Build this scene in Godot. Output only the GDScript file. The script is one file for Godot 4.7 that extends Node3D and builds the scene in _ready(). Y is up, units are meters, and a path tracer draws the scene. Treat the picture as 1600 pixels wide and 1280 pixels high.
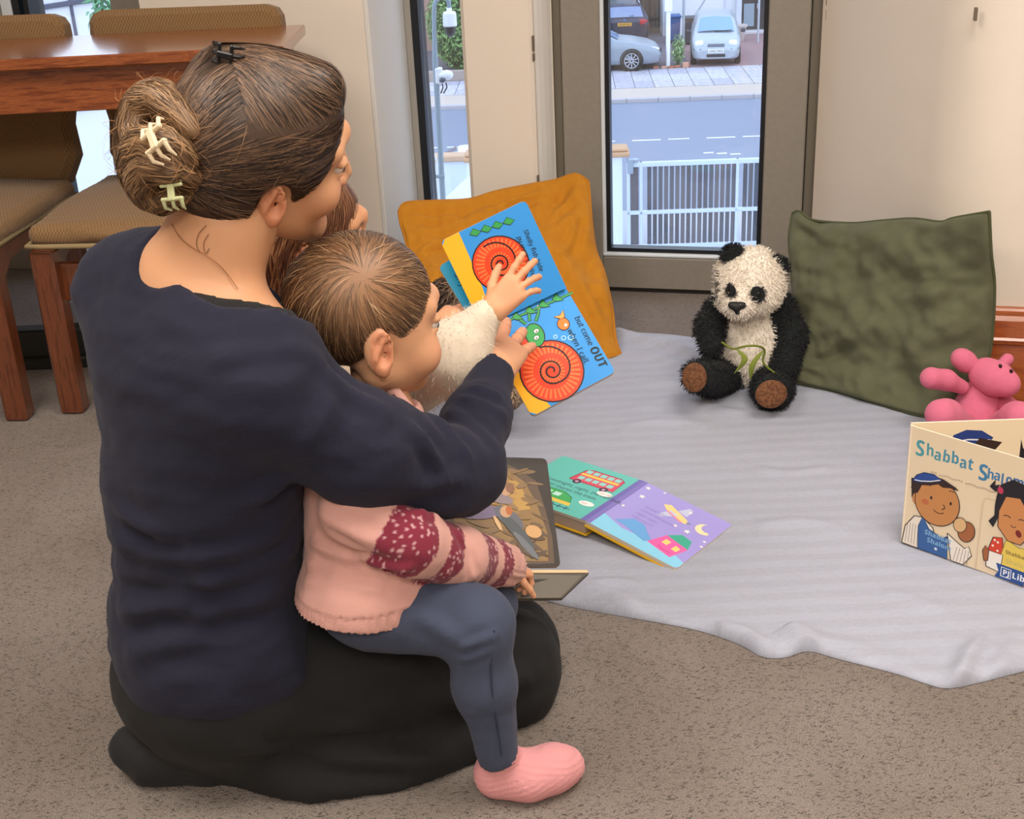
extends Node3D
# A reading corner seen from a standing grown-up's eye. Units are metres, y is up, the floor is y = 0.

const FOCAL := 2000.0                      # focal length in pixels of the 1600 x 1280 frame
const EYE := Vector3(0, 1.2, 0)
var cam_right: Vector3
var cam_up: Vector3
var cam_forward: Vector3
var wall_normal := Vector3(-sin(deg_to_rad(15.0)), 0, cos(deg_to_rad(15.0)))   # window wall, turned 15 degrees
var wall_along := Vector3(cos(deg_to_rad(15.0)), 0, sin(deg_to_rad(15.0)))
var rng := RandomNumberGenerator.new()
var street := -6.2                         # the room is one floor up


func sight(x: float, y: float) -> Vector3:
	return cam_forward + cam_right * ((x - 800.0) / FOCAL) + cam_up * ((640.0 - y) / FOCAL)


func at(x: float, y: float, depth: float) -> Vector3:
	return EYE + sight(x, y) * depth


func atz(x: float, y: float, z: float) -> Vector3:
	var v := sight(x, y)
	return EYE + v * (z / v.z)


func ground(x: float, y: float, height := 0.0) -> Vector3:
	var v := sight(x, y)
	return EYE + v * ((height - EYE.y) / v.y)


func on_plane(x: float, y: float, n: Vector3, c: float) -> Vector3:
	var v := sight(x, y)
	return EYE + v * ((c - EYE.dot(n)) / v.dot(n))


func depth_of(p: Vector3) -> float:
	return (p - EYE).dot(cam_forward)


func px(r: float, p: Vector3) -> float:     # a radius measured in pixels, at p, in metres
	return r * depth_of(p) / FOCAL


func lin(code: String) -> Color:
	return Color(code).srgb_to_linear()


# ---------------------------------------------------------------- mesh builder
class MB:
	var v := PackedVector3Array()
	var n := PackedVector3Array()
	var c := PackedColorArray()
	var t := PackedVector2Array()
	var ix := PackedInt32Array()
	var col := Color.WHITE

	func patch(pv: PackedVector3Array, pi: PackedInt32Array, uv := PackedVector2Array(), smooth := true, cols := PackedColorArray()) -> void:
		if smooth:
			var base := v.size()
			var pn := PackedVector3Array()
			pn.resize(pv.size())
			for k in range(0, pi.size(), 3):
				var a := pv[pi[k]]
				var f := (pv[pi[k + 1]] - a).cross(pv[pi[k + 2]] - a)
				pn[pi[k]] += f
				pn[pi[k + 1]] += f
				pn[pi[k + 2]] += f
			for k in pv.size():
				v.append(pv[k])
				n.append(pn[k].normalized() if pn[k].length_squared() > 1e-20 else Vector3.UP)
				c.append(cols[k] if cols.size() else col)
				t.append(uv[k] if uv.size() else Vector2.ZERO)
			for k in range(0, pi.size(), 3):
				ix.append(base + pi[k])
				ix.append(base + pi[k + 2])
				ix.append(base + pi[k + 1])
		else:
			for k in range(0, pi.size(), 3):
				tri(pv[pi[k]], pv[pi[k + 1]], pv[pi[k + 2]], uv[pi[k]] if uv.size() else Vector2.ZERO, uv[pi[k + 1]] if uv.size() else Vector2.ZERO, uv[pi[k + 2]] if uv.size() else Vector2.ZERO)

	func tri(a: Vector3, b: Vector3, d: Vector3, ua := Vector2.ZERO, ub := Vector2.ZERO, ud := Vector2.ZERO) -> void:
		var f := (b - a).cross(d - a).normalized()
		var base := v.size()
		v.append_array([a, b, d])
		n.append_array([f, f, f])
		c.append_array([col, col, col])
		t.append_array([ua, ub, ud])
		ix.append_array([base, base + 2, base + 1])

	func quad(a: Vector3, b: Vector3, d: Vector3, e: Vector3) -> void:
		tri(a, b, d, Vector2(0, 0), Vector2(1, 0), Vector2(1, 1))
		tri(a, d, e, Vector2(0, 0), Vector2(1, 1), Vector2(0, 1))

	# rows of points: pts[j * w + i]; faces look along (i direction) x (j direction)
	func grid(pts: PackedVector3Array, w: int, h: int, wrap := false, uvs := PackedVector2Array(), cols := PackedColorArray()) -> void:
		var pi := PackedInt32Array()
		for j in h - 1:
			for i in (w if wrap else w - 1):
				var i2 := (i + 1) % w
				pi.append_array([j * w + i, j * w + i2, (j + 1) * w + i2, j * w + i, (j + 1) * w + i2, (j + 1) * w + i])
		patch(pts, pi, uvs, true, cols)

	func box(center: Vector3, size: Vector3, b := Basis.IDENTITY, bev := 0.0) -> void:
		var h := size * 0.5
		bev = minf(bev, minf(h.x, minf(h.y, h.z)) * 0.9)
		var P := func(sx: float, sy: float, sz: float, ax: int) -> Vector3:
			var q := Vector3(sx * h.x, sy * h.y, sz * h.z)
			if ax != 0: q.x -= sx * bev
			if ax != 1: q.y -= sy * bev
			if ax != 2: q.z -= sz * bev
			return center + b * q
		for ax in 3:
			for s in [-1.0, 1.0]:
				var q := []
				for k in [[-1.0, -1.0], [1.0, -1.0], [1.0, 1.0], [-1.0, 1.0]]:
					var e := [0.0, 0.0, 0.0]
					e[ax] = s
					e[(ax + 1) % 3] = k[0]
					e[(ax + 2) % 3] = k[1]
					q.append(P.call(e[0], e[1], e[2], ax))
				if s > 0: quad(q[0], q[1], q[2], q[3])
				else: quad(q[3], q[2], q[1], q[0])
		if bev <= 0.0:
			return
		for ax in 3:                                        # the twelve chamfers
			var a1 := (ax + 1) % 3
			var a2 := (ax + 2) % 3
			for s1 in [-1.0, 1.0]:
				for s2 in [-1.0, 1.0]:
					var e := [0.0, 0.0, 0.0]
					e[a1] = s1
					e[a2] = s2
					var q := []
					for k in [[-1.0, a1], [1.0, a1], [1.0, a2], [-1.0, a2]]:
						e[ax] = k[0]
						q.append(P.call(e[0], e[1], e[2], k[1]))
					var f: Vector3 = (q[1] - q[0]).cross(q[2] - q[0])
					var dir := [0.0, 0.0, 0.0]
					dir[a1] = s1
					dir[a2] = s2
					if f.dot(b * Vector3(dir[0], dir[1], dir[2])) > 0: quad(q[0], q[1], q[2], q[3])
					else: quad(q[3], q[2], q[1], q[0])
		for sx in [-1.0, 1.0]:
			for sy in [-1.0, 1.0]:
				for sz in [-1.0, 1.0]:
					var q0: Vector3 = P.call(sx, sy, sz, 0)
					var q1: Vector3 = P.call(sx, sy, sz, 1)
					var q2: Vector3 = P.call(sx, sy, sz, 2)
					if (q1 - q0).cross(q2 - q0).dot(b * Vector3(sx, sy, sz)) > 0: tri(q0, q1, q2)
					else: tri(q0, q2, q1)

	func tube(path: Array, rad, sides := 8, caps := true) -> void:
		var pts := PackedVector3Array()
		var uvs := PackedVector2Array()
		var up := Vector3(0.123, 0.97, 0.21)
		var run := 0.0
		for j in path.size():
			var p: Vector3 = path[j]
			var dir: Vector3 = (path[mini(j + 1, path.size() - 1)] - path[maxi(j - 1, 0)]).normalized()
			if absf(dir.dot(up)) > 0.95:
				up = Vector3(0.9, 0.1, 0.3)
			var x := up.cross(dir).normalized()
			up = dir.cross(x)
			var r: float = rad[j] if rad is Array else rad
			if j > 0:
				run += p.distance_to(path[j - 1])
			for i in sides:
				var a := TAU * i / sides
				pts.append(p + (x * cos(a) + up * sin(a)) * r)
				uvs.append(Vector2(float(i) / sides, run))
		grid(pts, sides, path.size(), true, uvs)
		if caps:
			var r0: float = rad[0] if rad is Array else rad
			for e in [0, path.size() - 1]:
				var ring := PackedVector3Array([path[e]])
				var pi := PackedInt32Array()
				for i in sides:
					ring.append(pts[e * sides + i])
					if e == 0: pi.append_array([0, 1 + (i + 1) % sides, 1 + i])
					else: pi.append_array([0, 1 + i, 1 + (i + 1) % sides])
				patch(ring, pi)

	func lathe(profile: Array, sides: int, xf := Transform3D.IDENTITY) -> void:   # profile of (radius, height), from the bottom up
		var pts := PackedVector3Array()
		for p in profile:
			for i in sides:
				var a := TAU * i / sides
				pts.append(xf * Vector3(cos(a) * p.x, p.y, -sin(a) * p.x))
		grid(pts, sides, profile.size(), true)

	func ball(center: Vector3, r: Vector3, b := Basis.IDENTITY, w := 16, h := 10) -> void:
		var pts := PackedVector3Array()
		for j in h + 1:
			var e := -PI / 2 + PI * j / h
			for i in w:
				var a := TAU * i / w
				pts.append(center + b * (Vector3(cos(a) * cos(e), sin(e), -sin(a) * cos(e)) * r))
		grid(pts, w, h + 1, true)

	# a flat shape (x right, y up) given thickness: front face at z = depth, back at z = 0
	func prism(poly: PackedVector2Array, depth: float, xf := Transform3D.IDENTITY, bev := 0.0) -> void:
		if Geometry2D.is_polygon_clockwise(poly):
			poly = poly.duplicate()
			poly.reverse()
		var m := poly.size()
		var inner := poly
		if bev > 0.0:
			inner = PackedVector2Array()
			for i in m:
				var d1 := (poly[i] - poly[(i + m - 1) % m]).normalized()
				var d2 := (poly[(i + 1) % m] - poly[i]).normalized()
				var nn := (Vector2(-d1.y, d1.x) + Vector2(-d2.y, d2.x))
				inner.append(poly[i] + nn.normalized() * bev / maxf(0.4, nn.length() * 0.5))
		var tr := Geometry2D.triangulate_polygon(inner)
		for k in range(0, tr.size(), 3):
			var q := [inner[tr[k]], inner[tr[k + 1]], inner[tr[k + 2]]]
			if (q[1] - q[0]).cross(q[2] - q[0]) < 0:
				q = [q[0], q[2], q[1]]
			tri(xf * Vector3(q[0].x, q[0].y, depth), xf * Vector3(q[1].x, q[1].y, depth), xf * Vector3(q[2].x, q[2].y, depth), q[0], q[1], q[2])
			tri(xf * Vector3(q[0].x, q[0].y, 0), xf * Vector3(q[2].x, q[2].y, 0), xf * Vector3(q[1].x, q[1].y, 0), q[0], q[2], q[1])
		for i in m:
			var j := (i + 1) % m
			quad(xf * Vector3(poly[i].x, poly[i].y, bev), xf * Vector3(poly[j].x, poly[j].y, bev), xf * Vector3(poly[j].x, poly[j].y, depth - bev), xf * Vector3(poly[i].x, poly[i].y, depth - bev))
			if bev > 0.0:
				quad(xf * Vector3(poly[i].x, poly[i].y, depth - bev), xf * Vector3(poly[j].x, poly[j].y, depth - bev), xf * Vector3(inner[j].x, inner[j].y, depth), xf * Vector3(inner[i].x, inner[i].y, depth))
				quad(xf * Vector3(inner[i].x, inner[i].y, 0), xf * Vector3(inner[j].x, inner[j].y, 0), xf * Vector3(poly[j].x, poly[j].y, bev), xf * Vector3(poly[i].x, poly[i].y, bev))

	# flat print on a page: one polygon in the page's axes
	func flat(poly: PackedVector2Array, z: float, xf: Transform3D, color: Color) -> void:
		var keep := col
		col = color
		var tr := Geometry2D.triangulate_polygon(poly)
		for k in range(0, tr.size(), 3):
			var q := [poly[tr[k]], poly[tr[k + 1]], poly[tr[k + 2]]]
			if (q[1] - q[0]).cross(q[2] - q[0]) < 0:
				q = [q[0], q[2], q[1]]
			tri(xf * Vector3(q[0].x, q[0].y, z), xf * Vector3(q[1].x, q[1].y, z), xf * Vector3(q[2].x, q[2].y, z))
		col = keep

	func ribbon(path: Array, width: float, side: Vector3, color: Color) -> void:
		var base := v.size()
		var m := path.size()
		for j in m:
			var w := width * (0.5 if j == 0 else 1.0 - 0.85 * j / (m - 1.0))
			var dir: Vector3 = (path[mini(j + 1, m - 1)] - path[maxi(j - 1, 0)])
			var nn := dir.cross(side).normalized()
			for s in [-0.5, 0.5]:
				v.append(path[j] + side * w * s)
				n.append(nn)
				c.append(color)
				t.append(Vector2(s, j))
		for j in m - 1:
			var q := base + j * 2
			ix.append_array([q, q + 1, q + 3, q, q + 3, q + 2])

	func mesh() -> ArrayMesh:
		var a := []
		a.resize(Mesh.ARRAY_MAX)
		a[Mesh.ARRAY_VERTEX] = v
		a[Mesh.ARRAY_NORMAL] = n
		a[Mesh.ARRAY_COLOR] = c
		a[Mesh.ARRAY_TEX_UV] = t
		a[Mesh.ARRAY_INDEX] = ix
		var m := ArrayMesh.new()
		m.add_surface_from_arrays(Mesh.PRIMITIVE_TRIANGLES, a)
		return m


# ---------------------------------------------------------------- soft shapes: a distance field on a grid, meshed by surface nets
class Field:
	var o: Vector3
	var c: float
	var nx: int
	var ny: int
	var nz: int
	var d := PackedFloat32Array()

	func _init(lo: Vector3, hi: Vector3, cell: float) -> void:
		o = lo
		c = cell
		nx = int((hi.x - lo.x) / c) + 2
		ny = int((hi.y - lo.y) / c) + 2
		nz = int((hi.z - lo.z) / c) + 2
		d.resize(nx * ny * nz)
		d.fill(1.0)

	func span(lo: Vector3, hi: Vector3) -> Array:
		return [maxi(0, int((lo.x - o.x) / c)), mini(nx - 1, int((hi.x - o.x) / c) + 1), maxi(0, int((lo.y - o.y) / c)), mini(ny - 1, int((hi.y - o.y) / c) + 1), maxi(0, int((lo.z - o.z) / c)), mini(nz - 1, int((hi.z - o.z) / c) + 1)]

	func put(i: int, q: float, k: float, cut: bool) -> void:
		var e := d[i]
		if cut:
			var g := maxf(k - absf(e + q), 0.0)
			d[i] = maxf(e, -q) + (g * g / k * 0.25 if k > 0.0 else 0.0)
		else:
			var g := maxf(k - absf(e - q), 0.0)
			d[i] = minf(e, q) - (g * g / k * 0.25 if k > 0.0 else 0.0)

	func bone(a: Vector3, b: Vector3, ra: float, rb: float, k := 0.02, cut := false) -> void:
		var m := maxf(ra, rb) + k + c * 3.0
		var s := span(Vector3(minf(a.x, b.x) - m, minf(a.y, b.y) - m, minf(a.z, b.z) - m), Vector3(maxf(a.x, b.x) + m, maxf(a.y, b.y) + m, maxf(a.z, b.z) + m))
		var ab := b - a
		var inv := 1.0 / maxf(ab.length_squared(), 1e-12)
		var dr := rb - ra
		var lim := k + c * 3.0
		for z in range(s[4], s[5] + 1):
			for y in range(s[2], s[3] + 1):
				var row := nx * (y + ny * z)
				var p := Vector3(o.x + s[0] * c, o.y + y * c, o.z + z * c) - a
				for x in range(s[0], s[1] + 1):
					var t := clampf(p.dot(ab) * inv, 0.0, 1.0)
					var q := (p - ab * t).length() - ra - dr * t
					p.x += c
					if q < lim:
						put(row + x, q, k, cut)

	func chain(pts: Array, rad: Array, k := 0.02) -> void:
		for j in pts.size() - 1:
			bone(pts[j], pts[j + 1], rad[j], rad[j + 1], k)

	func egg(p0: Vector3, r: Vector3, b := Basis.IDENTITY, k := 0.02, cut := false) -> void:
		var big := maxf(r.x, maxf(r.y, r.z))
		var small := minf(r.x, minf(r.y, r.z))
		var m := k + c * 3.0
		var ext := Vector3.ZERO
		for ax in 3:
			ext[ax] = sqrt(pow(b.x[ax] * r.x, 2) + pow(b.y[ax] * r.y, 2) + pow(b.z[ax] * r.z, 2)) + m
		var s := span(p0 - ext, p0 + ext)
		var bt := b.transposed()
		var ri := Vector3(1.0 / r.x, 1.0 / r.y, 1.0 / r.z)
		for z in range(s[4], s[5] + 1):
			for y in range(s[2], s[3] + 1):
				var row := nx * (y + ny * z)
				for x in range(s[0], s[1] + 1):
					var p := bt * (Vector3(o.x + x * c, o.y + y * c, o.z + z * c) - p0)
					var u := p * ri
					var k0 := u.length()
					var k1 := (u * ri).length()
					var q := k0 * (k0 - 1.0) / k1 if k1 > 1e-9 else -small
					if q < m:
						put(row + x, q, k, cut)

	func half(p0: Vector3, nrm: Vector3, k := 0.0) -> void:       # removes what lies on the side nrm points to
		for z in nz:
			for y in ny:
				var row := nx * (y + ny * z)
				for x in nx:
					if d[row + x] < 0.5:
						var q := (p0 - Vector3(o.x + x * c, o.y + y * c, o.z + z * c)).dot(nrm)
						if k > 0.0: put(row + x, q, k, true)
						else: d[row + x] = maxf(d[row + x], -q)

	func f(p: Vector3) -> float:
		var q := (p - o) / c
		var x := clampi(int(q.x), 0, nx - 2)
		var y := clampi(int(q.y), 0, ny - 2)
		var z := clampi(int(q.z), 0, nz - 2)
		var u := q.x - x
		var w := q.y - y
		var t := q.z - z
		var i := x + nx * (y + ny * z)
		var j := i + nx * ny
		return lerpf(lerpf(lerpf(d[i], d[i + 1], u), lerpf(d[i + nx], d[i + nx + 1], u), w), lerpf(lerpf(d[j], d[j + 1], u), lerpf(d[j + nx], d[j + nx + 1], u), w), t)

	func grad(p: Vector3) -> Vector3:
		var e := c * 0.9
		return Vector3(f(p + Vector3(e, 0, 0)) - f(p - Vector3(e, 0, 0)), f(p + Vector3(0, e, 0)) - f(p - Vector3(0, e, 0)), f(p + Vector3(0, 0, e)) - f(p - Vector3(0, 0, e))).normalized()

	# where a line of sight first meets the shape
	func hit(from: Vector3, dir: Vector3) -> Vector3:
		var p := from
		var v := dir.normalized()
		var hi := o + Vector3(nx - 1, ny - 1, nz - 1) * c
		for k in 400:
			var inside := p.x > o.x and p.y > o.y and p.z > o.z and p.x < hi.x and p.y < hi.y and p.z < hi.z
			var q := f(p) if inside else 0.02
			if q < 0.0005:
				break
			p += v * minf(q, 0.02)
		return p

	func snap(p: Vector3, lift := 0.0) -> Vector3:
		for k in 2:
			p -= grad(p) * (f(p) - lift)
		return p

	# disp(p, n) -> float moves a vertex along its normal; tint(p, n) -> Color
	func into(mb: MB, disp = null, tint = null) -> void:
		var lay := nx * ny
		var far := c * 3.5
		var ids := PackedInt32Array()
		ids.resize(d.size())
		ids.fill(-1)
		var pv := PackedVector3Array()
		var offs := [0, 1, nx, nx + 1, lay, lay + 1, lay + nx, lay + nx + 1]
		var edges := [[0, 1], [2, 3], [4, 5], [6, 7], [0, 2], [1, 3], [4, 6], [5, 7], [0, 4], [1, 5], [2, 6], [3, 7]]
		var w := PackedFloat32Array()
		w.resize(8)
		for z in nz - 1:
			for y in ny - 1:
				var i := nx * (y + ny * z)
				for x in nx - 1:
					var e: float = d[i]
					if e < far and e > -far:
						var inside := 0
						for k in 8:
							w[k] = d[i + offs[k]]
							if w[k] < 0.0:
								inside += 1
						if inside > 0 and inside < 8:
							var sum := Vector3.ZERO
							var m := 0
							for ed in edges:
								var a := w[ed[0]]
								var b := w[ed[1]]
								if (a < 0.0) != (b < 0.0):
									var t := a / (a - b)
									var k0: int = ed[0]
									var k1: int = ed[1]
									sum += Vector3(lerpf(k0 & 1, k1 & 1, t), lerpf((k0 >> 1) & 1, (k1 >> 1) & 1, t), lerpf(k0 >> 2, k1 >> 2, t))
									m += 1
							ids[i] = pv.size()
							pv.append(o + (Vector3(x, y, z) + sum / m) * c)
					i += 1
		var pi := PackedInt32Array()
		var steps := [1, nx, lay]
		for z in range(1, nz - 1):
			for y in range(1, ny - 1):
				var i := nx * (y + ny * z) + 1
				for x in range(1, nx - 1):
					if ids[i] >= 0:
						var s0 := d[i] < 0.0
						for ax in 3:
							if s0 != (d[i + steps[ax]] < 0.0):
								var su: int = steps[(ax + 1) % 3]
								var sv: int = steps[(ax + 2) % 3]
								var q0 := ids[i - su - sv]
								var q1 := ids[i - sv]
								var q2 := ids[i]
								var q3 := ids[i - su]
								if q0 >= 0 and q1 >= 0 and q3 >= 0:
									if s0: pi.append_array([q0, q1, q2, q0, q2, q3])
									else: pi.append_array([q0, q2, q1, q0, q3, q2])
					i += 1
		if disp != null or tint != null:
			var cols := PackedColorArray()
			for k in pv.size():
				var p := pv[k]
				var g := grad(p)
				if tint != null:
					cols.append(tint.call(p, g))
				if disp != null:
					pv[k] = p + g * float(disp.call(p, g))
			mb.patch(pv, pi, PackedVector2Array(), true, cols)
		else:
			mb.patch(pv, pi)


# ---------------------------------------------------------------- scene tree helpers
func describe(o: Node3D, label: String, category: String, group := "") -> Node3D:
	o.set_meta("label", label)
	o.set_meta("category", category)
	if group != "":
		o.set_meta("group", group)
	return o


func thing(called: String, label: String, category: String, base := Vector3.ZERO, group := "") -> Node3D:
	var o := Node3D.new()
	o.name = numbered(called)
	add_child(o)
	o.position = base
	return describe(o, label, category, group)


func origin_of(o: Node3D) -> Vector3:
	var p := Vector3.ZERO
	var q: Node = o
	while q != self:
		p += q.position
		q = q.get_parent()
	return p


var taken := {}


func numbered(called: String) -> String:
	taken[called] = taken.get(called, -1) + 1
	return called if taken[called] == 0 else "%s_%03d" % [called, taken[called]]


# A mesh built in the room's axes becomes a part of parent (or a thing of its own under the root).
func part(called: String, mb, m: Material, parent: Node3D = self, label := "") -> MeshInstance3D:
	var o := MeshInstance3D.new()
	o.mesh = mb.mesh() if mb is MB else mb
	o.material_override = m
	if parent == self:
		o.name = numbered(called)
	else:
		var k := 0
		var final := called
		while parent.has_node(final):
			k += 1
			final = "%s_%03d" % [called, k]
		o.name = final
		o.position = -origin_of(parent)
	parent.add_child(o)
	if label != "":
		o.set_meta("label", label)
	return o


func structure(called: String, mb, m: Material, label := "") -> MeshInstance3D:
	var o := part(called, mb, m)
	o.set_meta("kind", "structure")
	if label != "":
		describe(o, label, called.get_slice("_", 0))
	return o


func copy_of(o: Node3D, label: String) -> Node3D:
	var q := o.duplicate()
	q.name = numbered(str(o.name).trim_suffix("_001"))
	add_child(q)
	q.set_meta("label", label)
	return q


# ---------------------------------------------------------------- materials
func noise_image(seed_: int, freq: float, size := 256, kind := FastNoiseLite.TYPE_SIMPLEX_SMOOTH, octaves := 4, ramp: Gradient = null, normal := 0.0) -> NoiseTexture2D:
	var f := FastNoiseLite.new()
	f.seed = seed_
	f.frequency = freq
	f.noise_type = kind
	f.fractal_octaves = octaves
	var t := NoiseTexture2D.new()
	t.width = size
	t.height = size
	t.seamless = true
	t.noise = f
	if ramp:
		t.color_ramp = ramp
	if normal > 0.0:
		t.as_normal_map = true
		t.bump_strength = normal
	return t


func ramp(stops: Array) -> Gradient:
	var g := Gradient.new()
	var offs := PackedFloat32Array()
	var cols := PackedColorArray()
	for s in stops:
		offs.append(s[0])
		cols.append(Color(s[1]))
	g.offsets = offs
	g.colors = cols
	return g


func paint(color, rough := 0.8, metal := 0.0) -> StandardMaterial3D:
	var m := StandardMaterial3D.new()
	m.albedo_color = Color(color)
	m.roughness = rough
	m.metallic = metal
	return m


func vertex_paint(rough := 0.8) -> StandardMaterial3D:
	var m := paint("ffffff", rough)
	m.vertex_color_use_as_albedo = true
	return m


func textured(color, rough: float, tex: Texture2D, scale: Vector3, relief: Texture2D = null, depth := 0.0, world := false) -> StandardMaterial3D:
	var m := paint(color, rough)
	m.uv1_triplanar = true
	m.uv1_world_triplanar = world
	m.uv1_scale = scale
	if tex:
		m.albedo_texture = tex
	if relief:
		m.heightmap_enabled = true
		m.heightmap_texture = relief
		m.heightmap_scale = depth
	return m


func text_into(mb: MB, words: String, height: float, xf: Transform3D, color: Color, font_name := "Droid Sans", weight := 400, centred := false, thick := 0.0004) -> float:
	var f := SystemFont.new()
	f.font_names = PackedStringArray([font_name])
	f.font_weight = weight
	var tm := TextMesh.new()
	tm.text = words
	tm.font = f
	tm.font_size = 48
	tm.pixel_size = 0.02
	tm.depth = 0.0
	tm.horizontal_alignment = HORIZONTAL_ALIGNMENT_CENTER if centred else HORIZONTAL_ALIGNMENT_LEFT
	tm.vertical_alignment = VERTICAL_ALIGNMENT_CENTER
	var a := tm.surface_get_arrays(0) if tm.get_surface_count() else []
	if a.is_empty():
		return 0.0
	var vs: PackedVector3Array = a[Mesh.ARRAY_VERTEX]
	var s := height / 0.7                   # the capitals of a 48-point face at this pixel size are about 0.7 tall
	var idx: PackedInt32Array = a[Mesh.ARRAY_INDEX] if a[Mesh.ARRAY_INDEX] != null else PackedInt32Array(range(vs.size()))
	var keep := mb.col
	mb.col = color
	var wide := 0.0
	for k in range(0, idx.size(), 3):
		var p := vs[idx[k]]
		var q := vs[idx[k + 1]]
		var r := vs[idx[k + 2]]
		wide = maxf(wide, maxf(p.x, maxf(q.x, r.x)) * s)
		if (q - p).cross(r - p).z < 0:
			var z := q
			q = r
			r = z
		mb.tri(xf * Vector3(p.x * s, p.y * s, thick), xf * Vector3(q.x * s, q.y * s, thick), xf * Vector3(r.x * s, r.y * s, thick))
	mb.col = keep
	return wide


# fine hairs over a soft shape: they start on its skin, run along flow(p, n), and are lifted off it
func hairs(mb: MB, fld: Field, starts: PackedVector3Array, flow: Callable, steps: int, step: float, width: float, tone: Callable, lift := 0.001, wander := 0.15) -> void:
	for p0 in starts:
		var p := fld.snap(p0, lift * 0.3)
		var path := [p]
		var nn := fld.grad(p)
		var wob := Vector3(rng.randf_range(-1, 1), rng.randf_range(-1, 1), rng.randf_range(-1, 1)) * wander
		var side := Vector3.ZERO
		for k in steps:
			var dir: Vector3 = flow.call(p, nn)
			dir += wob
			dir = (dir - nn * dir.dot(nn))
			if dir.length_squared() < 1e-8:
				break
			dir = dir.normalized()
			if k == 0:
				side = nn.cross(dir).normalized()
			p = p + dir * step
			p -= fld.grad(p) * (fld.f(p) - lift * sin(PI * (k + 1.0) / (steps + 0.5)) - lift * 0.2)
			nn = fld.grad(p)
			if absf(fld.f(p)) > lift * 2.5 + 0.006 or p.distance_to(path[-1]) > step * 2.5:
				break
			path.append(p)
		if path.size() > 2:
			mb.ribbon(path, width * rng.randf_range(0.6, 1.4), side, tone.call(p0))


# short fur: tufts that stand off the skin of a built shape
func fur(mb: MB, from: MB, first: int, count: int, length: float, width: float, lean: Vector3, dark := 0.75) -> void:
	var m := from.v.size()
	for k in count:
		var i := rng.randi_range(first, m - 1)
		var p := from.v[i]
		var nn := from.n[i]
		var jit := Vector3(rng.randf_range(-1, 1), rng.randf_range(-1, 1), rng.randf_range(-1, 1))
		var off := jit * length * 0.45
		p += (off - nn * off.dot(nn))
		var dir := (nn * 0.45 + (lean - nn * lean.dot(nn)) + jit * 0.5).normalized()
		var l := length * rng.randf_range(0.5, 1.2)
		var side := nn.cross(dir).normalized()
		var s := rng.randf_range(dark, 1.1)
		var cc := from.c[i]
		mb.ribbon([p - nn * length * 0.1, p + dir * l * 0.6, p + (dir + lean * 0.4).normalized() * l], width * rng.randf_range(0.6, 1.3), side, Color(minf(cc.r * s, 0.98), minf(cc.g * s, 0.98), minf(cc.b * s, 0.98)))


# ================================================================ the room
func wall_point(e: float, y: float, n: float) -> Vector3:
	return wall_along * e + Vector3(0, y, 0) + wall_normal * n


func plan(mb: MB, pts: Array, y0: float, y1: float) -> void:      # a plan outline in (along, normal) raised from y0 to y1
	var poly := PackedVector2Array()
	for p in pts:
		poly.append(Vector2(p[0], -p[1]))
	mb.prism(poly, y1 - y0, Transform3D(Basis(wall_along, -wall_normal, Vector3.UP), Vector3(0, y0, 0)))


func wall_box(mb: MB, e0: float, e1: float, y0: float, y1: float, n0: float, n1: float, bev := 0.0) -> void:
	mb.box(wall_point((e0 + e1) / 2, (y0 + y1) / 2, (n0 + n1) / 2), Vector3(absf(e1 - e0), absf(y1 - y0), absf(n1 - n0)), Basis(wall_along, Vector3.UP, wall_normal), bev)


func carpet_image() -> Image:
	var size := 1024
	var f := FastNoiseLite.new()
	f.seed = 5
	f.frequency = 0.16
	f.fractal_octaves = 3
	var base := f.get_seamless_image(size, size)
	base.convert(Image.FORMAT_RF)
	var data := base.get_data().to_float32_array()
	for k in data.size():
		data[k] = 0.66 + (data[k] - 0.5) * 0.5
	var g := RandomNumberGenerator.new()
	g.seed = 11
	for k in 7500:                                   # dark short gaps between the tufts
		var x := g.randf() * size
		var y := g.randf() * size
		var a := g.randfn(0.0, 0.45)
		var l := g.randi_range(5, 15)
		var deep := g.randf_range(0.05, 0.42) * g.randf_range(0.3, 1.0)
		for j in l:
			for wv in 4:
				var xi := posmod(int(x + cos(a) * j), size)
				var yi := posmod(int(y + sin(a) * j + wv * 0.85 - 1.3 + sin(j * 0.7 + k) * 0.8), size)
				data[yi * size + xi] = maxf(0.05, data[yi * size + xi] - deep * (1.0 if wv == 1 or wv == 2 else 0.4))
	return Image.create_from_data(size, size, false, Image.FORMAT_RF, data.to_byte_array())


func tinted(im: Image, dark: Color, light: Color) -> ImageTexture:
	var src := im.get_data().to_float32_array()
	var out := PackedByteArray()
	out.resize(src.size() * 3)
	for k in src.size():
		var q := dark.lerp(light, clampf(src[k], 0, 1))
		out[k * 3] = int(q.r * 255)
		out[k * 3 + 1] = int(q.g * 255)
		out[k * 3 + 2] = int(q.b * 255)
	return ImageTexture.create_from_image(Image.create_from_data(im.get_width(), im.get_height(), false, Image.FORMAT_RGB8, out))


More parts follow.
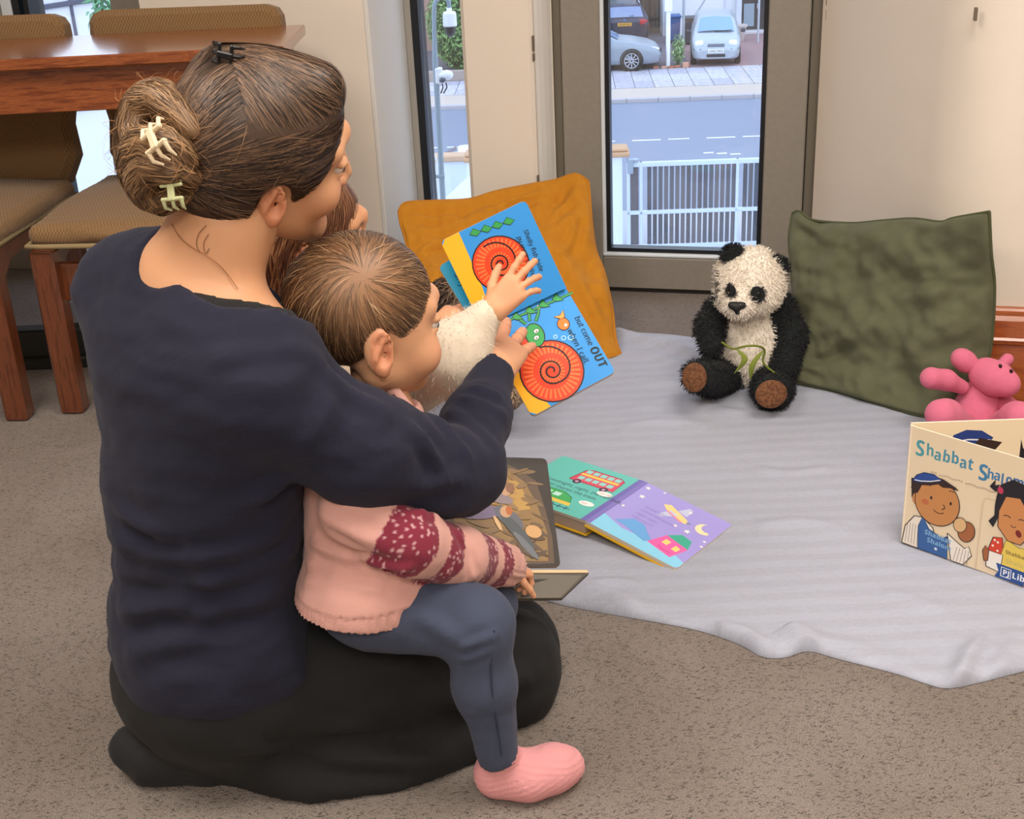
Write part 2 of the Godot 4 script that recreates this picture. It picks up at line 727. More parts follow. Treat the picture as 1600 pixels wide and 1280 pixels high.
func build_room() -> void:
	var plaster_relief := noise_image(3, 0.02, 256)
	var beige := textured("e4d9cc", 0.88, null, Vector3.ONE * 1.5, plaster_relief, 0.12)
	var white_paint := textured("dcdad6", 0.8, null, Vector3.ONE * 1.5, plaster_relief, 0.1)
	var grey_metal := textured("8d867c", 0.55, noise_image(8, 0.05, 256, FastNoiseLite.TYPE_SIMPLEX, 3, ramp([[0.0, "f2f2f2"], [1.0, "ffffff"]])), Vector3.ONE * 3.0)
	var grey_dark := paint("6a6357", 0.55)
	var black := paint("10131a", 0.45)
	var silver := paint("d5dce2", 0.4)
	var glass := paint(Color(1, 1, 1, 0.03), 0.02)
	glass.transparency = BaseMaterial3D.TRANSPARENCY_ALPHA

	# floor
	var ci := carpet_image()
	var carpet := textured("ffffff", 0.95, tinted(ci, Color("352f2a"), Color("aca199")), Vector3.ONE * 2.1)
	carpet.heightmap_enabled = true
	carpet.heightmap_texture = ImageTexture.create_from_image(ci)
	carpet.heightmap_scale = 0.3
	carpet.detail_enabled = true
	carpet.detail_blend_mode = BaseMaterial3D.BLEND_MODE_MUL
	carpet.detail_uv_layer = BaseMaterial3D.DETAIL_UV_2
	carpet.uv2_triplanar = true
	carpet.uv2_scale = Vector3.ONE * 0.7
	carpet.detail_albedo = noise_image(21, 0.012, 256, FastNoiseLite.TYPE_SIMPLEX_SMOOTH, 4, ramp([[0.2, "ebe8e5"], [0.8, "ffffff"]]))
	var mb := MB.new()
	mb.prism(PackedVector2Array([Vector2(-3.8, -3.3), Vector2(3.4, -3.3), Vector2(3.4, 2.84), Vector2(-3.8, 4.76)]), 0.25, Transform3D(Basis(Vector3.RIGHT, Vector3.FORWARD, Vector3.UP), Vector3(0, -0.25, 0)))
	structure("floor", mb, carpet, "beige grey carpet floor with short dark flecked pile")

	# ceiling and the walls behind the camera
	mb = MB.new()
	mb.box(Vector3(-0.2, 2.8, -0.75), Vector3(7.2, 0.2, 8.1))
	structure("ceiling", mb, paint("eae6de", 0.9))
	mb = MB.new()
	mb.box(Vector3(-0.2, 1.3, 3.2), Vector3(7.2, 2.9, 0.2))
	structure("wall_back", mb, beige)
	mb = MB.new()
	mb.box(Vector3(3.3, 1.3, -0.75), Vector3(0.2, 2.9, 8.1))
	structure("wall_east", mb, beige)
	mb = MB.new()
	mb.box(Vector3(-3.7, 1.3, -0.75), Vector3(0.2, 2.9, 8.1))
	structure("wall_west", mb, beige)

	# window wall: right stretch with a splayed, round-cornered reveal
	mb = MB.new()
	var outline := [[-0.062, -3.64], [-0.062, -3.435]]
	for k in 25:                                     # rounded corner between the splay and the wall face
		var u := k / 24.0
		var a := Vector2(0.20, -2.94).lerp(Vector2(0.262, -2.831), u)
		var b := Vector2(0.262, -2.831).lerp(Vector2(0.36, -2.831), u)
		var q := a.lerp(b, u)
		outline.append([q.x, q.y])
	outline.append_array([[3.2, -2.831], [3.2, -3.64]])
	plan(mb, outline, 0.0, 2.7)
	var wr := structure("wall_right", mb, beige, "cream plastered wall with splayed reveal right of the grey door")
	mb = MB.new()
	for spot in [[-0.052, 0.80, -3.43], [-0.051, 0.765, -3.43], [-0.045, 0.40, -3.425], [-0.045, 0.37, -3.425], [-0.043, 0.30, -3.42], [0.251, 0.835, -2.852]]:
		wall_box(mb, spot[0] - 0.003, spot[0] + 0.004, spot[1] - 0.014, spot[1] + 0.012, spot[2], spot[2] + 0.012, 0.001)
	part("paint_chip", mb, paint("6d6152", 0.9), wr)

	# pier between window and door, with the white return beside the door frame
	mb = MB.new()
	plan(mb, [[-0.992, -3.66], [-0.992, -3.372], [-0.98, -3.36], [-0.806, -3.36], [-0.797, -3.369], [-0.797, -3.66]], 0.0, 2.7)
	var pier := structure("wall_pier", mb, beige, "narrow cream pier between left window and grey door")
	mb = MB.new()
	for spot in [[-0.797, 0.72], [-0.797, 0.70], [-0.797, 0.675], [-0.797, 0.35], [-0.797, 0.29]]:
		wall_box(mb, spot[0] - 0.002, spot[0] + 0.003, spot[1] - 0.012, spot[1] + 0.008, -3.372, -3.362, 0.001)
	part("paint_chip", mb, paint("6d6152", 0.9), pier)
	mb = MB.new()
	plan(mb, [[-0.797, -3.66], [-0.797, -3.385], [-0.79, -3.392], [-0.78, -3.41], [-0.772, -3.43], [-0.766, -3.45], [-0.766, -3.66]], 0.0, 2.7)
	structure("trim_1", mb, white_paint, "white rounded plaster return left of the grey door frame")

	# left stretch and its white reveal
	mb = MB.new()
	plan(mb, [[-1.885, -3.66], [-1.885, -3.3], [-1.236, -3.3], [-1.236, -3.66]], 0.0, 2.7)
	structure("wall_left", mb, beige, "cream wall stretch left of the narrow window")
	mb = MB.new()
	wall_box(mb, -1.236, -1.223, 0.0, 2.7, -3.66, -3.2985, 0.002)
	structure("trim_2", mb, white_paint, "white painted reveal at left side of narrow window")
	# far left stretch, and the heads over the openings
	mb = MB.new()
	wall_box(mb, -4.0, -2.75, 0.0, 2.7, -3.66, -3.3)
	structure("wall_far_left", mb, beige)
	mb = MB.new()
	wall_box(mb, -2.75, -0.06, 2.25, 2.7, -3.66, -3.4)
	structure("wall_lintel", mb, beige)

	# door_1: grey metal glazed door
	mb = MB.new()
	wall_box(mb, -0.766, -0.742, 0.0, 2.25, -3.60, -3.462, 0.002)
	wall_box(mb, -0.088, -0.058, 0.0, 2.25, -3.60, -3.462, 0.002)
	wall_box(mb, -0.766, -0.058, 2.2, 2.25, -3.60, -3.462, 0.002)
	var door := structure("door_1", mb, grey_dark, "grey metal door with tall glass pane beside the panda")
	mb = MB.new()
	wall_box(mb, -0.741, -0.636, 0.012, 2.2, -3.55, -3.452, 0.003)
	wall_box(mb, -0.196, -0.09, 0.012, 2.2, -3.55, -3.452, 0.003)
	wall_box(mb, -0.636, -0.196, 0.012, 0.104, -3.55, -3.4525, 0.003)
	wall_box(mb, -0.636, -0.196, 2.08, 2.2, -3.55, -3.4525, 0.003)
	part("door_leaf", mb, grey_metal, door)
	mb = MB.new()
	wall_box(mb, -0.637, -0.626, 0.104, 2.08, -3.5, -3.455, 0.003)
	wall_box(mb, -0.637, -0.196, 0.1045, 0.116, -3.5, -3.452, 0.004)
	part("glazing_bead", mb, silver, door, "pale silver bead along the glass")
	mb = MB.new()
	wall_box(mb, -0.6262, -0.614, 0.116, 2.08, -3.5, -3.466)
	wall_box(mb, -0.208, -0.1962, 0.116, 2.08, -3.5, -3.458)
	wall_box(mb, -0.614, -0.208, 0.116, 0.127, -3.5, -3.466)
	part("gasket", mb, black, door, "black rubber gasket round the pane")
	mb = MB.new()
	wall_box(mb, -0.62, -0.2, 0.118, 2.08, -3.506, -3.50)
	part("pane", mb, glass, door)
	mb = MB.new()
	wall_box(mb, -0.742, -0.088, 0.0005, 0.012, -3.55, -3.46)
	part("threshold", mb, paint("1a1815", 0.8), door, "dark gap under the door")
	mb = MB.new()
	var seam := []
	for k in 26:
		seam.append(wall_point(-0.056 + 0.002 * sin(k * 1.3), 0.02 + k * 0.055, -3.4335))
	mb.tube(seam, 0.0035, 6)
	seam = []
	for k in 26:
		seam.append(wall_point(-0.7665, 0.02 + k * 0.055, -3.452))
	mb.tube(seam, 0.003, 6)
	part("sealant_bead", mb, paint("d8d0c0", 0.6), door, "cream sealant line beside the frame")

	# window_1: the narrow window beside the pier
	mb = MB.new()
	wall_box(mb, -1.223, -1.203, 0.0, 2.25, -3.66, -3.585, 0.003)
	wall_box(mb, -1.203, -0.992, 0.0, 0.1, -3.66, -3.585, 0.003)
	var w1 := structure("window_1", mb, paint("a9a49a", 0.5), "narrow tall window left of the cream pier")
	mb = MB.new()
	wall_box(mb, -1.203, -1.181, 0.1, 2.25, -3.65, -3.588)
	wall_box(mb, -1.181, -0.992, 0.1, 0.116, -3.65, -3.588)
	part("gasket", mb, black, w1)
	mb = MB.new()
	wall_box(mb, -1.181, -0.992, 0.116, 2.25, -3.62, -3.614)
	part("pane", mb, glass, w1)

	# window_2: the tall window behind the table
	mb = MB.new()
	wall_box(mb, -2.065, -1.885, 0.0, 2.25, -3.6, -3.45, 0.003)
	wall_box(mb, -2.62, -2.43, 0.0, 2.25, -3.6, -3.45, 0.003)
	wall_box(mb, -2.75, -2.62, 0.0, 2.25, -3.6, -3.45)
	wall_box(mb, -2.43, -2.065, 0.0, 0.06, -3.6, -3.45, 0.003)
	var w2 := structure("window_2", mb, grey_metal, "tall grey framed window behind the wooden table")
	mb = MB.new()
	wall_box(mb, -2.43, -2.395, 0.06, 2.25, -3.56, -3.455, 0.003)
	part("glazing_bead", mb, silver, w2)
	mb = MB.new()
	wall_box(mb, -2.395, -2.372, 0.06, 2.25, -3.55, -3.462)
	wall_box(mb, -2.362, -2.345, 0.06, 2.25, -3.55, -3.47)
	part("gasket", mb, black, w2)
	mb = MB.new()
	wall_box(mb, -2.36, -2.065, 0.06, 2.25, -3.53, -3.524)
	part("pane", mb, glass, w2)

	# wooden baseboard on the right
	mb = MB.new()
	var prof := PackedVector2Array([Vector2(0, 0), Vector2(0.019, 0), Vector2(0.019, 0.132), Vector2(0.026, 0.137), Vector2(0.028, 0.146), Vector2(0.0235, 0.151), Vector2(0.0225, 0.19), Vector2(0.018, 0.2), Vector2(0.0165, 0.211), Vector2(0.012, 0.2155), Vector2(0, 0.2165)])
	mb.prism(prof, 2.75, Transform3D(Basis(wall_normal, Vector3.UP, -wall_along), wall_point(3.1, 0, -2.831)))
	structure("baseboard_right", mb, wood_material(Vector3(1.2, 14, 14), "8a3d14", "b5622a"), "varnished red-brown wooden baseboard behind the pink toy")


func wood_material(scale: Vector3, dark: String, light: String, rough := 0.38) -> StandardMaterial3D:
	var mid := Color(dark).lerp(Color(light), 0.5).to_html(false)
	var m := textured("ffffff", rough, noise_image(17, 0.013, 512, FastNoiseLite.TYPE_SIMPLEX_SMOOTH, 5, ramp([[0.2, dark], [0.42, mid], [0.5, light], [0.58, mid], [0.85, light]])), scale)
	m.clearcoat_enabled = true
	m.clearcoat = 0.8
	m.clearcoat_roughness = 0.12
	return m


func ceiling_light(x: float, z: float, sx: float, sz: float, energy: float, where: String) -> void:
	var t := thing("ceiling_light", where, "ceiling light", Vector3(x, 2.7, z), "ceiling light panels")
	var mb := MB.new()
	for s in [-1.0, 1.0]:
		mb.box(Vector3(s * (sx / 2 + 0.02), -0.02, 0), Vector3(0.04, 0.04, sz + 0.08), Basis.IDENTITY, 0.004)
		mb.box(Vector3(0, -0.02, s * (sz / 2 + 0.02)), Vector3(sx, 0.04, 0.04), Basis.IDENTITY, 0.004)
	var fr := part("frame", mb, paint("e8e8e8", 0.5), t)
	fr.position = Vector3.ZERO
	mb = MB.new()
	mb.box(Vector3(0, -0.012, 0), Vector3(sx, 0.02, sz))
	var glow := paint("ffffff", 0.6)
	glow.emission_enabled = true
	glow.emission = Color("fff3e2")
	glow.emission_energy_multiplier = 1.2
	var df := part("diffuser", mb, glow, t)
	df.position = Vector3.ZERO
	var l := AreaLight3D.new()
	l.name = "panel_glow"
	l.area_size = Vector2(sx, sz)
	l.light_color = Color("fff5ea")
	l.light_energy = energy
	l.area_range = 12.0
	l.area_attenuation = 2.0
	l.shadow_enabled = true
	t.add_child(l)
	l.position = Vector3(0, -0.03, 0)
	l.rotation = Vector3(-PI / 2, 0, 0)


# ================================================================ blanket
func edge_curve(pts: Array, u: float) -> Vector3:
	var total := 0.0
	for k in pts.size() - 1:
		total += pts[k].distance_to(pts[k + 1])
	var want := u * total
	for k in pts.size() - 1:
		var l: float = pts[k].distance_to(pts[k + 1])
		if want <= l or k == pts.size() - 2:
			return pts[k].lerp(pts[k + 1], clampf(want / l, 0, 1))
		want -= l
	return pts[-1]


func smooth_line(pts: Array, n := 40) -> Array:
	var c := Curve3D.new()
	for k in pts.size():
		var tan_: Vector3 = (pts[mini(k + 1, pts.size() - 1)] - pts[maxi(k - 1, 0)]) / 6.0
		c.add_point(pts[k], -tan_, tan_)
	var out := []
	for k in n + 1:
		out.append(c.sample_baked(c.get_baked_length() * k / n, true))
	return out


func build_blanket() -> void:
	var near_edge := []
	for p in [[560, 870], [700, 905], [800, 925], [880, 947], [960, 962], [1080, 984], [1150, 1006], [1190, 1027], [1225, 1029], [1262, 1019], [1310, 1031], [1400, 1054], [1445, 1069], [1480, 1077], [1530, 1068], [1600, 1050], [1800, 1000]]:
		near_edge.append(ground(p[0], p[1]))
	var far_edge := []
	for p in [[560, 545], [700, 530], [850, 522], [965, 523], [1080, 531], [1250, 560], [1400, 600], [1560, 660], [1700, 730]]:
		far_edge.append(ground(p[0], p[1]))
	near_edge = smooth_line(near_edge, 160)
	far_edge = smooth_line(far_edge, 160)
	var w := 240
	var h := 150
	var nz := FastNoiseLite.new()
	nz.seed = 9
	nz.frequency = 2.2
	nz.fractal_octaves = 3
	var fine := FastNoiseLite.new()
	fine.seed = 19
	fine.frequency = 9.0
	fine.fractal_octaves = 2
	# long soft folds, as lines over the floor: [points, height, width]
	var folds := []
	var F := func(pts: Array, hh: float, ww: float) -> void:
		var q := []
		for p in pts:
			q.append(ground(p[0], p[1]))
		folds.append([smooth_line(q, 10), hh, ww])
	F.call([[965, 533], [1010, 541], [1060, 552], [1110, 575]], 0.016, 0.018)
	F.call([[960, 560], [1020, 562], [1080, 585]], 0.009, 0.02)
	F.call([[970, 600], [1040, 603], [1090, 618]], 0.007, 0.022)
	F.call([[985, 640], [1060, 632], [1140, 650], [1230, 655]], 0.006, 0.022)
	F.call([[960, 680], [1030, 665], [1110, 672]], 0.006, 0.02)
	F.call([[830, 940], [900, 930], [980, 955]], 0.010, 0.02)
	F.call([[900, 925], [960, 915], [1010, 925]], 0.006, 0.012)
	F.call([[1130, 992], [1165, 1003], [1195, 1020]], 0.009, 0.016)
	F.call([[1235, 1000], [1262, 1014]], 0.014, 0.022)
	F.call([[1500, 1068], [1515, 1030], [1540, 1005]], 0.013, 0.016)
	F.call([[1560, 1055], [1580, 1020], [1590, 990]], 0.006, 0.02)
	F.call([[1180, 830], [1240, 822], [1330, 835]], 0.005, 0.016)
	F.call([[1180, 735], [1230, 745], [1300, 735]], 0.005, 0.014)
	F.call([[640, 655], [700, 668], [760, 660]], 0.006, 0.03)
	F.call([[1380, 935], [1440, 950], [1500, 975]], 0.004, 0.02)
	var pts := PackedVector3Array()
	var uvs := PackedVector2Array()
	for j in h:
		var v := j / (h - 1.0)
		for i in w:
			var u := i / (w - 1.0)
			var a: Vector3 = near_edge[int(u * 159.99)].lerp(near_edge[mini(160, int(u * 159.99) + 1)], fposmod(u * 159.99, 1.0))
			var b: Vector3 = far_edge[int(u * 159.99)].lerp(far_edge[mini(160, int(u * 159.99) + 1)], fposmod(u * 159.99, 1.0))
			var p := a.lerp(b, v)
			var rim := minf(minf(v, 1.0 - v) * a.distance_to(b), 0.4)
			var y := 0.008 + nz.get_noise_2d(p.x, p.z * 1.8) * 0.004 + fine.get_noise_2d(p.x * 0.6, p.z * 1.7) * 0.0016
			y += 0.008 * exp(-pow((rim - 0.03) / 0.025, 2)) * (0.6 + 0.4 * sin(u * 23.0))
			for f in folds:
				var line: Array = f[0]
				var best := 9.0
				var ends := 1.0
				for k in line.size() - 1:
					var q := Geometry3D.get_closest_point_to_segment(p, line[k], line[k + 1])
					var dd := Vector2(q.x - p.x, q.z - p.z).length()
					if dd < best:
						best = dd
						var along: float = (k + q.distance_to(line[k]) / maxf(1e-5, line[k].distance_to(line[k + 1]))) / (line.size() - 1.0)
						ends = sqrt(clampf(sin(along * PI), 0.0, 1.0)) if rim > 0.06 else 1.0
				if best < f[2] * 3.0:
					y += 1.4 * f[1] * exp(-pow(best / f[2], 2)) * ends
			if j == 0 or j == h - 1 or i == 0 or i == w - 1:
				y = 0.001
			elif j == 1 or j == h - 2:
				p = p.lerp(a if j == 1 else b, 0.8)
				y = maxf(y * 0.8, 0.006)
			pts.append(Vector3(p.x, maxf(y, 0.001), p.z))
			uvs.append(Vector2(p.x, p.z))
	var mb := MB.new()
	mb.grid(pts, w, h, false, uvs)
	# woven stripes of the cloth itself
	var im := Image.create(64, 512, false, Image.FORMAT_RGB8)
	var g := RandomNumberGenerator.new()
	g.seed = 4
	for y in 512:
		var s := 0.5 + 0.5 * sin(TAU * y / 512.0 * 16.0)
		s = smoothstep(0.3, 0.7, s)
		for x in 64:
			var q := Color("a8adbd").lerp(Color("a4a8b7"), s)
			q = q.darkened(g.randf() * 0.05)
			im.set_pixel(x, y, q)
	var m := paint("ffffff", 0.95)
	m.albedo_texture = ImageTexture.create_from_image(im)
	m.uv1_scale = Vector3(3.0, 1.45, 1)
	m.rim_enabled = true
	m.rim = 0.3
	m.heightmap_enabled = true
	m.heightmap_texture = noise_image(31, 0.25, 256)
	m.heightmap_scale = 0.06
	var o := part("blanket", mb, m)
	describe(o, "pale grey striped blanket spread over the carpet under the toys", "blanket")


# ================================================================ the street outside
var kerb0 := Vector3(4.292, -6.2, -38.864)
var street_s := Vector3(0.9985, 0, 0.05487)          # along the street, to the right
var street_q := Vector3(0.05487, 0, -0.9985)         # away, across the street
var leaf_mat: StandardMaterial3D


func st(s: float, h: float, q: float) -> Vector3:
	return kerb0 + street_s * s + Vector3(0, h, 0) + street_q * q


func street_basis() -> Basis:
	return Basis(street_s, Vector3.UP, -street_q)


func sh(x: float, y: float, q: float) -> Vector2:    # pixel to (along, height) on the upright plane q metres beyond the far kerb
	var p := on_plane(x, y, street_q, kerb0.dot(street_q) + q) - kerb0
	return Vector2(p.dot(street_s), p.y)


func sbox(mb: MB, s0: float, s1: float, h0: float, h1: float, q0: float, q1: float, bev := 0.0) -> void:
	mb.box(st((s0 + s1) / 2, (h0 + h1) / 2, (q0 + q1) / 2), Vector3(absf(s1 - s0), absf(h1 - h0), absf(q1 - q0)), street_basis(), bev)


func turned(mb: MB, xf: Transform3D) -> MB:
	for k in mb.v.size():
		mb.v[k] = xf * mb.v[k]
		mb.n[k] = (xf.basis * mb.n[k]).normalized()
	return mb


func leaves(mb: MB, center: Vector3, r: Vector3, count: int, size: float, dark: Color, light: Color, shell := 0.75) -> void:
	for k in count:
		var d := Vector3(rng.randfn(), rng.randfn(), rng.randfn()).normalized()
		var p := center + d * r * rng.randf_range(shell, 1.03)
		var up := (d + Vector3(rng.randf_range(-1, 1), rng.randf_range(-0.3, 1.2), rng.randf_range(-1, 1)) * 0.7).normalized()
		var x := up.cross(Vector3(rng.randfn(), rng.randfn(), rng.randfn())).normalized() * size * rng.randf_range(0.6, 1.3)
		var y := up.cross(x.normalized()) * size * 0.45
		mb.col = dark.lerp(light, rng.randf())
		mb.tri(p - x, p + y * 0.9 + up * size * 0.15, p + x)
		mb.tri(p - x, p + x, p - y * 0.9 + up * size * 0.15)


# z forward, x to the car's left, y up. Each station: [z, clearance, half width, belt height, half roof, roof height]
func car_body(stations: Array) -> MB:
	var pts := PackedVector3Array()
	var w := 18
	for s in stations:
		var half := [Vector2(s[2] * 0.80, s[1]), Vector2(s[2] * 0.96, s[1] + 0.06), Vector2(s[2], s[1] + 0.22), Vector2(s[2] * 0.995, lerpf(s[1] + 0.22, s[3], 0.6)), Vector2(s[2] * 0.97, s[3]), Vector2(lerpf(s[2] * 0.97, s[4], 0.55), lerpf(s[3], s[5], 0.58)), Vector2(s[4], lerpf(s[3], s[5], 0.92)), Vector2(s[4] * 0.75, s[5]), Vector2(0.0, s[5] + 0.012)]
		for k in 9:
			pts.append(Vector3(half[k].x, half[k].y, s[0]))
		for k in 9:
			pts.append(Vector3(-half[8 - k].x, half[8 - k].y, s[0]))
	var mb := MB.new()
	mb.grid(pts, w, stations.size(), true)
	for e in [0, stations.size() - 1]:                # nose and tail
		var ring := PackedVector3Array()
		var mid := Vector3.ZERO
		for k in w:
			ring.append(pts[e * w + k])
			mid += pts[e * w + k] / w
		ring.append(mid)
		var pi := PackedInt32Array()
		for k in w:
			if e == 0: pi.append_array([w, (k + 1) % w, k])
			else: pi.append_array([w, k, (k + 1) % w])
		mb.patch(ring, pi)
	return mb


func pane_patch(mb: MB, q: Array) -> void:             # a slightly bowed sheet through four corners, given in order round it
	var pts := PackedVector3Array()
	var nn: Vector3 = (q[1] - q[0]).cross(q[3] - q[0]).normalized()
	for j in 5:
		for i in 7:
			var u := i / 6.0
			var v := j / 4.0
			pts.append(q[0].lerp(q[1], u).lerp(q[3].lerp(q[2], u), v) + nn * (0.012 + 0.05 * sin(PI * u)))
	mb.grid(pts, 7, 5)


func car(called_label: String, base: Vector3, ahead: Vector3, look: Dictionary) -> Node3D:
	var t := thing("car", called_label, "car", base)
	var xf := Transform3D(Basis(Vector3.UP.cross(ahead).normalized(), Vector3.UP, ahead.normalized()), base)
	var body := paint(look.color, 0.3, 0.25)
	body.clearcoat_enabled = true
	body.clearcoat = 0.6
	var dark := paint("15171b", 0.5)
	var glass := paint(look.get("glass", "56749c"), 0.12)
	part("body", turned(car_body(look.stations), xf), body, t)
	var mb := MB.new()
	for q in look.panes:
		mb = MB.new()
		pane_patch(mb, q)
		part("window", turned(mb, xf), glass, t)
	var r: float = look.wheel
	for w in look.wheels:                              # tyre with its rim
		var side: float = signf(w.x)
		var turn := Transform3D(Basis(Vector3.UP, Vector3(side, 0, 0), Vector3.UP.cross(Vector3(side, 0, 0))), w)
		mb = MB.new()
		mb.lathe([Vector2(r * 0.6, -0.1), Vector2(r * 0.95, -0.1), Vector2(r, -0.06), Vector2(r, 0.05), Vector2(r * 0.95, 0.1), Vector2(r * 0.72, 0.105), Vector2(r * 0.70, 0.07), Vector2(0.001, 0.065)], 28, turn)
		mb.lathe([Vector2(0.001, 0.0), Vector2(r * 1.14, 0.0), Vector2(r * 1.14, 0.082), Vector2(r * 1.02, 0.08)], 28, turn)
		var tyre := part("wheel", turned(mb, xf), paint("121316", 0.7), t)
		mb = MB.new()
		for k in 10:
			var a := TAU * k / 10.0
			var dirv := Vector3(cos(a), 0, sin(a))
			var b := turn.basis * Basis(dirv, Vector3.UP, dirv.cross(Vector3.UP))
			mb.box(turn * (dirv * r * 0.38 + Vector3(0, 0.095, 0)), Vector3(r * 0.58, 0.02, r * 0.085), b, 0.004)
		mb.lathe([Vector2(r * 0.72, 0.075), Vector2(r * 0.72, 0.108), Vector2(r * 0.66, 0.108), Vector2(r * 0.66, 0.075)], 28, turn)
		part("rim", turned(mb, xf), paint("c9ced6", 0.35, 0.7), tyre)
	for p in look.get("extras", []):                   # [name, colour, boxes of (centre, size)]
		for b in p[2]:
			mb = MB.new()
			mb.box(b[0], b[1], Basis.from_euler(b[2]) if b.size() > 2 else Basis.IDENTITY, minf(b[1].x, minf(b[1].y, b[1].z)) * 0.3)
			part(p[0], turned(mb, xf), paint(p[1], 0.4), t)
	if look.has("plate"):
		var pl: Array = look.plate                     # centre, facing sign, colour, words
		mb = MB.new()
		var pxf := Transform3D(Basis(Vector3(pl[1], 0, 0), Vector3.UP, Vector3(0, 0, pl[1])), pl[0])
		mb.col = lin(pl[2])
		mb.box(pl[0], Vector3(0.52, 0.12, 0.02), Basis.IDENTITY, 0.004)
		text_into(mb, pl[3], 0.07, pxf, lin("20242c"), "Droid Sans", 700, true, 0.012)
		part("number_plate", turned(mb, xf), vertex_paint(0.5), t)
	return t


func build_street() -> void:
	leaf_mat = vertex_paint(0.6)
	leaf_mat.backlight_enabled = true
	leaf_mat.backlight = Color(0.25, 0.35, 0.1)
	var asphalt := textured("ffffff", 0.55, noise_image(41, 0.3, 256, FastNoiseLite.TYPE_SIMPLEX, 3, ramp([[0.2, "70788a"], [0.8, "828b9e"]])), Vector3.ONE * 0.5)
	var mb := MB.new()
	# roadway with its markings
	sbox(mb, -30, 30, -0.3, 0.0, -12.4, 0)
	var road := structure("road", mb, asphalt, "blue grey asphalt road across the view behind the gate")
	mb = MB.new()
	for k in 12:
		var s0 := -12.2 + k * 1.95
		sbox(mb, s0, s0 + 0.75, 0.0, 0.006, -5.3, -5.2)
		sbox(mb, s0 + 0.95, s0 + 1.5, 0.0, 0.006, -5.28, -5.19)
	for k in 3:
		sbox(mb, 1.2 + k * 0.32, 1.45 + k * 0.32, 0.0, 0.006, -7.0 - k * 0.12, -6.9 - k * 0.12)
	part("lane_marking", mb, paint("e6ebf2", 0.7), road)
	mb = MB.new()
	sbox(mb, -30, 30, -0.3, 0.08, -14.9, -12.4)
	structure("pavement_near", mb, textured("b6b6bd", 0.85, null, Vector3.ONE))
	mb = MB.new()
	sbox(mb, -30, 30, -0.4, 0.02, -24.0, -14.9)
	sbox(mb, -30, 30, -0.5, -0.05, -38.0, -24.0)
	structure("ground_yard", mb, textured("c4c6cc", 0.85, null, Vector3.ONE))
	# far pavement: kerb stones, a tactile strip, and paving slabs
	mb = MB.new()
	sbox(mb, -30, 30, -0.3, 0.06, 0.0, 5.35)
	var pave := structure("pavement", mb, paint("8d8a92", 0.9), "far pavement of pale slabs in front of the parked cars")
	for k in 14:
		mb = MB.new()
		sbox(mb, -8.0 + k * 0.95, -7.06 + k * 0.95, -0.02, 0.12, -0.02, 0.2, 0.02)
		part("kerb_stone", mb, paint("b4aeb0", 0.85), pave)
	mb = MB.new()
	sbox(mb, -30, 30, 0.05, 0.085, 0.22, 1.9, 0.005)
	part("brick_strip", mb, textured("ffffff", 0.9, noise_image(43, 0.25, 256, FastNoiseLite.TYPE_CELLULAR, 2, ramp([[0.2, "b7a79b"], [0.8, "d6c8b8"]])), Vector3.ONE * 0.7), pave, "yellowish brick paving strip beside the kerb")
	var tones := ["c3bfcb", "cdc9d2", "b9b4c0", "c8c2c4"]
	var slab_mats := []
	for q in tones:
		slab_mats.append(textured(q, 0.8, noise_image(44, 0.05, 128, FastNoiseLite.TYPE_SIMPLEX, 3, ramp([[0.2, "dedede"], [0.8, "ffffff"]])), Vector3.ONE * 0.8))
	for row in 3:
		for k in 17:
			var s0 := -1.9 + k * 0.62
			if row == 1 and k > 15: continue
			mb = MB.new()
			sbox(mb, s0 + 0.01, s0 + 0.61, 0.05, 0.09 + rng.randf() * 0.006, 1.95 + row * 1.13, 3.06 + row * 1.13, 0.006)
			part("slab", mb, slab_mats[rng.randi() % 4], pave)
	for row in 3:
		for k in 4:
			mb = MB.new()
			sbox(mb, -7.6 + k * 0.62, -7.0 + k * 0.62, 0.05, 0.09 + rng.randf() * 0.006, 1.95 + row * 0.85, 2.78 + row * 0.85, 0.006)
			part("slab", mb, slab_mats[rng.randi() % 4], pave)
	# forecourts
	mb = MB.new()
	sbox(mb, -30, 2.0, -0.3, 0.09, 5.35, 16)
	structure("ground_forecourt", mb, textured("6e6870", 0.9, null, Vector3.ONE), "dark driveway under the silver saloon")
	mb = MB.new()
	sbox(mb, 2.0, 30, -0.3, 0.10, 5.35, 16)
	structure("ground_driveway", mb, textured("ffffff", 0.9, noise_image(45, 0.2, 256, FastNoiseLite.TYPE_CELLULAR, 2, ramp([[0.2, "8f6f72"], [0.8, "a98a88"]])), Vector3.ONE * 0.8), "red brick driveway under the silver hatchback")
	# houses
	var render_white := textured("e9edf2", 0.85, null, Vector3.ONE)
	mb = MB.new()
	sbox(mb, -4.0, 0.62, 0.0, 6.5, 14.2, 18)
	var h1 := thing("house", "white rendered house behind the dark estate car", "house", st(-2, 0, 14))
	part("wall", mb, render_white, h1)
	mb = MB.new()
	sbox(mb, -1.2, -0.12, 0.9, 3.4, 14.1, 14.2, 0.03)
	var wn := part("window_frame", mb, paint("dfe5ea", 0.6), h1)
	for k in 2:
		mb = MB.new()
		sbox(mb, -1.1 + k * 0.5, -0.68 + k * 0.5, 1.0, 3.3, 14.07, 14.1)
		part("pane", mb, paint("93aaa6", 0.15), wn)
	mb = MB.new()
	sbox(mb, 1.62, 12.0, 0.0, 6.5, 12.9, 18)
	var h2 := thing("house", "white rendered house with black front door behind the hatchback", "house", st(6, 0, 14))
	part("wall", mb, render_white, h2)
	mb = MB.new()
	sbox(mb, 1.7, 1.82, 0.0, 6.5, 12.8, 12.9, 0.02)
	sbox(mb, 3.98, 4.03, 0.1, 6.5, 12.84, 12.9, 0.01)
	sbox(mb, 4.4, 4.62, 0.1, 6.5, 12.6, 12.9, 0.03)
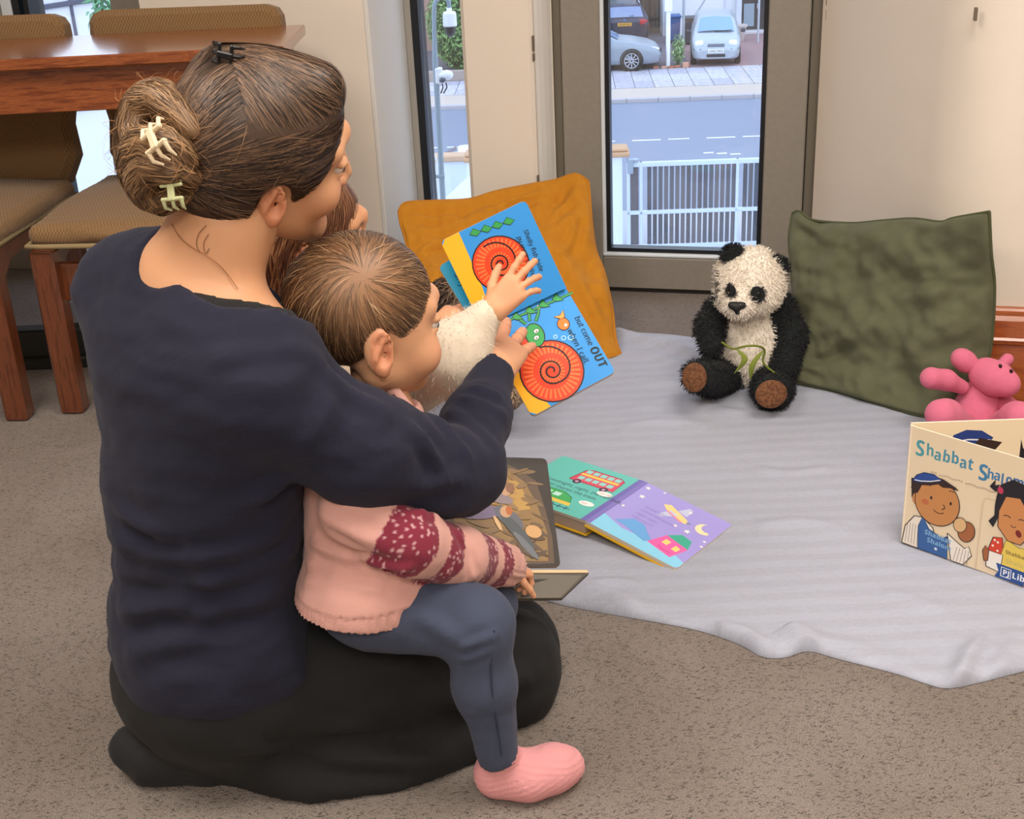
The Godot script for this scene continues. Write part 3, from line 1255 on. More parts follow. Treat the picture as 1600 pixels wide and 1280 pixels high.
	part("pilaster", mb, paint("d6dde6", 0.7), h2)
	mb = MB.new()
	sbox(mb, 4.62, 6.4, 0.1, 3.2, 12.78, 12.9, 0.01)
	var fd := part("front_door", mb, paint("2a2a30", 0.5), h2, "black front door with two glass panels")
	for k in 2:
		mb = MB.new()
		sbox(mb, 4.72, 5.12, 0.35 + k * 1.0, 1.2 + k * 1.1, 12.75, 12.79)
		part("pane", mb, paint("8ea1ad", 0.15), fd)
	mb = MB.new()
	sbox(mb, 5.22, 5.26, 1.0, 1.2, 12.72, 12.78, 0.01)
	part("handle", mb, paint("d0d4da", 0.3, 0.6), fd)
	mb = MB.new()
	sbox(mb, 4.5, 6.5, 0.1, 0.22, 12.3, 12.9, 0.02)
	part("doorstep", mb, paint("c9c5c6", 0.8), h2)
	# fence in the dark alley between the houses
	var al := thing("fence", "dark weathered wooden fence in the gap between the houses", "fence", st(1.1, 0, 12))
	for k in 8:
		mb = MB.new()
		sbox(mb, 0.64 + k * 0.118, 0.64 + k * 0.118 + 0.108, 0.05, 2.6 + 0.06 * sin(k * 2.0), 13.9, 13.93, 0.005)
		part("board", mb, paint(["5e554d", "534b45", "675c52"][k % 3], 0.9), al)
	for k in 2:
		mb = MB.new()
		sbox(mb, 0.62, 1.55, 0.6 + k * 1.0, 0.7 + k * 1.0, 13.84, 13.9, 0.01)
		part("rail", mb, paint("4a423c", 0.9), al)
	# bins
	for b in [[1.66, 2.14, "2b5a98", "blue wheeled bin behind the white pole", 11.0], [2.20, 2.66, "3a3f49", "dark grey wheeled bin left of the hatchback", 10.3]]:
		var t := thing("wheelie_bin", b[3], "bin", st((b[0] + b[1]) / 2, 0.1, b[4]))
		mb = MB.new()
		var poly := PackedVector2Array([Vector2(b[0] + 0.04, 0.16), Vector2(b[1] - 0.04, 0.16), Vector2(b[1], 1.0), Vector2(b[0], 1.0)])
		mb.prism(poly, 0.55, Transform3D(street_basis(), st(0, 0, b[4] + 0.55)), 0.02)
		part("body", mb, paint(b[2], 0.5), t)
		mb = MB.new()
		sbox(mb, b[0] - 0.03, b[1] + 0.03, 1.0, 1.09, b[4] - 0.04, b[4] + 0.6, 0.03)
		part("lid", mb, paint(b[2], 0.5), t)
		for s in [0.06, 0.38]:
			mb = MB.new()
			mb.lathe([Vector2(0.001, 0), Vector2(0.1, 0), Vector2(0.1, 0.05), Vector2(0.001, 0.05)], 14, Transform3D(Basis(-street_q, street_s, Vector3.UP), st(b[0] + s, 0.2, b[4] + 0.45)))
			part("wheel", mb, paint("17181a", 0.7), t)
	# tapered planter by the door
	var pot := thing("planter", "pale tapered planter pot beside the black front door", "planter", st(4.35, 0.1, 10.9))
	mb = MB.new()
	mb.lathe([Vector2(0.001, 0), Vector2(0.15, 0), Vector2(0.24, 0.5), Vector2(0.27, 0.5), Vector2(0.27, 0.58), Vector2(0.23, 0.58), Vector2(0.22, 0.5), Vector2(0.001, 0.5)], 20, Transform3D(Basis.IDENTITY, st(4.35, 0.1, 10.9)))
	part("pot", mb, paint("c3b9b4", 0.8), pot)
	# poles
	mb = MB.new()
	var foot := st(1.27, 0.06, 5.7)
	mb.tube([foot, foot + Vector3(0, 3.4, 0)], 0.075, 14)
	mb.box(foot + Vector3(0.0, 2.05, 0.0), Vector3(0.25, 0.42, 0.22), street_basis(), 0.02)
	mb.box(foot + Vector3(0.0, 2.95, 0.0), Vector3(0.28, 0.8, 0.25), street_basis(), 0.03)
	describe(part("street_pole", mb, paint("f2f5f8", 0.5)), "white street pole carrying small white equipment boxes", "pole")
	mb = MB.new()
	mb.tube([st(2.17, 0.1, 10.1), st(2.17, 4.6, 10.1)], 0.05, 12)
	describe(part("scaffold_pole", mb, paint("b8c2cc", 0.4, 0.4)), "thin grey upright pole in front of the dark bin", "pole")
	mb = MB.new()
	mb.tube([st(4.93, 0.1, 10.2), st(4.93, 4.6, 10.2)], 0.04, 12)
	describe(part("scaffold_pole", mb, paint("c3ccd5", 0.4, 0.4)), "thin grey upright pole in front of the black door", "pole")
	mb = MB.new()
	var b0 := sh(1062, 62, 11.9)
	var b1 := sh(1106, -8, 11.9)
	mb.tube([st(b0.x, b0.y, 11.9), st(b1.x, b1.y, 11.9)], 0.035, 10)
	describe(part("brace_pole", mb, paint("b4bec8", 0.4, 0.4)), "slanting grey brace running up behind the hatchback roof", "pole")
	# shrub and loose bricks at the foot of the white pole
	var shrub := thing("shrub", "small leafy green shrub at the foot of the white pole", "shrub", st(1.62, 0.06, 5.75))
	mb = MB.new()
	leaves(mb, st(1.62, 0.62, 5.8), Vector3(0.24, 0.52, 0.24), 420, 0.07, lin("4d7f45"), lin("b5cf95"), 0.3)
	part("foliage", mb, leaf_mat, shrub).set_meta("kind", "stuff")
	for k in 5:
		mb = MB.new()
		mb.tube([st(1.62, 0.06, 5.8), st(1.5 + k * 0.06, 0.6, 5.8)], 0.012, 5)
		part("stem", mb, paint("5a5a3c", 0.9), shrub)
	var brick_spots := [[0.84, 5.5, 0.2], [1.12, 5.45, 0.2], [1.36, 5.42, 0.1], [1.58, 5.5, 0.2], [1.84, 5.42, 0.2], [1.9, 5.62, 0.1]]
	var where := ["leftmost", "second from the left", "third from the left", "fourth from the left", "fifth from the left", "rightmost"]
	for k in brick_spots.size():
		var q: Array = brick_spots[k]
		mb = MB.new()
		var hh := 0.2 if k == 4 else 0.09
		mb.box(st(q[0], 0.06 + hh / 2, q[1]), Vector3(0.2, hh, 0.12), street_basis() * Basis(Vector3.UP, q[2]), 0.01)
		describe(part("brick", mb, paint(["c07a5a", "d09a80", "b9694a"][k % 3], 0.9)), "orange brick lying at the foot of the white pole, %s of six" % where[k], "brick", "bricks round the white pole")
	# cars
	var silver := "c9d2dc"
	var V := func(x: float, y: float, z: float) -> Vector3: return Vector3(x, y, z)
	car("small silver hatchback parked facing the street on red bricks", st(3.0, 0.1, 7.1), -street_q.rotated(Vector3.UP, -0.09), {
		"color": "a9b3bc", "wheel": 0.28, "glass": "7fa3cf",
		"stations": [[-1.8, 0.35, 0.72, 0.9, 0.56, 1.15], [-1.7, 0.24, 0.8, 0.95, 0.6, 1.4], [-1.2, 0.2, 0.83, 0.97, 0.61, 1.49], [-0.3, 0.2, 0.83, 0.96, 0.61, 1.52], [0.3, 0.2, 0.83, 0.95, 0.58, 1.47], [0.42, 0.2, 0.83, 0.95, 0.58, 1.42], [1.04, 0.2, 0.83, 0.94, 0.68, 1.0], [1.3, 0.2, 0.81, 0.9, 0.62, 0.95], [1.55, 0.2, 0.79, 0.82, 0.56, 0.87], [1.7, 0.22, 0.74, 0.72, 0.5, 0.77], [1.79, 0.24, 0.68, 0.6, 0.46, 0.64], [1.83, 0.27, 0.6, 0.5, 0.4, 0.53]],
		"panes": [[V.call(-0.62, 1.03, 1.02), V.call(0.62, 1.03, 1.02), V.call(0.52, 1.42, 0.45), V.call(-0.52, 1.42, 0.45)]],
		"wheels": [V.call(0.74, 0.28, 1.15), V.call(-0.74, 0.28, 1.15), V.call(0.74, 0.28, -1.15), V.call(-0.74, 0.28, -1.15)],
		"extras": [["headlight", "eef3f8", [[V.call(0.56, 0.75, 1.69), V.call(0.28, 0.18, 0.14), V.call(-0.5, 0.35, -0.15)], [V.call(-0.56, 0.75, 1.69), V.call(0.28, 0.18, 0.14), V.call(-0.5, -0.35, 0.15)]]], ["grille", "5d6672", [[V.call(0, 0.69, 1.775), V.call(0.56, 0.1, 0.06), V.call(-0.5, 0, 0)]]], ["bumper_strip", "5a626c", [[V.call(0.62, 0.56, 1.74), V.call(0.3, 0.045, 0.06), V.call(0, 0.45, 0)], [V.call(-0.62, 0.56, 1.74), V.call(0.3, 0.045, 0.06), V.call(0, -0.45, 0)]]], ["air_intake", "1d222a", [[V.call(0, 0.36, 1.83), V.call(0.62, 0.1, 0.04)], [V.call(0.56, 0.36, 1.74), V.call(0.2, 0.06, 0.1), V.call(0, 0.4, 0)], [V.call(-0.56, 0.36, 1.74), V.call(0.2, 0.06, 0.1), V.call(0, -0.4, 0)]]], ["mirror", "2e3640", [[V.call(0.92, 1.02, 0.75), V.call(0.16, 0.12, 0.1)], [V.call(-0.92, 1.02, 0.75), V.call(0.16, 0.12, 0.1)]]], ["wiper", "2a3340", [[V.call(0.25, 1.06, 1.06), V.call(0.6, 0.02, 0.03), V.call(0, 0, 0.08)]]]],
		"plate": [V.call(0, 0.51, 1.845), 1.0, "eef2f6", "LN03 ZWN"]})
	car("silver saloon car seen from its side, front wheel in view", st(-1.45, 0.09, 6.05), street_s.rotated(Vector3.UP, -0.05), {
		"color": "8d98a4", "wheel": 0.345,
		"stations": [[-2.45, 0.3, 0.75, 0.9, 0.6, 1.0], [-1.9, 0.2, 0.9, 0.98, 0.62, 1.1], [-1.0, 0.18, 0.93, 0.97, 0.62, 1.42], [0.0, 0.18, 0.93, 0.95, 0.62, 1.44], [0.35, 0.18, 0.93, 0.94, 0.64, 1.36], [1.05, 0.18, 0.93, 0.93, 0.76, 1.0], [1.5, 0.18, 0.93, 0.9, 0.72, 0.95], [2.0, 0.18, 0.9, 0.8, 0.66, 0.86], [2.3, 0.2, 0.82, 0.68, 0.56, 0.74], [2.43, 0.22, 0.74, 0.56, 0.5, 0.62], [2.5, 0.26, 0.6, 0.44, 0.4, 0.48]],
		"panes": [[V.call(-0.7, 1.02, 1.03), V.call(0.7, 1.02, 1.03), V.call(0.6, 1.35, 0.38), V.call(-0.6, 1.35, 0.38)], [V.call(-0.91, 1.0, 0.75), V.call(-0.66, 1.33, 0.3), V.call(-0.66, 1.36, -0.8), V.call(-0.91, 1.0, -0.9)]],
		"wheels": [V.call(0.84, 0.345, 1.5), V.call(-0.86, 0.345, 1.5), V.call(0.84, 0.345, -1.35), V.call(-0.86, 0.345, -1.35)],
		"extras": [["headlight", "eef4fa", [[V.call(-0.68, 0.72, 2.2), V.call(0.1, 0.07, 0.5), V.call(0.25, 0.35, 0)]]], ["mirror", "8c98a6", [[V.call(-1.02, 1.02, 0.65), V.call(0.2, 0.12, 0.2)]]], ["grille", "30363e", [[V.call(0, 0.5, 2.49), V.call(0.7, 0.3, 0.04)], [V.call(-0.72, 0.42, 2.36), V.call(0.05, 0.3, 0.14), V.call(-0.5, 0.5, 0)]]]]})
	car("dark navy estate car seen from behind with yellow plate", st(0.03, 0.09, 13.2 - 0.25), street_q, {
		"color": "2a2f48", "wheel": 0.32, "glass": "8b9cc0",
		"stations": [[-2.2, 0.3, 0.82, 0.72, 0.7, 0.85], [-2.14, 0.24, 0.9, 0.92, 0.74, 1.0], [-1.95, 0.2, 0.92, 0.97, 0.66, 1.42], [-1.5, 0.2, 0.92, 0.97, 0.62, 1.47], [0.2, 0.2, 0.92, 0.95, 0.62, 1.46], [0.6, 0.2, 0.92, 0.95, 0.72, 1.0]],
		"panes": [[V.call(0.7, 1.02, -2.13), V.call(-0.7, 1.02, -2.13), V.call(-0.6, 1.38, -1.97), V.call(0.6, 1.38, -1.97)]],
		"wheels": [V.call(0.78, 0.32, -1.3), V.call(-0.78, 0.32, -1.3)],
		"extras": [["tail_light", "c8203a", [[V.call(-0.72, 0.84, -2.13), V.call(0.34, 0.2, 0.14), V.call(0, 0.35, 0)], [V.call(0.72, 0.84, -2.13), V.call(0.34, 0.2, 0.14), V.call(0, -0.35, 0)]]], ["roof_rail", "b9c2d0", [[V.call(0.58, 1.5, -0.9), V.call(0.04, 0.04, 1.8)], [V.call(-0.58, 1.5, -0.9), V.call(0.04, 0.04, 1.8)]]], ["wiper", "14161c", [[V.call(-0.12, 1.06, -2.16), V.call(0.45, 0.03, 0.02), V.call(0, 0, -0.1)]]], ["emblem", "5a86c8", [[V.call(0, 0.93, -2.17), V.call(0.08, 0.08, 0.02)]]]],
		"plate": [V.call(0, 0.78, -2.21), -1.0, "f2b23c", "KU07 FXL"]})
	# near white car, mostly hidden behind the garden wall and the pier
	var p0 := at(728, 245, 27.0)
	car("white car whose roof and windscreen show above the garden wall", Vector3(p0.x, street + 0.02, p0.z), -street_s.rotated(Vector3.UP, 0.1), {
		"color": "eef2f6", "wheel": 0.32, "glass": "5e6f86",
		"stations": [[-2.1, 0.3, 0.8, 0.8, 0.6, 0.95], [-1.7, 0.2, 0.88, 0.95, 0.6, 1.35], [-0.8, 0.2, 0.9, 0.96, 0.6, 1.5], [0.1, 0.2, 0.9, 0.95, 0.6, 1.46], [0.95, 0.2, 0.9, 0.94, 0.72, 1.02], [1.5, 0.2, 0.86, 0.85, 0.62, 0.92], [2.0, 0.26, 0.74, 0.6, 0.5, 0.68]],
		"panes": [[V.call(-0.68, 1.04, 0.92), V.call(0.68, 1.04, 0.92), V.call(0.56, 1.43, 0.16), V.call(-0.56, 1.43, 0.16)], [V.call(0.89, 1.02, -0.9), V.call(0.65, 1.4, -0.7), V.call(0.65, 1.38, 0.1), V.call(0.89, 1.02, 0.7)]],
		"wheels": [V.call(0.8, 0.32, 1.3), V.call(-0.8, 0.32, 1.3), V.call(0.8, 0.32, -1.3), V.call(-0.8, 0.32, -1.3)]})
	build_gate()
	build_left_view()


func build_gate() -> void:
	# sliding gate of dark boards in a white metal frame
	var gq := -15.3
	var t := thing("gate", "sliding gate of dark upright boards in a white metal frame", "gate", st(1.0, 0, gq))
	var white := paint("c6d3e2", 0.4)
	var a := sh(979, 253, gq)
	var left := a.x
	var top := 1.80
	var right := left + 4.2
	var mb := MB.new()
	sbox(mb, left, right, top - 0.09, top, gq - 0.04, gq + 0.04, 0.01)
	sbox(mb, left, right, 0.12, 0.2, gq - 0.04, gq + 0.04, 0.01)
	sbox(mb, left, right, top - 1.0, top - 0.93, gq - 0.045, gq + 0.03, 0.01)
	for x in [left, left + 0.24, left + 2.03, left + 4.1]:
		sbox(mb, x, x + 0.055, 0.12, top, gq - 0.045, gq + 0.035, 0.008)
	part("frame", mb, white, t)
	mb = MB.new()
	sbox(mb, left + 0.02, left + 0.12, top - 0.2, top + 0.08, gq - 0.1, gq - 0.04, 0.01)
	sbox(mb, left + 0.0, left + 0.22, top + 0.02, top + 0.07, gq - 0.09, gq + 0.02, 0.01)
	part("latch", mb, paint("9aa8b6", 0.4, 0.5), t)
	var boards := [paint("4e525c", 0.8), paint("5b5a60", 0.8), paint("474a53", 0.8)]
	for row in 2:
		var y0 := 0.21 if row == 0 else top - 0.92
		var y1 := top - 1.01 if row == 0 else top - 0.1
		for k in 38:
			var x := left + 0.07 + k * 0.105
			if absf(x + 0.04 - (left + 0.27)) < 0.06 or absf(x + 0.04 - (left + 2.06)) < 0.06:
				continue
			mb = MB.new()
			var wdt := 0.15 if k == 0 else 0.075
			sbox(mb, x, x + wdt, y0, y1, gq - 0.015, gq + 0.015, 0.004)
			if k != 1:
				part("board", mb, boards[rng.randi() % 3], t)
	# white gate pillar with a brown coping
	var p := thing("gate_pillar", "white gate pillar with brown coping left of the gate", "pillar", st(left - 0.3, 0, gq + 0.3))
	mb = MB.new()
	sbox(mb, left - 3.0, left - 0.08, 0.0, 1.9, gq + 0.05, gq + 0.45)
	part("pillar", mb, textured("dfe7f0", 0.85, null, Vector3.ONE), p)
	mb = MB.new()
	sbox(mb, left - 3.05, left + 0.06, 1.9, 1.99, gq - 0.02, gq + 0.52, 0.02)
	sbox(mb, left - 3.02, left + 0.03, 1.99, 2.05, gq + 0.02, gq + 0.48, 0.02)
	part("coping", mb, paint("c39a75", 0.8), p)


func build_left_view() -> void:
	# hedge with the low wall under it
	var hedge := thing("hedge", "big rounded green hedge across the road behind the camera pole", "hedge", st(-6.0, 0, 6))
	var mb := MB.new()
	leaves(mb, st(-5.4, 1.75, 6.6), Vector3(1.55, 1.75, 1.5), 7000, 0.085, lin("2e5d2a"), lin("a3c977"), 0.86)
	leaves(mb, st(-5.3, 3.0, 8.4), Vector3(1.2, 1.9, 1.2), 4000, 0.09, lin("2e5d2a"), lin("a3c977"), 0.86)
	part("foliage", mb, leaf_mat, hedge).set_meta("kind", "stuff")
	mb = MB.new()
	mb.ball(st(-5.4, 1.7, 6.6), Vector3(1.4, 1.62, 1.35))
	mb.ball(st(-5.3, 2.9, 8.4), Vector3(1.05, 1.75, 1.05))
	part("branches", mb, paint("2c4a24", 0.95), hedge)
	mb = MB.new()
	sbox(mb, -12, -2.4, 0.08, 0.42, 4.5, 4.75, 0.02)
	structure("wall_garden_far", mb, textured("a8988f", 0.9, null, Vector3.ONE), "low brown garden wall under the hedge")
	mb = MB.new()
	sbox(mb, -12, -5.2, 0, 7, 11.5, 14)
	var house := thing("house", "pinkish brick house behind the hedge", "house", st(-7.5, 0, 12))
	part("wall", mb, textured("c49d8c", 0.9, null, Vector3.ONE), house)
	mb = MB.new()
	sbox(mb, -7.1, -6.4, 0, 2.9, 10.9, 11.0, 0.02)
	sbox(mb, -6.35, -5.4, 0, 2.6, 10.9, 11.0, 0.02)
	part("side_gate", mb, paint("5b4038", 0.8), house)
	# camera pole in front of the window
	var t := thing("camera_pole", "grey curved pole outside the narrow window carrying two white security cameras", "pole", atz(692, 330, -9.0))
	var zz := -9.0
	var grey := paint("8fa0ac", 0.5, 0.2)
	var path := []
	for p in [[694, 420], [692, 310], [686, 200], [680, 100], [678, 30], [678.5, 10], [681, 1], [687, -4], [695, -4], [701, 2], [702, 12]]:
		path.append(atz(p[0], p[1], zz))
	mb = MB.new()
	var rr := []
	for k in path.size():
		rr.append(px(4.4 if k < 4 else 3.4, path[k]))
	mb.tube(path, rr, 14)
	part("pole", mb, grey, t)
	var u := px(1.0, path[2])                           # one pixel here, in metres
	var down := -Vector3.UP
	mb = MB.new()
	var top := atz(701.5, 12, zz)
	mb.lathe([Vector2(0.001, -27 * u), Vector2(10.5 * u, -27 * u), Vector2(10.7 * u, -25 * u), Vector2(10.2 * u, -9 * u), Vector2(9 * u, -6 * u), Vector2(4 * u, -5 * u), Vector2(4 * u, 0), Vector2(0.001, 0)], 24, Transform3D(Basis.IDENTITY, top))
	var dome := part("dome_camera", mb, paint("f3f5f6", 0.4), t, "white hanging dome camera")
	mb = MB.new()
	mb.ball(top + down * 34 * u, Vector3(7.5, 9, 7.5) * u)
	mb.lathe([Vector2(7.8 * u, -32 * u), Vector2(8.2 * u, -27 * u)], 20, Transform3D(Basis.IDENTITY, top))
	part("dome", mb, paint("20242c", 0.15), dome)
	var mid := atz(686, 118, zz)
	mb = MB.new()
	mb.box(mid, Vector3(11, 24, 12) * u, Basis.IDENTITY, 1.5 * u)
	mb.tube([mid, mid + Vector3(14, 1, 4) * u, mid + Vector3(17, 1, 5) * u], [6.5 * u, 7.5 * u, 5.5 * u], 16)
	mb.ball(mid + Vector3(14, 1, 5) * u, Vector3(8, 7, 7) * u)
	var cc := part("turret_camera", mb, paint("f1f3f4", 0.4), t, "white side camera on a box")
	mb = MB.new()
	mb.ball(mid + Vector3(5, -6, 8) * u, Vector3(5, 4, 3) * u)
	part("lens", mb, paint("3b4a5e", 0.2), cc)
	mb = MB.new()
	for s in [0.0, 6.0]:
		mb.tube([mid + Vector3(4 + s, -11, 2) * u, mid + Vector3(5 + s, -18, 3) * u, mid + Vector3(1 + s * 0.7, -27, 2) * u], 1.2 * u, 6)
	part("cable", mb, paint("22262c", 0.6), cc)
	mb = MB.new()
	var br := atz(690, 275.5, zz)
	mb.tube([br + Vector3(-15, 0, -1) * u, br + Vector3(3, 0, 0) * u], 3.0 * u, 10)
	mb.box(br + Vector3(-14, 0, -1) * u, Vector3(4, 16, 8) * u, Basis.IDENTITY, u)
	mb.box(br, Vector3(10, 6, 10) * u, Basis.IDENTITY, u)
	part("bracket", mb, grey, t)
	# white conduit and box
	mb = MB.new()
	var cz := -9.2
	mb.tube(smooth_line([atz(668, 238, cz), atz(676, 241, cz), atz(682, 250, cz), atz(684, 290, cz), atz(684, 330, cz)], 16), 1.8 * u, 8)
	describe(part("conduit", mb, paint("eef1f3", 0.5)), "white bent conduit pipe left of the camera pole", "pipe")
	mb = MB.new()
	var bx := atz(671, 318, cz)
	mb.box(bx, Vector3(19, 50, 12) * u, Basis.IDENTITY, u)
	mb.box(bx + Vector3(0, 24, 1) * u, Vector3(20, 4, 14) * u, Basis.IDENTITY, u)
	describe(part("meter_box", mb, paint("e6eaee", 0.5)), "white box low beside the camera pole", "box")
	# garden wall with coping, and a low pale roof in front of it
	var gw := thing("garden_wall", "white garden wall with brown coping seen through the narrow window", "wall", at(710, 260, 22.0))
	var q := -13.3
	var a := sh(684, 245, q)
	mb = MB.new()
	sbox(mb, a.x - 0.35, a.x + 1.6, -0.5, a.y - 0.1, q, q + 0.25)
	part("wall", mb, textured("dbe5ef", 0.85, null, Vector3.ONE), gw)
	mb = MB.new()
	sbox(mb, a.x - 0.4, a.x + 1.6, a.y - 0.1, a.y + 0.02, q - 0.08, q + 0.3, 0.02)
	part("coping", mb, paint("c9a687", 0.8), gw)
	mb = MB.new()
	var c0 := at(664, 246, 17.0)
	mb.box(c0 + Vector3(-0.15, -0.05, 0), Vector3(0.35, 0.09, 1.4), Basis(Vector3.UP, 0.2), 0.015)
	mb.box(c0 + Vector3(-0.17, -1.1, 0), Vector3(0.22, 2.0, 1.3), Basis(Vector3.UP, 0.2))
	describe(part("side_wall", mb, paint("d3c0ad", 0.8)), "short side wall with pale brown top left of the camera pole", "wall")
	mb = MB.new()
	var lo := at(735, 340, 14.0)
	mb.box(lo + Vector3(0.12, 0, 0), Vector3(0.62, 0.6, 2.6), Basis(Vector3.UP, -0.25), 0.02)
	describe(part("low_roof", mb, paint("cfd8e0", 0.7)), "pale flat roof low below the narrow window", "roof")
	# seen through window_2: a white rendered building with dark trim, and a bush
	var far := thing("building", "bright white building with dark trim lines behind the table window", "building", at(100, 10, 16.0) * Vector3(1, 0, 1) + Vector3(0, street, 0))
	var fb := Basis(Vector3.UP, 0.45)
	var o := at(110, 60, 16.0)
	mb = MB.new()
	mb.box(Vector3(o.x, -2.0, o.z - 0.5), Vector3(5.0, 9.0, 0.5), fb)
	part("wall", mb, paint("eff0f6", 0.9), far)
	for k in 4:
		mb = MB.new()
		var y: float = at(110, 5 + k * 175, 16.0).y
		mb.box(Vector3(o.x, y, o.z - 0.22) , Vector3(4.9, 0.06, 0.1), fb * Basis(Vector3.BACK, 0.06), 0.01)
		part("trim_line", mb, paint("55586a", 0.7), far)
	mb = MB.new()
	mb.box(Vector3(o.x + 0.0, 0.5, o.z - 0.24), Vector3(0.04, 3.5, 0.08), fb, 0.01)
	part("trim_line", mb, paint("55586a", 0.7), far)
	var bush := thing("bush", "green bush behind the gap between the chair backs", "bush", Vector3(at(170, 40, 12.0).x, street, at(170, 40, 12.0).z))
	mb = MB.new()
	leaves(mb, at(176, 30, 12.0), Vector3(0.22, 0.9, 0.25), 900, 0.05, lin("3d7a52"), lin("8fd0a0"), 0.3)
	part("foliage", mb, leaf_mat, bush).set_meta("kind", "stuff")
	mb = MB.new()
	mb.tube([Vector3(at(176, 30, 12.0).x, street, at(176, 30, 12.0).z), at(176, 30, 12.0)], 0.04, 8)
	part("stem", mb, paint("5b4c3c", 0.9), bush)


# ================================================================ table and chairs
func build_furniture() -> void:
	var wood := wood_material(Vector3(1.3, 12, 12), "6e3417", "99562c", 0.25)
	var leg_wood := wood_material(Vector3(12, 1.3, 12), "52260f", "6f3b20", 0.35)
	var t := thing("table", "long reddish-brown wooden table behind the kneeling woman", "table", Vector3(-1.4, 0, -3.12))
	var mb := MB.new()
	mb.box(Vector3(-1.6, 0.787, -3.135), Vector3(2.26, 0.027, 0.37), Basis.IDENTITY, 0.004)
	part("tabletop", mb, wood, t)
	mb = MB.new()
	mb.box(Vector3(-1.62, 0.722, -3.0), Vector3(2.1, 0.1, 0.022), Basis.IDENTITY, 0.002)
	mb.box(Vector3(-1.62, 0.722, -3.28), Vector3(2.1, 0.1, 0.022), Basis.IDENTITY, 0.002)
	mb.box(Vector3(-0.56, 0.722, -3.14), Vector3(0.022, 0.1, 0.26), Basis.IDENTITY, 0.002)
	part("apron", mb, wood, t)
	for x in [-2.66, -0.53]:
		for z in [-3.0, -3.28]:
			mb = MB.new()
			mb.box(Vector3(x, 0.386, z), Vector3(0.055, 0.772, 0.055), Basis.IDENTITY, 0.005)
			part("leg", mb, leg_wood, t)
	mb = MB.new()
	mb.box(Vector3(-1.6, 0.062, -3.14), Vector3(2.1, 0.075, 0.05), Basis.IDENTITY, 0.004)
	mb.box(Vector3(-1.6, 0.015, -3.14), Vector3(2.1, 0.03, 0.1), Basis.IDENTITY, 0.004)
	part("foot_rail", mb, paint("14130f", 0.5), t, "black foot rail along the floor")

	# upholstered chairs tucked in from the far side
	var weave := Image.create(128, 128, false, Image.FORMAT_RGB8)
	var g := RandomNumberGenerator.new()
	g.seed = 3
	for y in 128:
		for x in 128:
			var s := 0.5 + 0.5 * sin(x * TAU / 8.0 + (PI if (y / 8) % 2 else 0.0))
			var q := Color("65492e").lerp(Color("8e6f48"), clampf(s * 0.8 + g.randf() * 0.35, 0, 1))
			weave.set_pixel(x, y, q)
	var cloth := textured("ffffff", 0.95, ImageTexture.create_from_image(weave), Vector3.ONE * 8.0)
	cloth.rim_enabled = true
	cloth.rim = 0.3
	var c := thing("dining_chair", "brown woven upholstered chair right next to the woman's shoulder", "chair", Vector3(-0.83, 0, -2.79), "upholstered chairs at the table")
	var o := c.position
	var f := Field.new(o + Vector3(-0.3, 0.39, -0.56), o + Vector3(0.3, 0.53, 0.06), 0.009)
	for k in 15:
		var z := -0.455 + 0.032 * k
		f.bone(o + Vector3(-0.215, 0.433, z), o + Vector3(0.215, 0.433, z), 0.026, 0.026, 0.01)
	f.egg(o + Vector3(0, 0.44, -0.22), Vector3(0.235, 0.036, 0.27), Basis.IDENTITY, 0.03)
	mb = MB.new()
	f.into(mb)
	var seat := part("seat", mb, cloth, c)
	mb = MB.new()
	var ring := []
	for k in 41:
		var a := TAU * k / 40.0
		ring.append(o + Vector3(clampf(cos(a) * 0.33, -0.236, 0.236), 0.416, -0.222 + clampf(sin(a) * 0.36, -0.258, 0.256)))
	mb.tube(ring, 0.006, 8, false)
	part("piping", mb, paint("8d7a58", 0.9), seat)
	mb = MB.new()
	var poly := PackedVector2Array()
	for p in [[-0.20, 0.43], [0.20, 0.43], [0.235, 0.50], [0.226, 0.58], [0.243, 0.66], [0.248, 0.80], [0.246, 0.825], [0.235, 0.843], [0.21, 0.852], [-0.21, 0.852], [-0.235, 0.843], [-0.246, 0.825], [-0.248, 0.80], [-0.243, 0.66], [-0.226, 0.58], [-0.235, 0.50]]:
		poly.append(Vector2(p[0], p[1]))
	mb.prism(poly, 0.075, Transform3D(Basis(Vector3.RIGHT, -0.12), o + Vector3(0, 0.0, -0.57 + 0.05)), 0.016)
	part("backrest", mb, cloth, c)
	for x in [-0.212, 0.212]:
		mb = MB.new()                                   # front leg, curving into the side rail at the top
		mb.box(o + Vector3(x, 0.2, -0.002), Vector3(0.056, 0.4, 0.05), Basis.IDENTITY, 0.006)
		var bend := PackedVector2Array()
		for k in 7:
			var a := PI / 2 * k / 6.0
			bend.append(Vector2(-0.02 + 0.043 * cos(a), 0.37 + 0.043 * sin(a)))
		bend.append_array([Vector2(-0.25, 0.413), Vector2(-0.25, 0.375), Vector2(-0.07, 0.37), Vector2(-0.03, 0.34)])
		mb.prism(bend, 0.05, Transform3D(Basis(Vector3.BACK, Vector3.UP, Vector3.LEFT), o + Vector3(x + 0.025, 0, 0)), 0.003)
		part("leg", mb, leg_wood, c)
		mb = MB.new()
		mb.box(o + Vector3(x * 0.98, 0.21, -0.47), Vector3(0.045, 0.42, 0.045), Basis.IDENTITY, 0.005)
		part("leg", mb, leg_wood, c)
		mb = MB.new()
		mb.box(o + Vector3(x, 0.39, -0.24), Vector3(0.03, 0.04, 0.44), Basis.IDENTITY, 0.004)
		part("side_rail", mb, leg_wood, c)
	mb = MB.new()
	var rail := PackedVector2Array()
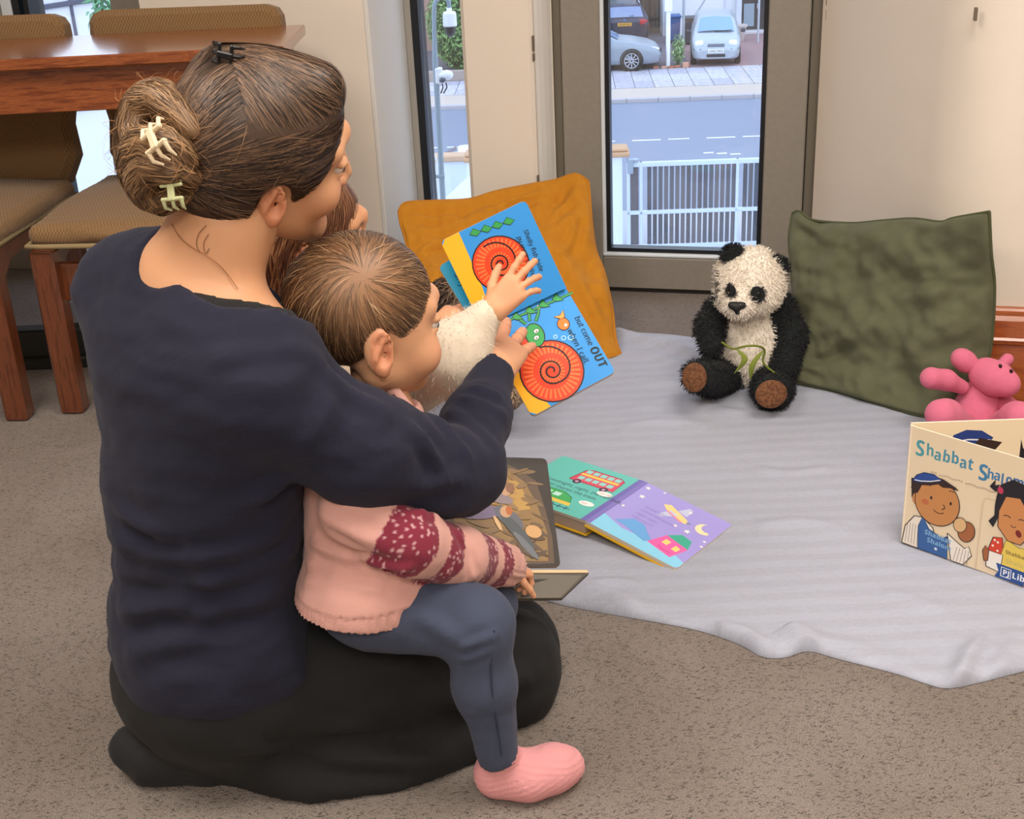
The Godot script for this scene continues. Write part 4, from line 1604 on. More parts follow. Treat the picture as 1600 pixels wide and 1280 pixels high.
	for p in [[-0.19, 0.335], [-0.19, 0.275], [-0.165, 0.275], [-0.155, 0.287], [-0.15, 0.305], [-0.135, 0.312], [0.135, 0.312], [0.15, 0.305], [0.155, 0.287], [0.165, 0.275], [0.19, 0.275], [0.19, 0.362], [-0.19, 0.362]]:
		rail.append(Vector2(p[0], p[1]))
	mb.prism(rail, 0.024, Transform3D(Basis.IDENTITY, o + Vector3(0, 0, -0.03)), 0.003)
	part("front_rail", mb, leg_wood, c)
	mb = MB.new()
	mb.box(o + Vector3(0, 0.40, -0.46), Vector3(0.4, 0.05, 0.022), Basis.IDENTITY, 0.003)
	part("back_rail", mb, wood, c)
	c.rotation.y = -0.10
	var c2 := copy_of(c, "brown woven upholstered chair farthest from the woman, cut by the picture edge")
	c2.position = c.position + Vector3(-0.545, 0, -0.015)


# ================================================================ cushions
func cushion(called: String, label: String, edges: Array, thick: float, m: Material, seam: Material, sd: int, creases: Array) -> Node3D:
	var w := 70
	var h := 70
	var e := []
	for q in edges:                                     # top, right, bottom, left; top and bottom run left to right, the sides top to bottom
		e.append(smooth_line(q, 69))
	var mid: Vector3 = (e[0][0] + e[0][69] + e[2][0] + e[2][69]) / 4.0
	var out: Vector3 = (e[2][35] - e[0][35]).cross(e[1][35] - e[3][35]).normalized()
	var t := thing(called, label, "cushion", Vector3(mid.x, 0, mid.z))
	var nz := FastNoiseLite.new()
	nz.seed = sd
	nz.frequency = 5.0
	nz.fractal_octaves = 3
	var pts := PackedVector3Array()
	for side in 2:
		for j in h:
			for i in w:
				var i2 := i if side == 0 else w - 1 - i
				var u := i2 / 69.0
				var v := j / 69.0
				var p: Vector3 = e[0][i2] * (1 - v) + e[2][i2] * v + e[3][j] * (1 - u) + e[1][j] * u - (e[0][0] * (1 - u) * (1 - v) + e[0][69] * u * (1 - v) + e[2][0] * (1 - u) * v + e[2][69] * u * v)
				var bulge := pow(clampf(sin(PI * u) * sin(PI * v), 0.0, 1.0), 0.48)
				var y := thick * bulge * (0.75 + 0.35 * v)
				y += nz.get_noise_3d(p.x * 1.5, p.y * 1.5, p.z + side * 7.0) * 0.034 * minf(1.0, bulge * 1.6)
				if side == 0:
					for c in creases:
						var q := Geometry3D.get_closest_point_to_segment(p, c[0], c[1])
						var away := q - p
						var dd := (away - out * away.dot(out)).length()
						var k := clampf(q.distance_to(c[0]) / c[0].distance_to(c[1]), 0.0, 1.0)
						y += 1.4 * c[2] * (exp(-pow(dd / c[3], 2)) - 0.6 * exp(-pow((dd - c[3] * 1.6) / c[3], 2))) * sin(PI * clampf(k, 0.06, 0.94))
				pts.append(p + out * (y if side == 0 else -y * 0.3))
	var mb := MB.new()
	for side in 2:
		var s := pts.slice(side * w * h, (side + 1) * w * h)
		var fl := PackedVector3Array()
		for j in h:
			fl.append_array(s.slice((h - 1 - j) * w, (h - j) * w))
		mb.grid(fl, w, h)
	part("cover", mb, m, t)
	mb = MB.new()
	for k in 4:
		mb.tube(e[k], 0.0035, 7)
	part("seam", mb, seam, t)
	return t


func line_at(pts: Array) -> Array:                      # pixels with a depth
	var out := []
	for p in pts:
		out.append(at(p[0], p[1], p[2]))
	return out


func build_cushions() -> void:
	var twill := noise_image(51, 0.3, 256)
	var m := textured("bd7d0f", 0.9, noise_image(52, 0.03, 256, FastNoiseLite.TYPE_SIMPLEX, 3, ramp([[0.2, "f6f0ea"], [0.8, "ffffff"]])), Vector3.ONE * 4, twill, 0.08)
	m.rim_enabled = true
	m.rim = 0.2
	var crease := func(a: Array, b: Array, hh: float, ww: float) -> Array: return [at(a[0], a[1], a[2]), at(b[0], b[1], b[2]), hh, ww]
	cushion("cushion", "mustard yellow square cushion leaning on the pier behind the blue book", [
		line_at([[623, 330, 3.38], [634, 317, 3.4], [678, 314, 3.42], [734, 311, 3.44], [775, 299, 3.45], [831, 288, 3.45], [869, 281, 3.45], [899, 272, 3.43], [919, 283, 3.42]]),
		line_at([[919, 283, 3.42], [921, 300, 3.41], [925, 350, 3.38], [931, 391, 3.36], [944, 425, 3.33], [956, 479, 3.28], [962, 529, 3.24], [970, 553, 3.2]]),
		line_at([[668, 590, 3.08], [740, 590, 3.08], [830, 580, 3.12], [900, 572, 3.16], [970, 553, 3.2]]),
		line_at([[623, 330, 3.38], [626, 350, 3.37], [637, 390, 3.33], [645, 470, 3.24], [655, 540, 3.15], [668, 590, 3.08]])], 0.055, m, paint("b9770f", 0.9), 61, [
		crease.call([640, 335, 3.36], [735, 352, 3.4], 0.012, 0.012), crease.call([735, 340, 3.4], [860, 300, 3.42], 0.012, 0.013), crease.call([650, 365, 3.33], [745, 362, 3.36], -0.01, 0.012), crease.call([905, 290, 3.4], [850, 350, 3.37], 0.010, 0.014), crease.call([915, 330, 3.38], [890, 420, 3.32], -0.008, 0.012), crease.call([945, 520, 3.24], [890, 440, 3.3], 0.008, 0.015), crease.call([645, 400, 3.3], [700, 380, 3.35], 0.008, 0.012)])
	var m2 := textured("5e6048", 0.92, noise_image(53, 0.02, 256, FastNoiseLite.TYPE_SIMPLEX, 4, ramp([[0.2, "e8e8e2"], [0.8, "ffffff"]])), Vector3.ONE * 3, twill, 0.08)
	m2.rim_enabled = true
	m2.rim = 0.25
	cushion("cushion", "olive green square cushion leaning on the wall beside the panda", [
		line_at([[1238, 334, 3.12], [1249, 330, 3.1], [1270, 344, 3.06], [1330, 349, 2.97], [1379, 345, 2.89], [1427, 342, 2.81], [1469, 347, 2.73], [1490, 341, 2.69], [1546, 331, 2.6]]),
		line_at([[1546, 331, 2.6], [1549, 395, 2.64], [1554, 444, 2.68], [1552, 507, 2.72], [1545, 560, 2.75], [1525, 610, 2.78], [1484, 648, 2.79]]),
		line_at([[1244, 598, 2.98], [1300, 611, 2.94], [1375, 633, 2.86], [1446, 651, 2.79], [1484, 648, 2.79]]),
		line_at([[1238, 334, 3.12], [1233, 369, 3.11], [1236, 414, 3.09], [1240, 470, 3.06], [1241, 540, 3.02], [1244, 598, 2.98]])], 0.07, m2, paint("4b5034", 0.9), 62, [
		crease.call([1250, 548, 2.93], [1345, 520, 2.85], 0.014, 0.014), crease.call([1330, 512, 2.86], [1420, 526, 2.8], -0.012, 0.014), crease.call([1240, 565, 2.95], [1290, 585, 2.9], 0.012, 0.012), crease.call([1475, 350, 2.84], [1540, 400, 2.8], 0.009, 0.012), crease.call([1250, 345, 3.1], [1310, 375, 3.02], 0.009, 0.012), crease.call([1280, 450, 2.98], [1400, 430, 2.86], -0.006, 0.02), crease.call([1420, 480, 2.8], [1530, 450, 2.76], 0.006, 0.018)])


# ================================================================ soft toys
func build_panda() -> void:
	var z0 := -2.8
	var t := thing("toy_panda", "black and white plush panda sitting on the blanket beside the green cushion", "plush toy", Vector3(atz(1170, 600, z0).x, 0, z0))
	var k := depth_of(atz(1170, 520, z0)) / FOCAL       # metres in one pixel
	var white := lin("efe6d8")
	var black := lin("15161c")
	var fuzz := vertex_paint(0.95)
	fuzz.rim_enabled = true
	fuzz.rim = 0.15
	var P := func(x: float, y: float, dz: float) -> Vector3: return atz(x, y, z0 + dz)
	# trunk: white belly, black shoulders
	var f := Field.new(Vector3(P.call(1088, 640, 0).x, -0.01, z0 - 0.16), Vector3(P.call(1262, 640, 0).x, 0.30, z0 + 0.16), 0.006)
	f.egg(P.call(1172, 545, 0), Vector3(62, 78, 56) * k, Basis.IDENTITY, 0.03)
	f.egg(P.call(1172, 490, -0.02), Vector3(66, 40, 44) * k, Basis.IDENTITY, 0.03)
	var belly: Vector3 = P.call(1166, 548, 0.09)
	var mb := MB.new()
	f.into(mb, null, func(p: Vector3, n: Vector3) -> Color:
		var q := (p - belly) / k
		return white if q.z > -40 and pow(q.x / 46.0, 2) + pow((q.y - 4.0) / 72.0, 2) < 1.0 else black)
	fur(mb, mb, 0, 9000, 0.011, 0.0028, Vector3(0, -0.35, 0), 0.8)
	part("torso", mb, fuzz, t)
	# head with muzzle
	f = Field.new(P.call(1100, 510, -0.12) - Vector3(0, 0.03, 0), P.call(1245, 375, 0.16) + Vector3(0, 0.03, 0.0), 0.005)
	f.egg(P.call(1171, 438, 0.03), Vector3(54, 50, 50) * k, Basis.IDENTITY, 0.02)
	f.egg(P.call(1166, 458, 0.045), Vector3(50, 34, 44) * k, Basis.IDENTITY, 0.02)
	f.egg(P.call(1155, 474, 0.105), Vector3(24, 22, 26) * k, Basis.IDENTITY, 0.012)
	mb = MB.new()
	mb.col = white
	f.into(mb)
	var mz: Vector3 = P.call(1155, 474, 0.115)
	var first := mb.v.size()
	fur(mb, mb, 0, 7500, 0.010, 0.0026, Vector3(0, -0.2, 0.15), 0.86)
	var head := part("head", mb, fuzz, t)
	var soft := paint("17171c", 0.9)
	for e in [[1138, 450, -0.5, 14.0, 9.5], [1184, 460, 0.75, 16.0, 10.5]]:
		var q := f.snap(P.call(e[0], e[1], 0.12), 0.008)
		var n := f.grad(q)
		var b := Basis(Vector3.UP.cross(n).normalized(), Vector3.UP, n).orthonormalized() * Basis(Vector3.BACK, -e[2])
		mb = MB.new()
		mb.col = black
		mb.ball(q, Vector3(e[3] * k, e[4] * k, 3.0 * k), b)
		fur(mb, mb, 0, 260, 0.007, 0.002, Vector3(0, -0.1, 0.1), 0.8)
		var patch_ := part("eye_patch", mb, fuzz, head)
		mb = MB.new()
		mb.ball(q + n * 2.5 * k, Vector3(4, 4, 2.6) * k, b)
		var ey := paint("0a0806", 0.1)
		part("eye", mb, ey, head)
	var nf := Field.new(mz + Vector3(-0.04, -0.04, -0.02), mz + Vector3(0.04, 0.04, 0.06), 0.002)
	var nt := f.snap(P.call(1149, 484, 0.16), 0.0)
	nf.bone(nt + Vector3(-8, 4, 0) * k, nt + Vector3(8, 3, 0) * k, 5.5 * k, 5.5 * k, 0.006)
	nf.bone(nt + Vector3(-1, 0, 1) * k, nt + Vector3(1, -7, 0) * k, 6 * k, 4 * k, 0.006)
	mb = MB.new()
	nf.into(mb)
	part("nose", mb, paint("0e0e11", 0.6), head)
	for e in [[1143, 396, 0.45, 18.0, 12.0], [1216, 416, -0.85, 20.0, 13.0]]:
		mb = MB.new()
		mb.col = black
		mb.ball(P.call(e[0], e[1], 0.045), Vector3(e[3], e[4], 8.0) * k, Basis(Vector3.BACK, e[2]), 18, 12)
		fur(mb, mb, 0, 900, 0.008, 0.0024, Vector3(0, 0.1, 0), 0.8)
		part("ear", mb, fuzz, t)
	# arms, legs with brown pads
	var limb := func(called: String, pts: Array, rad: Array, tufts: int) -> void:
		var lo := Vector3(9, 9, 9)
		var hi := -lo
		var pp := []
		var rr := []
		for j in pts.size():
			var q := atz(pts[j][0], pts[j][1], z0 + pts[j][2])
			pp.append(q)
			rr.append(rad[j] * k)
			lo = lo.min(q - Vector3.ONE * (rad[j] * k + 0.02))
			hi = hi.max(q + Vector3.ONE * (rad[j] * k + 0.02))
		lo.y = maxf(lo.y, -0.01)
		var g := Field.new(lo, hi, 0.006)
		g.chain(pp, rr, 0.02)
		var b := MB.new()
		b.col = black
		g.into(b)
		fur(b, b, 0, tufts, 0.012, 0.0028, Vector3(0, -0.35, 0.1), 0.8)
		part(called, b, fuzz, t)
	limb.call("arm", [[1124, 484, -0.01], [1109, 512, 0.04], [1112, 542, 0.10]], [22.0, 20.0, 16.0], 3500)
	limb.call("arm", [[1218, 482, -0.01], [1235, 525, 0.04], [1226, 575, 0.10]], [24.0, 22.0, 20.0], 4200)
	limb.call("leg", [[1140, 590, 0.03], [1112, 590, 0.12], [1090, 588, 0.17]], [28.0, 25.0, 23.0], 3800)
	limb.call("leg", [[1205, 600, 0.03], [1207, 606, 0.12], [1206, 612, 0.18]], [30.0, 28.0, 27.0], 4200)
	var pads := textured("7a5030", 0.85, noise_image(55, 0.06, 128, FastNoiseLite.TYPE_SIMPLEX, 4, ramp([[0.3, "b0a090"], [0.7, "ffffff"]])), Vector3.ONE * 12)
	for e in [[1085, 590, 0.235, 19.0, 22.0, -0.5], [1205, 616, 0.25, 24.0, 21.0, 0.1]]:
		mb = MB.new()
		var c: Vector3 = P.call(e[0], e[1], e[2])
		mb.ball(c, Vector3(e[3], e[4], 5.0) * k, Basis(Vector3.UP, e[5]) * Basis(Vector3.RIGHT, -0.25), 24, 12)
		part("paw_pad", mb, pads, t)
	# embroidered bamboo sprig held across the belly
	var green := paint("6f7a2c", 0.9)
	mb = MB.new()
	mb.tube(smooth_line([P.call(1128, 535, 0.125), P.call(1145, 545, 0.15), P.call(1165, 541, 0.165), P.call(1185, 541, 0.16), P.call(1195, 548, 0.15), P.call(1192, 565, 0.15), P.call(1206, 580, 0.16), P.call(1222, 588, 0.17)], 24), 1.7 * k, 8)
	var sprig := part("bamboo_sprig", mb, green, t)
	for lf in [[[1152, 546], [1164, 562], [1147, 584]], [[1192, 548], [1176, 570], [1173, 594]]]:
		var pts := smooth_line([P.call(lf[0][0], lf[0][1], 0.165), P.call(lf[1][0], lf[1][1], 0.18), P.call(lf[2][0], lf[2][1], 0.175)], 8)
		var g := PackedVector3Array()
		for j in 9:
			var wd := 5.0 * k * sin(PI * clampf(0.08 + j / 8.5, 0, 1))
			for i in 3:
				g.append(pts[j] + Vector3((i - 1) * wd, 0, 0.002 if i == 1 else 0.0))
		mb = MB.new()
		mb.grid(g, 3, 9)
		part("leaf", mb, paint("74802f", 0.9), sprig)


func build_pink_toy() -> void:
	var z0 := -2.47
	var k := depth_of(atz(1530, 640, z0)) / FOCAL
	var P := func(x: float, y: float, dz: float) -> Vector3: return atz(x, y, z0 + dz)
	var plush := textured("d06c88", 0.95, null, Vector3.ONE, noise_image(57, 0.4, 256), 0.1)
	plush.rim_enabled = true
	plush.rim = 0.4
	plush.rim_tint = 0.6
	var t := thing("toy_rabbit", "plain pink plush toy with rounded ears behind the open picture book", "plush toy", Vector3(P.call(1530, 690, 0).x, 0, z0))
	var piece := func(called: String, pts: Array, rad: Array, parent: Node3D) -> MeshInstance3D:
		var lo := Vector3(9, 9, 9)
		var hi := -lo
		var pp := []
		var rr := []
		for j in pts.size():
			var q := atz(pts[j][0], pts[j][1], z0 + pts[j][2])
			pp.append(q)
			rr.append(rad[j] * k)
			lo = lo.min(q - Vector3.ONE * (rad[j] * k + 0.015))
			hi = hi.max(q + Vector3.ONE * (rad[j] * k + 0.015))
		var g := Field.new(lo, hi, 0.0035)
		g.chain(pp, rr, 0.012)
		var b := MB.new()
		g.into(b)
		return part(called, b, plush, parent)
	piece.call("torso", [[1530, 668, 0.0], [1527, 640, 0.0], [1530, 618, 0.0]], [40.0, 36.0, 26.0], t)
	var hd: MeshInstance3D = piece.call("head", [[1541, 585, 0.01], [1556, 592, 0.03], [1573, 600, 0.05]], [26.0, 26.0, 20.0], t)
	piece.call("ear", [[1527, 577, 0.0], [1510, 566, -0.01], [1502, 560, -0.01]], [8.0, 15.0, 16.0], t)
	piece.call("ear", [[1555, 580, -0.05], [1574, 562, -0.07]], [7.0, 10.0], t)
	piece.call("arm", [[1503, 605, 0.01], [1478, 594, 0.02], [1455, 591, 0.03]], [11.0, 15.0, 17.0], t)
	piece.call("arm", [[1560, 622, 0.0], [1580, 640, 0.04]], [14.0, 16.0], t)
	piece.call("leg", [[1505, 672, 0.04], [1478, 650, 0.13], [1470, 648, 0.15]], [26.0, 24.0, 23.0], t)
	piece.call("leg", [[1555, 676, 0.04], [1588, 654, 0.13], [1594, 652, 0.15]], [26.0, 24.0, 23.0], t)
	for e in [[1563, 572], [1580, 580]]:
		var mb := MB.new()
		mb.ball(P.call(e[0], e[1], 0.085 if e[0] < 1570 else 0.09), Vector3(2.8, 3.8, 2.0) * k, Basis(Vector3.BACK, 0.4))
		part("eye", mb, paint("3a0d16", 0.3), hd)


func build_shaggy_toy() -> void:
	var z0 := -2.62
	var k := depth_of(atz(745, 545, z0)) / FOCAL
	var t := thing("toy_dog", "shaggy brown plush toy mostly hidden behind the blue board book", "plush toy", Vector3(atz(745, 600, z0).x, 0, z0))
	var shag := vertex_paint(0.8)
	var P := func(x: float, y: float, dz: float) -> Vector3: return atz(x, y, z0 + dz)
	var f := Field.new(P.call(640, 660, 0) * Vector3(1, 0, 1) + Vector3(0, -0.01, -0.17), P.call(840, 430, 0) + Vector3(0, 0.05, 0.17), 0.008)
	f.egg(P.call(750, 580, 0), Vector3(62, 62, 60) * k, Basis.IDENTITY, 0.02)
	var mb := MB.new()
	mb.col = lin("7d6350")
	f.into(mb)
	var tone := func(p: Vector3) -> Color: return lin("8a6f5a").lerp(lin("cdb79c"), pow(rng.randf(), 2.0))
	var start := PackedVector3Array()
	var m := mb.v.size()
	for i in 2600:
		start.append(mb.v[rng.randi() % m])
	hairs(mb, f, start, func(p: Vector3, n: Vector3) -> Vector3: return Vector3(0, -1, 0) + n.cross(Vector3.UP) * 0.4, 5, 0.009, 0.003, tone, 0.014, 0.7)
	part("torso", mb, shag, t)
	f = Field.new(P.call(650, 520, 0) + Vector3(0, -0.02, -0.14), P.call(780, 430, 0) + Vector3(0, 0.05, 0.16), 0.007)
	f.egg(P.call(712, 475, 0.02), Vector3(38, 36, 40) * k, Basis.IDENTITY, 0.02)
	mb = MB.new()
	mb.col = lin("4a352b")
	f.into(mb)
	start = PackedVector3Array()
	m = mb.v.size()
	for i in 2000:
		start.append(mb.v[rng.randi() % m])
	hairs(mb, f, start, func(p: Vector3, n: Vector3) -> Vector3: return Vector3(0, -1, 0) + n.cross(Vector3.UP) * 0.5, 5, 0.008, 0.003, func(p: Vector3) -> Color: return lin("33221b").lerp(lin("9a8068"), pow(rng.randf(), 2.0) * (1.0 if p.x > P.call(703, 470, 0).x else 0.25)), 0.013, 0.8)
	part("head", mb, shag, t)
	mb = MB.new()
	mb.ball(P.call(727, 487, 0.165), Vector3(7, 5, 5) * k)
	part("nose", mb, paint("1c1412", 0.5), t)
	for e in [[683, 470, -0.05], [742, 470, 0.0]]:
		f = Field.new(P.call(e[0] - 26, 530, e[2]) + Vector3(0, 0, -0.06), P.call(e[0] + 26, 430, e[2]) + Vector3(0, 0, 0.08), 0.006)
		f.chain([P.call(e[0], 455, e[2]), P.call(e[0] + 2, 500, e[2] + 0.02)], [12.0 * k, 16.0 * k])
		mb = MB.new()
		mb.col = lin("3a2820")
		f.into(mb)
		start = PackedVector3Array()
		m = mb.v.size()
		for i in 500:
			start.append(mb.v[rng.randi() % m])
		hairs(mb, f, start, func(p: Vector3, n: Vector3) -> Vector3: return Vector3(0, -1, 0), 4, 0.008, 0.003, func(p: Vector3) -> Color: return lin("2b1c17").lerp(lin("6a5040"), rng.randf()), 0.01, 0.6)
		part("ear", mb, shag, t)
	for e in [[790, 615], [735, 622]]:
		f = Field.new(P.call(e[0] - 40, 660, 0.1) * Vector3(1, 0, 1) + Vector3(0, -0.005, -0.1), P.call(e[0] + 40, 590, 0.1) + Vector3(0, 0.03, 0.12), 0.007)
		f.egg(P.call(e[0], e[1], 0.1), Vector3(22, 19, 26) * k)
		mb = MB.new()
		mb.col = lin("8a705a")
		f.into(mb)
		start = PackedVector3Array()
		m = mb.v.size()
		for i in 700:
			start.append(mb.v[rng.randi() % m])
		hairs(mb, f, start, func(p: Vector3, n: Vector3) -> Vector3: return Vector3(0, -1, 0.3), 4, 0.007, 0.003, tone, 0.01, 0.8)
		part("paw", mb, shag, t)


# ================================================================ books and what is printed on them
class Art:
	var mb: MB
	var xf: Transform3D
	var w: float                                        # page size in metres; drawing units are 0..1 over the width, y up
	var z := 0.00012

	func _init(to: MB, page: Transform3D, width: float) -> void:
		mb = to
		xf = page
		w = width

	func poly(pts: Array, color: Color) -> void:
		var p := PackedVector2Array()
		for q in pts:
			p.append(Vector2(q[0], q[1]) * w)
		z += 0.00001
		mb.flat(p, z, xf, color)

	func oval(x: float, y: float, rx: float, ry: float, color: Color, turn := 0.0, from := 0.0, to := TAU) -> void:
		var p := []
		for k in 29:
			var a := lerpf(from, to, k / 28.0)
			if k == 28 and to - from > 6.28:
				break
			var v := Vector2(cos(a) * rx, sin(a) * ry).rotated(turn)
			p.append([x + v.x, y + v.y])
		poly(p, color)

	func line(pts: Array, width: float, color: Color) -> void:
		z += 0.00001
		var keep := mb.col
		mb.col = color
		var m := pts.size()
		var a := []
		for k in m:
			var p := Vector2(pts[k][0], pts[k][1])
			var d := (Vector2(pts[mini(k + 1, m - 1)][0], pts[mini(k + 1, m - 1)][1]) - Vector2(pts[maxi(k - 1, 0)][0], pts[maxi(k - 1, 0)][1])).normalized()
			var s := Vector2(-d.y, d.x) * width / 2
			a.append([(p + s) * w, (p - s) * w])
		for k in m - 1:
			var q0: Vector2 = a[k][0]
			var q1: Vector2 = a[k][1]
			var q2: Vector2 = a[k + 1][1]
			var q3: Vector2 = a[k + 1][0]
			mb.quad(xf * Vector3(q1.x, q1.y, z), xf * Vector3(q2.x, q2.y, z), xf * Vector3(q3.x, q3.y, z), xf * Vector3(q0.x, q0.y, z))
		mb.col = keep

	func ring(x: float, y: float, rx: float, ry: float, width: float, color: Color, turn := 0.0, from := 0.0, to := TAU) -> void:
		var p := []
		for k in 41:
			var a := lerpf(from, to, k / 40.0)
			var v := Vector2(cos(a) * rx, sin(a) * ry).rotated(turn)
			p.append([x + v.x, y + v.y])
		line(p, width, color)

	func outlined(pts: Array, color: Color, edge: Color, width := 0.008) -> void:
		poly(pts, color)
		var q := pts.duplicate()
		q.append(pts[0])
		line(q, width, edge)

	func star(x: float, y: float, r: float, color: Color) -> void:
		var p := []
		for k in 10:
			var a := TAU * k / 10.0 + PI / 2
			var q := r if k % 2 == 0 else r * 0.45
			p.append([x + cos(a) * q, y + sin(a) * q])
		poly(p, color)

	func shell(x: float, y: float, r: float, turn: float, flip := 1.0) -> void:      # a coiled red shell with orange ribs
		var red := Color("e0401f").srgb_to_linear()
		var orange := Color("f4743a").srgb_to_linear()
		var ink := Color("2a1418").srgb_to_linear()
		oval(x, y, r * 1.05, r, ink, turn)
		oval(x, y, r, r * 0.95, red, turn)
		for k in 34:
			var a := turn + TAU * k / 34.0
			var c := Vector2(cos(a) * flip, sin(a))
			line([[x + c.x * r * 0.60, y + c.y * r * 0.57], [x + c.x * r * 0.78, y + c.y * r * 0.76], [x + c.x * r * 0.92, y + c.y * r * 0.88]], r * 0.07, orange)
		for k in 22:
			var a := turn + TAU * k / 22.0
			line([[x + cos(a) * r * 0.24, y + sin(a) * r * 0.22], [x + cos(a) * r * 0.43, y + sin(a) * r * 0.40]], r * 0.05, orange)
		var p := []
		for k in 61:
			var t := k / 60.0
			var a := turn + flip * (t * TAU * 2.4 + 0.4)
			var q := r * (0.07 + 0.46 * pow(t, 1.05)) if t < 0.8 else r * (0.07 + 0.46 * pow(0.8, 1.05) + (t - 0.8) * 2.2)
			p.append([x + cos(a) * q, y + sin(a) * q * 0.95])
		line(p, r * 0.055, ink)

	func text(words: String, x: float, y: float, height: float, color: Color, turn := 0.0, font := "Droid Sans", weight := 400, slant := 0.0) -> void:
		z += 0.00001
		var b := xf.basis * Basis(Vector3.BACK, turn) * Basis(Vector3(1, 0, 0), Vector3(slant, 1, 0), Vector3(0, 0, 1))
		host.text_into(mb, words, height * w, Transform3D(b, xf * Vector3(x * w, y * w, 0)), color, font, weight, false, z)

	var host


func art(mb: MB, page: Transform3D, width: float) -> Art:
	var a := Art.new(mb, page, width)
	a.host = self
	return a


# a page with rounded corners on its outer side: x from 0 to w, y from 0 to h, thickness below z = 0
func page_block(mb: MB, w: float, h: float, thick: float, xf: Transform3D, color: Color, edge: Color, round_left := false, round_right := true, r := 0.008) -> void:
	var p := PackedVector2Array()
	for c in [[w, 0, -1, 1, round_right], [w, h, -1, -1, round_right], [0, h, 1, -1, round_left], [0, 0, 1, 1, round_left]]:
		if c[4]:
			var cx: float = c[0] + c[2] * r
			var cy: float = c[1] + c[3] * r
			var from := Vector2(0, -c[3]) if (c[2] < 0) == (c[3] > 0) else Vector2(-c[2], 0)
			var to := Vector2(-c[2], 0) if (c[2] < 0) == (c[3] > 0) else Vector2(0, -c[3])
			for k in 6:
				var q := from.slerp(to, k / 5.0) * r
				p.append(Vector2(cx + q.x, cy + q.y))
		else:
			p.append(Vector2(c[0], c[1]))
	mb.col = edge
	mb.prism(p, thick, xf * Transform3D(Basis.IDENTITY, Vector3(0, 0, -thick)), 0.0004)
	mb.flat(p, 0.0001, xf, color)


func page_frame(o: Vector3, x_end: Vector3, y_end: Vector3) -> Transform3D:     # an upright page frame: origin, and points along its two edges
	var x := (x_end - o).normalized()
	var y := (y_end - o)
	y = (y - x * y.dot(x)).normalized()
	return Transform3D(Basis(x, y, x.cross(y)), o)


